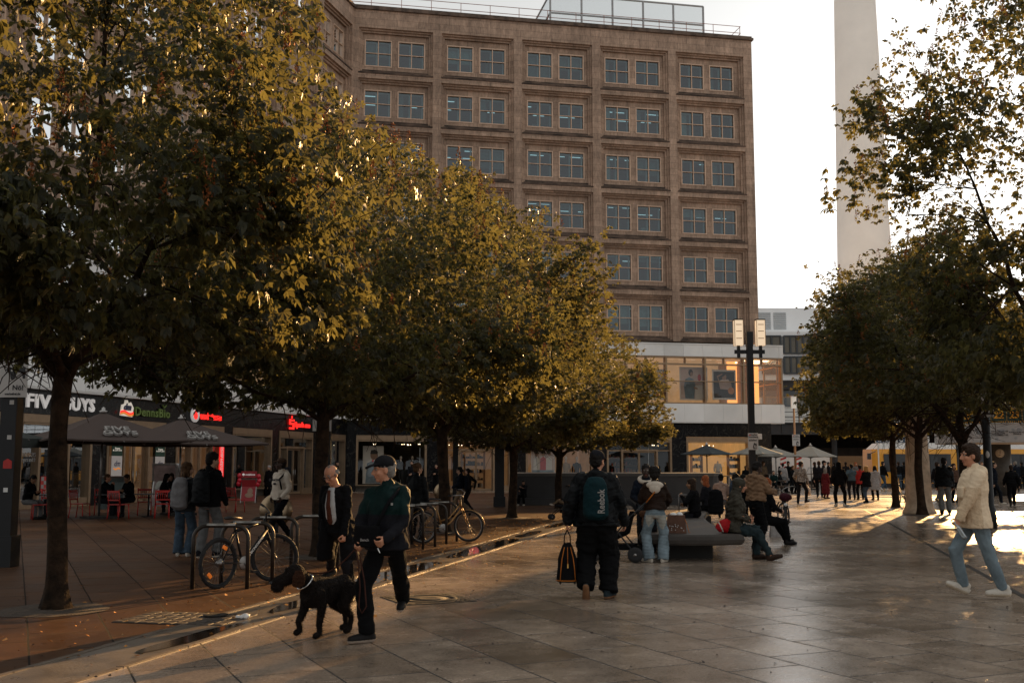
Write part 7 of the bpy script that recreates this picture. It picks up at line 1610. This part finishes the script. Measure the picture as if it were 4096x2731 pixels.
far('young man in black looking at his phone at the bank door', 297.5, 492.6, 460.8, 95, hair=('thick', 'dark'), top=c_blk, bottom=c_blk, head=(0, -28), **PHONE)
far('man in a dark cap in front of the window right of the bank', 336, 492, 459, 100, hair=('short', 'dark'), hat=('cap', c_blk2), top=c_blk, bottom=c_blk)
far('person with long dark hair standing low beside the man in the dark cap', 331, 493, 466.5, 140, hair=('long', 'black'), top=c_blk2, bottom=c_jeank)
far('man in a slate blue jacket with folded arms at the marble pillar', 353.5, 489.5, 459.5, 150, hair=('short', 'dark'), top=c_blue, bottom=c_blk, hands=[(.1, .25, 1.15), (-.1, .27, 1.2)])
far('bearded man in front of the clothes shop window', 411.5, 493, 459.5, 185, hair=('short', 'black'), top=c_blk2, bottom=c_blk, beard='black', **PHONE)
I = person('woman with her hair tied up in a long black puffer jacket, back turned', *G(416, 541), 1.68, 25, hair=('bun', 'brown'), top=c_puf, bottom=c_blk, hem=-.2, bulk=1.22, head=(30, 0), hands=[(-.25, .05, .8), (.28, .02, .8)], lod=2, wr=1.6)
far('man in a dark coat waiting at the cracked marble wall', 436, 492, 464, 190, hair=('short', 'dark'), top=c_blk, bottom=c_blk, **PHONE)
I = far('young man in a dark jacket and sand trousers striding left by the clothes shop', 460.5, 516.5, 467, -75, hair=('short', 'black'), top=c_navy, bottom=c_khaki, shoes=c_blk, lod=2, feet=[(-.1, .18, 0, 0, 0), (.1, -.38, .16, -48, 0)], hands=[(-.2, .2, .95), (.2, .1, .9)], head=(0, -14)); backpack('dark blue rucksack on the young man in sand trousers', I, c_navy, w=.3, hh=.45, d=.17)
far('person in black right behind the young man in sand trousers', 468, 511, 468.5, -60, hair=('short', 'black'), top=c_blk, bottom=c_blk, **WALK2)
x, y = G(523, 499); person('child in a dark tracksuit sitting on the wall ledge beside the tree', x - .05, 45.1, 1.3, 200, pz=.42, feet=[(-.12, .3, 0, 0, 0), (.12, .32, 0, 0, 0)], hands=[(-.02, .3, .75), (.1, .3, .6)], head=(0, -20), hair=('short', 'black'), top=c_blk2, bottom=c_blk, shoes=c_wht, lod=1)
far('man\'s head showing above the granite wall beside the heavy man', 591.5, 488, 464, 120, hair=('short', 'brown'), top=c_blk, bottom=c_blk)
# cafe guests
CG = None
def cafe(label, u, Y, yaw, **k): 
    q = PX(u, Y); k.setdefault('hands', [(-.12, .36, .82), (.12, .36, .82)]); k.setdefault('top', c_blk); k.setdefault('bottom', c_blk2)
    return person(label, q, Y, k.pop('h', 1.72), yaw, pz=.55, feet=[(-.12, .42, 0), (.12, .38, 0)], lean=12, lod=1, **k)
cafe('man in black bending forward on a seat at the far left', 28, 33.6, 100, hair=('short', 'black'), head=(0, -35), bottom=c_grey, sk='tan')
cafe('man in black eating from both hands at the cafe table', 102.5, 34.5, 85, hair=('short', 'brown'), hands=[(-.05, .34, 1.02), (.07, .34, 1.04)], head=(0, -10), sk='ruddy')
cafe('short haired man in black leaning over the middle cafe table', 132, 35.6, 210, hair=('short', 'dark'), head=(0, -25), sk='tan')
cafe('dark haired guest left of the woman with the grey rucksack', 162, 36.4, 60, hair=('bob', 'black'), head=(0, -15)); cafe('guest with a pale face turned to the camera behind the grey rucksack', 174, 37.2, 190, hair=('long', 'dark')); cafe('guest in black sitting behind the near trunk', 62, 35, 250, hair=('short', 'black'))
# ---------------------------------------------------------------- crowd on the right
CR = None
far('man in a patterned knit carrying a white carrier bag', 801.5, 503.5, 461.5, 40, hair=('short', 'dark'), top=c_pat, bottom=c_blk2, shoes=c_blk2, sole=c_wht, lod=2, hem=.0, head=(28, -6), feet=[(-.1, -.12, 0, 0, -20), (.1, .28, .05, 14, 20)], hands=[(-.26, .12, .98), (.3, .1, .86)])
p = G(808, 502); o = thing('carrier_bag', 'white plastic carrier bag hanging from the hand of the man in the patterned knit', 'bag', (p[0], p[1], .32)); g = MB(); etube(g, [V3((0, 0, 0)), V3((0, 0, .04)), V3((0, 0, .25)), V3((-.03, 0, .42)), V3((-.06, 0, .5))], [.12, .16, .14, .06, .02], [.05, .07, .06, .03, .015], V3((1, 0, 0)), 12); me = remesh(g, .014, 1); wrinkle(me, .008, 30, 1); me.materials.append(cloth('white plastic film', (.6, .45, .33), .4)); link('bag', me, o); b_ = MB(); b_.ell((0, -.075, .12), (.05, .012, .035)); b_.build('printed_mark', cloth('orange print', (.6, .2, .03)), o)
far('grey haired woman in a long dark red coat', 826, 498, 468, 60, hair=('long', 'grey'), top=c_dred, bottom=c_dred, skirt=(c_dred, .25), bulk=1.1); far('man in dark grey just behind the woman in the dark red coat', 820, 497, 461, 20, hair=('short', 'dark'), top=c_blk2, bottom=c_blk)
far('person in a dark cap behind the woman in the dark red coat', 824.5, 494, 460, 100, hair=('short', 'black'), hat=('cap', c_blk), top=c_blk2, bottom=c_blk2)
far('person in an all black hooded outfit with white shoes standing alone', 840, 506, 462, 0, hair=None, hoodup=c_blk, top=c_blk, bottom=c_blk, shoes=c_wht, sole=c_wht, lod=2, bulk=1.15, hem=-.05, feet=[(-.14, 0, 0, 0, -5), (.2, .0, 0, 0, 70)], hands=[(-.25, .12, .95), (.25, .12, .95)])
far('man in a blue grey sweater standing left in the group', 852.5, 499, 464, 5, hair=('short', 'black'), top=c_teal, bottom=c_blk2, lod=1, bulk=1.1, hands=[(-.28, .08, 1.0), (.2, .25, 1.0)]); far('person in a bright red jacket between the sweater and the black coat', 861, 499, 465, 0, hair=('bun', 'black'), top=c_red, bottom=c_blk, hem=-.1, bulk=1.15)
far('woman with sunlit blond hair and a black coat crossing her feet', 867.5, 502, 466, -20, hair=('bob', 'blond'), top=c_blk, bottom=c_jeand, shoes=c_blk, hem=-.14, bulk=1.2, feet=[(-.02, .0, 0, 0, -20), (-.12, -.1, .06, -30, 0)], hands=[(-.1, .3, 1.0), (.1, .3, 1.0)])
far('woman in a knee length speckled grey coat', 876, 499.5, 466, 0, hair=('bob', 'black'), top=c_lgrey, bottom=c_blk, skirt=(c_lgrey, .48), bulk=1.12, hood=True); far('man in a black jacket and jeans striding right past the speckled coat', 883.5, 490, 460, 70, hair=('short', 'black'), top=c_blk, bottom=c_jeand, shoes=c_wht, bulk=1.15, **WALK)
far('person in dark clothes stepping behind the blue grey sweater', 846.5, 487, 461, 20, hair=('short', 'black'), top=c_blk2, bottom=c_blk, **WALK2); far('red haired woman in the background behind the group', 856.5, 485, 458.5, 170, hair=('long', 'red'), top=c_grey, bottom=c_blk)
far('person with a white hat near the tram front', 880, 485, 458, 180, hair=('short', 'grey'), hat=('beanie', c_wht), top=c_blk, bottom=c_blk); far('person in a purple grey cap near the tram front', 867, 486, 458.5, 10, hair=('short', 'grey'), hat=('beanie', c_pink), top=c_blk2, bottom=c_blk)
far('man in black between the slender trunk and the column', 905, 489, 459.5, 0, hair=('short', 'black'), top=c_blk, bottom=c_jeank, bulk=1.15); far('man in black left of the sunlit column', 909.5, 488, 458.5, 20, hair=('short', 'black'), top=c_blk2, bottom=c_blk, bulk=1.15); far('man in black just right of the slender trunk', 899.5, 489, 460, 0, hair=('short', 'dark'), top=c_blk, bottom=c_jeand)
far('woman in a grey belted coat by the picnic tables', 783.5, 492, 463, 25, hair=('short', 'black'), top=c_lgrey, bottom=c_blk, skirt=(c_grey, .6), bulk=1.15, lod=1); far('young man in black facing the camera by the hoarding', 789, 490, 460, 180, hair=('thick', 'black'), top=c_blk, bottom=c_jeank, lod=1); far('man in a dark sports jacket behind the grey belted coat', 782, 487, 458.3, 170, hair=('short', 'dark'), top=c_navy, bottom=c_blk)
far('girl in dark clothes with a phone by the patterned knit', 793.5, 493, 465.5, 150, hair=('bob', 'brown'), top=c_blk, bottom=c_blk, **PHONE); far('person in brown at the left end of the hoarding', 764, 490, 458.5, 160, hair=('bob', 'brown'), top=c_khaki, bottom=c_blk2); far('man in a dark jacket at the standing table', 806, 486, 460, 10, hair=('short', 'brown'), top=c_navy, bottom=c_khaki, bulk=1.1); far('woman in black leaning at the standing table', 815.5, 487, 461.5, -60, hair=('long', 'dark'), top=c_blk, bottom=c_blk, feet=[(-.1, .0, 0, 0, 0), (.1, -.25, .04, -20, 0)])
far('person in black in the shadow behind the grey haired woman', 829, 487, 460, 90, hair=('short', 'black'), top=c_blk2, bottom=c_blk); seated('person in green sitting at the picnic table', 774, 480, 200, 1.65, seat=.46, Y=65, hair=('short', 'black'), top=c_grn, bottom=c_blk); seated('person in black sitting at the picnic table', 779, 480, 120, 1.65, seat=.46, Y=66, hair=('bob', 'black'), top=c_blk, bottom=c_blk)
I = far('man in a black puffer jacket and pale jeans beside the column', 946, 513.5, 458, 15, hair=('short', 'black'), top=c_puf, bottom=cloth('washed denim', (.14, .15, .15), .85, .3, 5), shoes=c_blk, lod=2, bulk=1.3, hem=-.05, beard='black', flare=.02, head=(30, 0), wr=1.5); far('woman in brown beside the man in the black puffer', 955, 502, 463.5, 170, hair=('bob', 'dark'), top=cloth('brown wool', (.09, .05, .035)), bottom=c_blk); far('person walking behind the sunlit column with only legs in view', 938.5, 502, 462, 60, hair=('short', 'dark'), top=c_blk2, bottom=c_jeand, shoes=c_khaki, **WALK)
far('young man in a dark green jacket left of the red jacket', 995, 504.5, 462, 95, hair=('short', 'black'), top=c_navy, bottom=c_jeank, shoes=c_wht, **WALK2); far('man in a dark red jacket under the world clock', 1001.5, 492, 461, 0, hair=('short', 'black'), top=c_dred, bottom=c_blk, shoes=c_wht, bulk=1.15); far('stout person in black walking away at the right', 1013, 505.5, 465, 15, hair=('short', 'dark'), top=c_blk, bottom=c_blk, bulk=1.25, thigh=1.2, **WALK2); far('grey haired man behind the stout walker', 1017, 491, 460, 0, hair=('short', 'grey'), top=c_navy, bottom=c_blk)
far('dark haired man behind the black post', 983, 489, 458.5, 180, hair=('short', 'brown'), top=c_blk, bottom=c_blk); far('person in black cut by the right edge', 1023, 488, 461, 0, hair=('short', 'black'), top=c_blk, bottom=c_blk)
for i, (u, vf, yaw, m, lb) in enumerate(((940, 486.5, 10, c_blk2, 'bystander in charcoal far behind the column'), (962, 486, 180, c_blk, 'bystander in black at the tram behind the trunk'), (950, 485.5, 90, c_dred, 'bystander in dark red at the tram'), (835, 485, 0, c_blk, 'bystander in black under the viaduct'), (746, 492, 30, c_blk, 'bystander in black behind the tan jacket'), (752, 489, 150, c_khaki, 'bystander in khaki near the double lamp'))):
    far(lb, u, vf, vf - 26.5, yaw, hair=('short', ('black', 'brown', 'dark')[i % 3]), top=m, bottom=c_blk, lod=0)
# ================================================================ bicycles and stands
def bicycle(label, rear, front, kind, paint, tyre=RUBBER, steer=0, lean=0, wr=.335, word=None, basket=False, bag=False, fw_=None):
    """rear and front wheel ground contacts in world xy"""
    a = V3((*rear, 0)); b = V3((*front, 0)); d = b - a; L0 = d.length; d.normalize(); yaw = math.atan2(d.y, d.x)
    o = thing('bicycle', label, 'bicycle', a, yaw); o.rotation_euler = (R(lean), 0, yaw); L = 1.06; 
    mt = kind == 'mtb'
    def wheel(px, py, ang, tread):
        M = Matrix.Translation((px, py, wr)) @ Matrix.Rotation(ang, 4, 'Z') @ Matrix.Rotation(R(90), 4, 'X'); n = 36; g = MB(M); g.tube([((wr - .022) * math.cos(k * 2 * math.pi / n), (wr - .022) * math.sin(k * 2 * math.pi / n), 0) for k in range(n)], tread, 8, closed=True)
        if mt:
            for k in range(48): t = k * 2 * math.pi / 48; g.cbox(((wr - .004) * math.cos(t), (wr - .004) * math.sin(t), .012 * (-1) ** k), (.012, .016, .02), Matrix.Rotation(t, 3, 'Z'))
        t_ = g.build('tyre', tyre, None)
        w = bpy.data.objects.new('wheel', None); COL.objects.link(w); w.parent = o; w.empty_display_size = .05
        t_.parent = w
        g = MB(M); g.tube([((wr - .05) * math.cos(k * 2 * math.pi / n), (wr - .05) * math.sin(k * 2 * math.pi / n), 0) for k in range(n)], .011, 6, closed=True); g.build('rim', STEEL if not mt else BLACK_METAL, w)
        g = MB(M)
        for k in range(28):
            t = k * 2 * math.pi / 28; t2 = t + (.5 if k % 2 else -.5); g.tube([(.03 * math.cos(t2), .03 * math.sin(t2), .02 * (-1) ** k), ((wr - .05) * math.cos(t), (wr - .05) * math.sin(t), 0)], .0016, 3, cap=False)
        g.lathe([(.02, -.035), (.03, -.02), (.03, .02), (.02, .035)], 10); g.build('spokes', STEEL, w)
        if mt and px < .1:
            g = MB(M)
            for t in (3.9, 1.1): g.cbox((.22 * math.cos(t), .22 * math.sin(t), .012), (.075, .045, .02), Matrix.Rotation(t + 1.57, 3, 'Z'))
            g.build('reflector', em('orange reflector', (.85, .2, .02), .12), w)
        return w
    tr = .027 if mt else .019; ra, bb = V3((0, 0, wr)), V3((.44, 0, wr - .03)); st = V3((.26, 0, .86)); ht, hb = V3((.86, 0, .86)), V3((.895, 0, .72)); fa = V3((L, 0, wr))
    wheel(0, 0, 0, tr); Ms = Matrix.Translation(hb) @ Matrix.Rotation(R(steer), 4, V3((-.35, 0, 1))) @ Matrix.Translation(-hb); fa2 = Ms @ fa
    wheel(fa2.x, fa2.y, R(steer), tr)
    g = MB()
    if mt:
        g.tube([hb, bb], .026, 8); g.tube([ht - V3((0, 0, .02)), V3((.3, 0, .74))], .02, 8)
    else:
        g.tube([hb, V3((.62, 0, .42)), bb], .02, 8); g.tube([ht - V3((0, 0, .06)), V3((.6, 0, .52)), V3((.37, 0, .45))], .016, 8)
    g.tube([bb, st - (st - bb).normalized() * .1], .017, 8); g.tube([ht + V3((-.01, 0, .03)), hb], .022, 8)
    for s in (-1, 1): g.tube([ra + V3((0, s * .06, 0)), bb + V3((0, s * .03, 0))], .01, 6); g.tube([ra + V3((0, s * .06, 0)), V3((.3, s * .02, .74 if mt else .7))], .009, 6)
    fr_ = g.build('frame', paint, o)
    if word: 
        c = hb.lerp(bb, .48); dd = (hb - bb).normalized(); nu = V3((0, -1, 0)); wv = nu.cross(dd); M = Matrix(((dd.x, wv.x, nu.x, c.x), (dd.y, wv.y, nu.y, c.y - .027), (dd.z, wv.z, nu.z, c.z), (0, 0, 0, 1))); text_mesh(word, .05, WHITE_PAINT, .001, .0015, parent=fr_, M=M, width=.36)
    g = MB(Ms)
    for s in (-1, 1): g.tube([fa + V3((0, s * .055, 0)), hb + V3((.015, s * .055, -.03)), hb], .015 if mt else .01, 6)
    g.build('fork', paint if not mt else BLACK_METAL, o)
    g = MB(Ms); top = ht + V3((0, 0, .1)); g.tube([hb, top, top + V3((.05, 0, .02))], .014, 6)
    if mt: hbp = [top + V3((-.02, -.33, .05)), top + V3((.03, -.15, .04)), top + V3((.05, 0, .02)), top + V3((.03, .15, .04)), top + V3((-.02, .33, .05))]
    else: hbp = [top + V3((-.2, -.28, .08)), top + V3((-.05, -.27, .1)), top + V3((.06, -.12, .08)), top + V3((.05, 0, .02)), top + V3((.06, .12, .08)), top + V3((-.05, .27, .1)), top + V3((-.2, .28, .08))]
    g.tube(hbp, .012, 7); hl = g.build('handlebar', BLACK_METAL if mt else STEEL, o)
    for e, i2 in ((0, 1), (-1, -2)): g = MB(Ms); p0, p1 = V3(hbp[e]), V3(hbp[i2]); g.tube([p0, p0.lerp(p1, .5)], .017, 8); g.build('grip', RUBBER, hl)
    g = MB(); g.tube([st - (st - bb).normalized() * .12, st + V3((0, 0, .03))], .013, 6); g.build('seat_post', STEEL, o)
    g = MB(); etube(g, [st + V3((-.13, 0, .06)), st + V3((-.09, 0, .065)), st + V3((.03, 0, .06)), st + V3((.14, 0, .05))], [.06, .075, .04, .018], [.018, .025, .022, .014], V3((0, 1, 0)), 12); g.build('saddle', INK, o)
    M = Matrix.Translation(bb) @ Matrix.Rotation(R(90), 4, 'X'); g = MB(M); g.lathe([(.085, .03), (.095, .034), (.095, .038), (.085, .042)], 24); g.cur = 0
    g.tube([(0, 0, .05), (.12, -.12, .055)], .01, 6); g.tube([(0, 0, -.05), (-.12, .12, -.055)], .01, 6); cr = g.build('crank', STEEL, o)
    for s, q in ((1, (.12, -.12, .1)), (-1, (-.12, .12, -.1))): g = MB(M); g.cbox(q, (.09, .03, .08)); g.build('pedal', RUBBER, cr)
    g = MB(); g.tube([bb + V3((0, -.036, .09)), ra + V3((0, -.05, .045))], .004, 4); g.tube([bb + V3((0, -.036, -.09)), ra + V3((.0, -.05, -.07))], .004, 4); g.lathe([(.0, 0), (.05, 0), (.05, .02), (0, .02)], 14, (0, 0, 0)) if False else None; g.build('chain', BLACK_METAL, o)
    if not mt:
        g = MB()
        for cx, a0, a1 in ((0, 20, 175), (None, 10, 140)):
            MM_ = Ms if cx is None else None; c = fa if cx is None else ra; q = MB(MM_); prev = None
            for s in range(15):
                t = R(a0 + (a1 - a0) * s / 14); p = c + V3((math.cos(t), 0, math.sin(t))) * (wr + .025); row = [p + V3((0, -.025, 0)), p + V3((0, 0, .008)), p + V3((0, .025, 0))]
                if prev: q.add(prev + row, [(0, 1, 4, 3), (1, 2, 5, 4)])
                prev = row
            q.build('mudguard', paint, o)
        g = MB()
        for s in (-1, 1): g.tube([(-.25, s * .06, .74), (.25, s * .05, .74)], .007, 5); g.tube([ra + V3((0, s * .06, 0)), V3((-.1, s * .06, .74))], .006, 5)
        for k in range(5): g.tube([(-.22 + .1 * k, -.06, .74), (-.22 + .1 * k, .06, .74)], .005, 4)
        rk = g.build('rack', BLACK_METAL, o)
        MB().tube([(.3, .03, .3), (.22, .2, .01)], .009, 5).build('kickstand', STEEL, o)
        if basket:
            g = MB()
            for z in (.76, .84, .92, 1.0):
                w_ = .14 + (z - .76) * .15; g.tube([(-.28, -w_, z), (.1, -w_, z), (.1, w_, z), (-.28, w_, z)], .006, 4, closed=True)
            for k in range(6): x_ = -.28 + .076 * k; g.tube([(x_, -.14, .76), (x_, -.176, 1.0)], .005, 4); g.tube([(x_, .14, .76), (x_, .176, 1.0)], .005, 4)
            g.build('basket', CHROME, o)
        if bag:
            g = MB(); g.ell((-.08, 0, .84), (.22, .16, .11)); me = remesh(g, .016, 2); wrinkle(me, .012, 25, 2); me.materials.append(cloth('wine red cover', (.05, .012, .018))); link('luggage_bundle', me, o); b_ = MB(); b_.ell((-.3, 0, .66), (.02, .05, .04)); b_.build('rear_light', WHITE_PAINT, o)
    else:
        g = MB(Matrix.Translation((0, -.05, wr)) @ Matrix.Rotation(R(90), 4, 'X')); 
        for i, r_ in enumerate((.06, .05, .04)): g.lathe([(r_, -.004 + .008 * i), (r_, .002 + .008 * i)], 18)
        g.build('sprocket', STEEL, o)
        g = MB()
        g.tube([V3((.3, 0, .74)), V3((.28, 0, .79))], .02, 6); g.tube([ht + V3((.03, .02, .08)), ht + V3((.12, .04, -.1)), hb + V3((.1, .03, -.12))], .004, 4); g.tube([ra + V3((.02, -.06, 0)), ra + V3((.04, -.07, -.09)), ra + V3((.0, -.07, -.13))], .012, 5); g.build('derailleur_and_cables', BLACK_METAL, o)
    return o
BIKEBLK = mat('black frame paint', (.008, .008, .009), .4, 0, .2, spec=.3); GOLDB = mat('golden bicycle paint', (.32, .17, .05), .3, .5, .15, coat=.4)
bicycle('black mountain bike with orange reflectors locked to the front bicycle stand', ground(217.5, 588), ground(279, 580), 'mtb', BIKEBLK, steer=-38, wr=.335, word='TECNOBIKE')
bicycle('golden city bicycle with its front wheel turned towards the camera', ground(423, 543), ground(464, 541.5), 'city', GOLDB, steer=-42, wr=.34)
bicycle('black city bicycle with a bundle on its rack parked beside the bench', ground(786, 530), ground(777, 517), 'city', BIKEBLK, steer=25, wr=.34, bag=True)
bicycle('bicycle with blue tyres and a wire basket behind the sunlit column', ground(911, 506.5), ground(889, 505), 'city', BIKEBLK, tyre=mat('light blue tyre', (.03, .16, .24), .6, 0, .1), steer=0, wr=.34, basket=True)
GH1 = 'inverted U bicycle stands beside the mountain bike'; GH2 = 'inverted U bicycle stands beside the golden bicycle'
for (u, v, lb, L) in ((219.5, 588.3, 'nearest bicycle stand, framing the rear wheel of the mountain bike', .72), (246.5, 583, 'bicycle stand behind the frame of the mountain bike', .7), (272, 572.5, 'bicycle stand right behind the mountain bike handlebar', .74), (314, 569.5, 'bicycle stand partly hidden by the bald man', .72)):
    p = ground(u, v); hoop(p[0], p[1], R(3), lb, GH1, L)
for (u, v, lb) in ((404.5, 548.7, 'nearest stand of the second rack, partly hidden by the man in the cap'), (417, 546.4, 'second nearest stand of the golden bicycle rack'), (429, 543.5, 'third stand of the golden bicycle rack, in front of its frame'), (440, 540.8, 'farthest stand of the golden bicycle rack, beside its front wheel')):
    p = ground(u, v); hoop(p[0], p[1], R(3), lb, GH2, .72)
# ---------------------------------------------------------------- small things on the ground
IRON = mat('cast iron cover', (.03, .026, .022), .62, .3, .5, 12, .8, 50)
p = ground(428, 598.5); o = thing('manhole_cover', 'dark cast iron manhole cover right of the old man\'s legs', 'manhole cover', (p[0], p[1], 0), R(25)); g = MB(); g.box((-.46, -.46, .001), (.46, .46, .009)); g.lathe([(.36, .009), (.36, .016), (.3, .016), (.3, .011), (.22, .011), (.22, .016), (.1, .016), (.08, .011)], 28)
for i in range(7):
    for j in range(7):
        if math.hypot(i - 3, j - 3) > 3.3: g.box((-.42 + .125 * i, -.42 + .125 * j, .009), (-.36 + .125 * i, -.36 + .125 * j, .0135))
g.build('cover', IRON, o)
p = ground(186, 618); o = thing('cobble_panel', 'small square of cobbles with an iron cap set in the paving', 'paving panel', (p[0], p[1], 0), R(-12)); rc = random.Random(8)
for i in range(6):
    for j in range(4):
        pass
g = MB(); g.box((-.62, -.42, .0005), (.62, .42, .006)); g.build('bed', INK, o); g = MB()
for i in range(9):
    for j in range(6): x_ = -.56 + .14 * i + rc.uniform(-.012, .012); y_ = -.35 + .14 * j + rc.uniform(-.012, .012); s_ = rc.uniform(.06, .066); g.add([(x_ - s_, y_ - s_, .006), (x_ + s_, y_ - s_, .006), (x_ + s_, y_ + s_, .006), (x_ - s_, y_ + s_, .006), (x_ - s_ * .7, y_ - s_ * .7, .013), (x_ + s_ * .7, y_ - s_ * .7, .013), (x_ + s_ * .88, y_ + s_ * .88, .013), (x_ - s_ * .88, y_ + s_ * .88, .013)], [(4, 5, 6, 7), (0, 1, 5, 4), (1, 2, 6, 5), (2, 3, 7, 6), (3, 0, 4, 7)])
g.build('cobbles', mat('worn cobbles', (.07, .055, .045), .6, 0, .5, 9), o); MB().lathe([(.13, .02), (.13, .03), (.1, .032)], 20, (.25, .18, 0)).build('cap', IRON, o)
p = ground(242, 618.5); o = thing('litter', 'crumpled white paper wrapper lying in the wet gutter', 'litter', (p[0], p[1], .008)); g = MB(); g.ell((0, 0, .02), (.075, .045, .022)); g.ell((.03, .02, .03), (.05, .04, .02)); me = remesh(g, .009, 0); wrinkle(me, .009, 90, 1); me.materials.append(WHITE_PAINT); link('paper', me, o)
def scatter(name, n, area, size, m, seed, z=.012):
    rng = np.random.default_rng(seed); V = []; 
    P = area(rng, n); a = rng.uniform(0, 6.28, n); s = size * rng.uniform(.45, 1.5, n)
    ex = np.stack([np.cos(a) * s, np.sin(a) * s, rng.uniform(-.2, .35, n) * s], 1); ey = np.stack([-np.sin(a) * s * .6, np.cos(a) * s * .6, rng.uniform(-.1, .4, n) * s], 1); c = np.concatenate([P, np.full((n, 1), z)], 1)
    V = np.stack([c - ex, c + ey + [0, 0, .006], c + ex, c - ey + [0, 0, .004]], 1).reshape(-1, 3); b = (np.arange(n) * 4)[:, None]; me = np_mesh(name, V, np.concatenate([b + [[0, 1, 2]], b + [[0, 2, 3]]]), [m]); return tag(link(name, me), kind='stuff')
def a_row(rng, n): y = 9 + 27 * rng.power(1.4, n); x = -3.1 + .23 * (y - 11) + rng.normal(-.5, .85, n); return np.stack([x, y], 1)
def a_all(rng, n): y = 6 + 34 * rng.uniform(0, 1, n) ** 1.5; x = rng.uniform(-.5, .5, n) * y * 1.0; return np.stack([x, y], 1)
LF1 = mat('fallen orange blossom', (.62, .26, .05), .6, 0, .4, 30); LF2 = mat('dark crumbs', (.03, .018, .012), .8, 0, .4, 30)
scatter('fallen_blossoms', 1500, a_row, .022, LF1, 2); scatter('dark_crumbs', 900, a_all, .014, LF2, 3, .006)
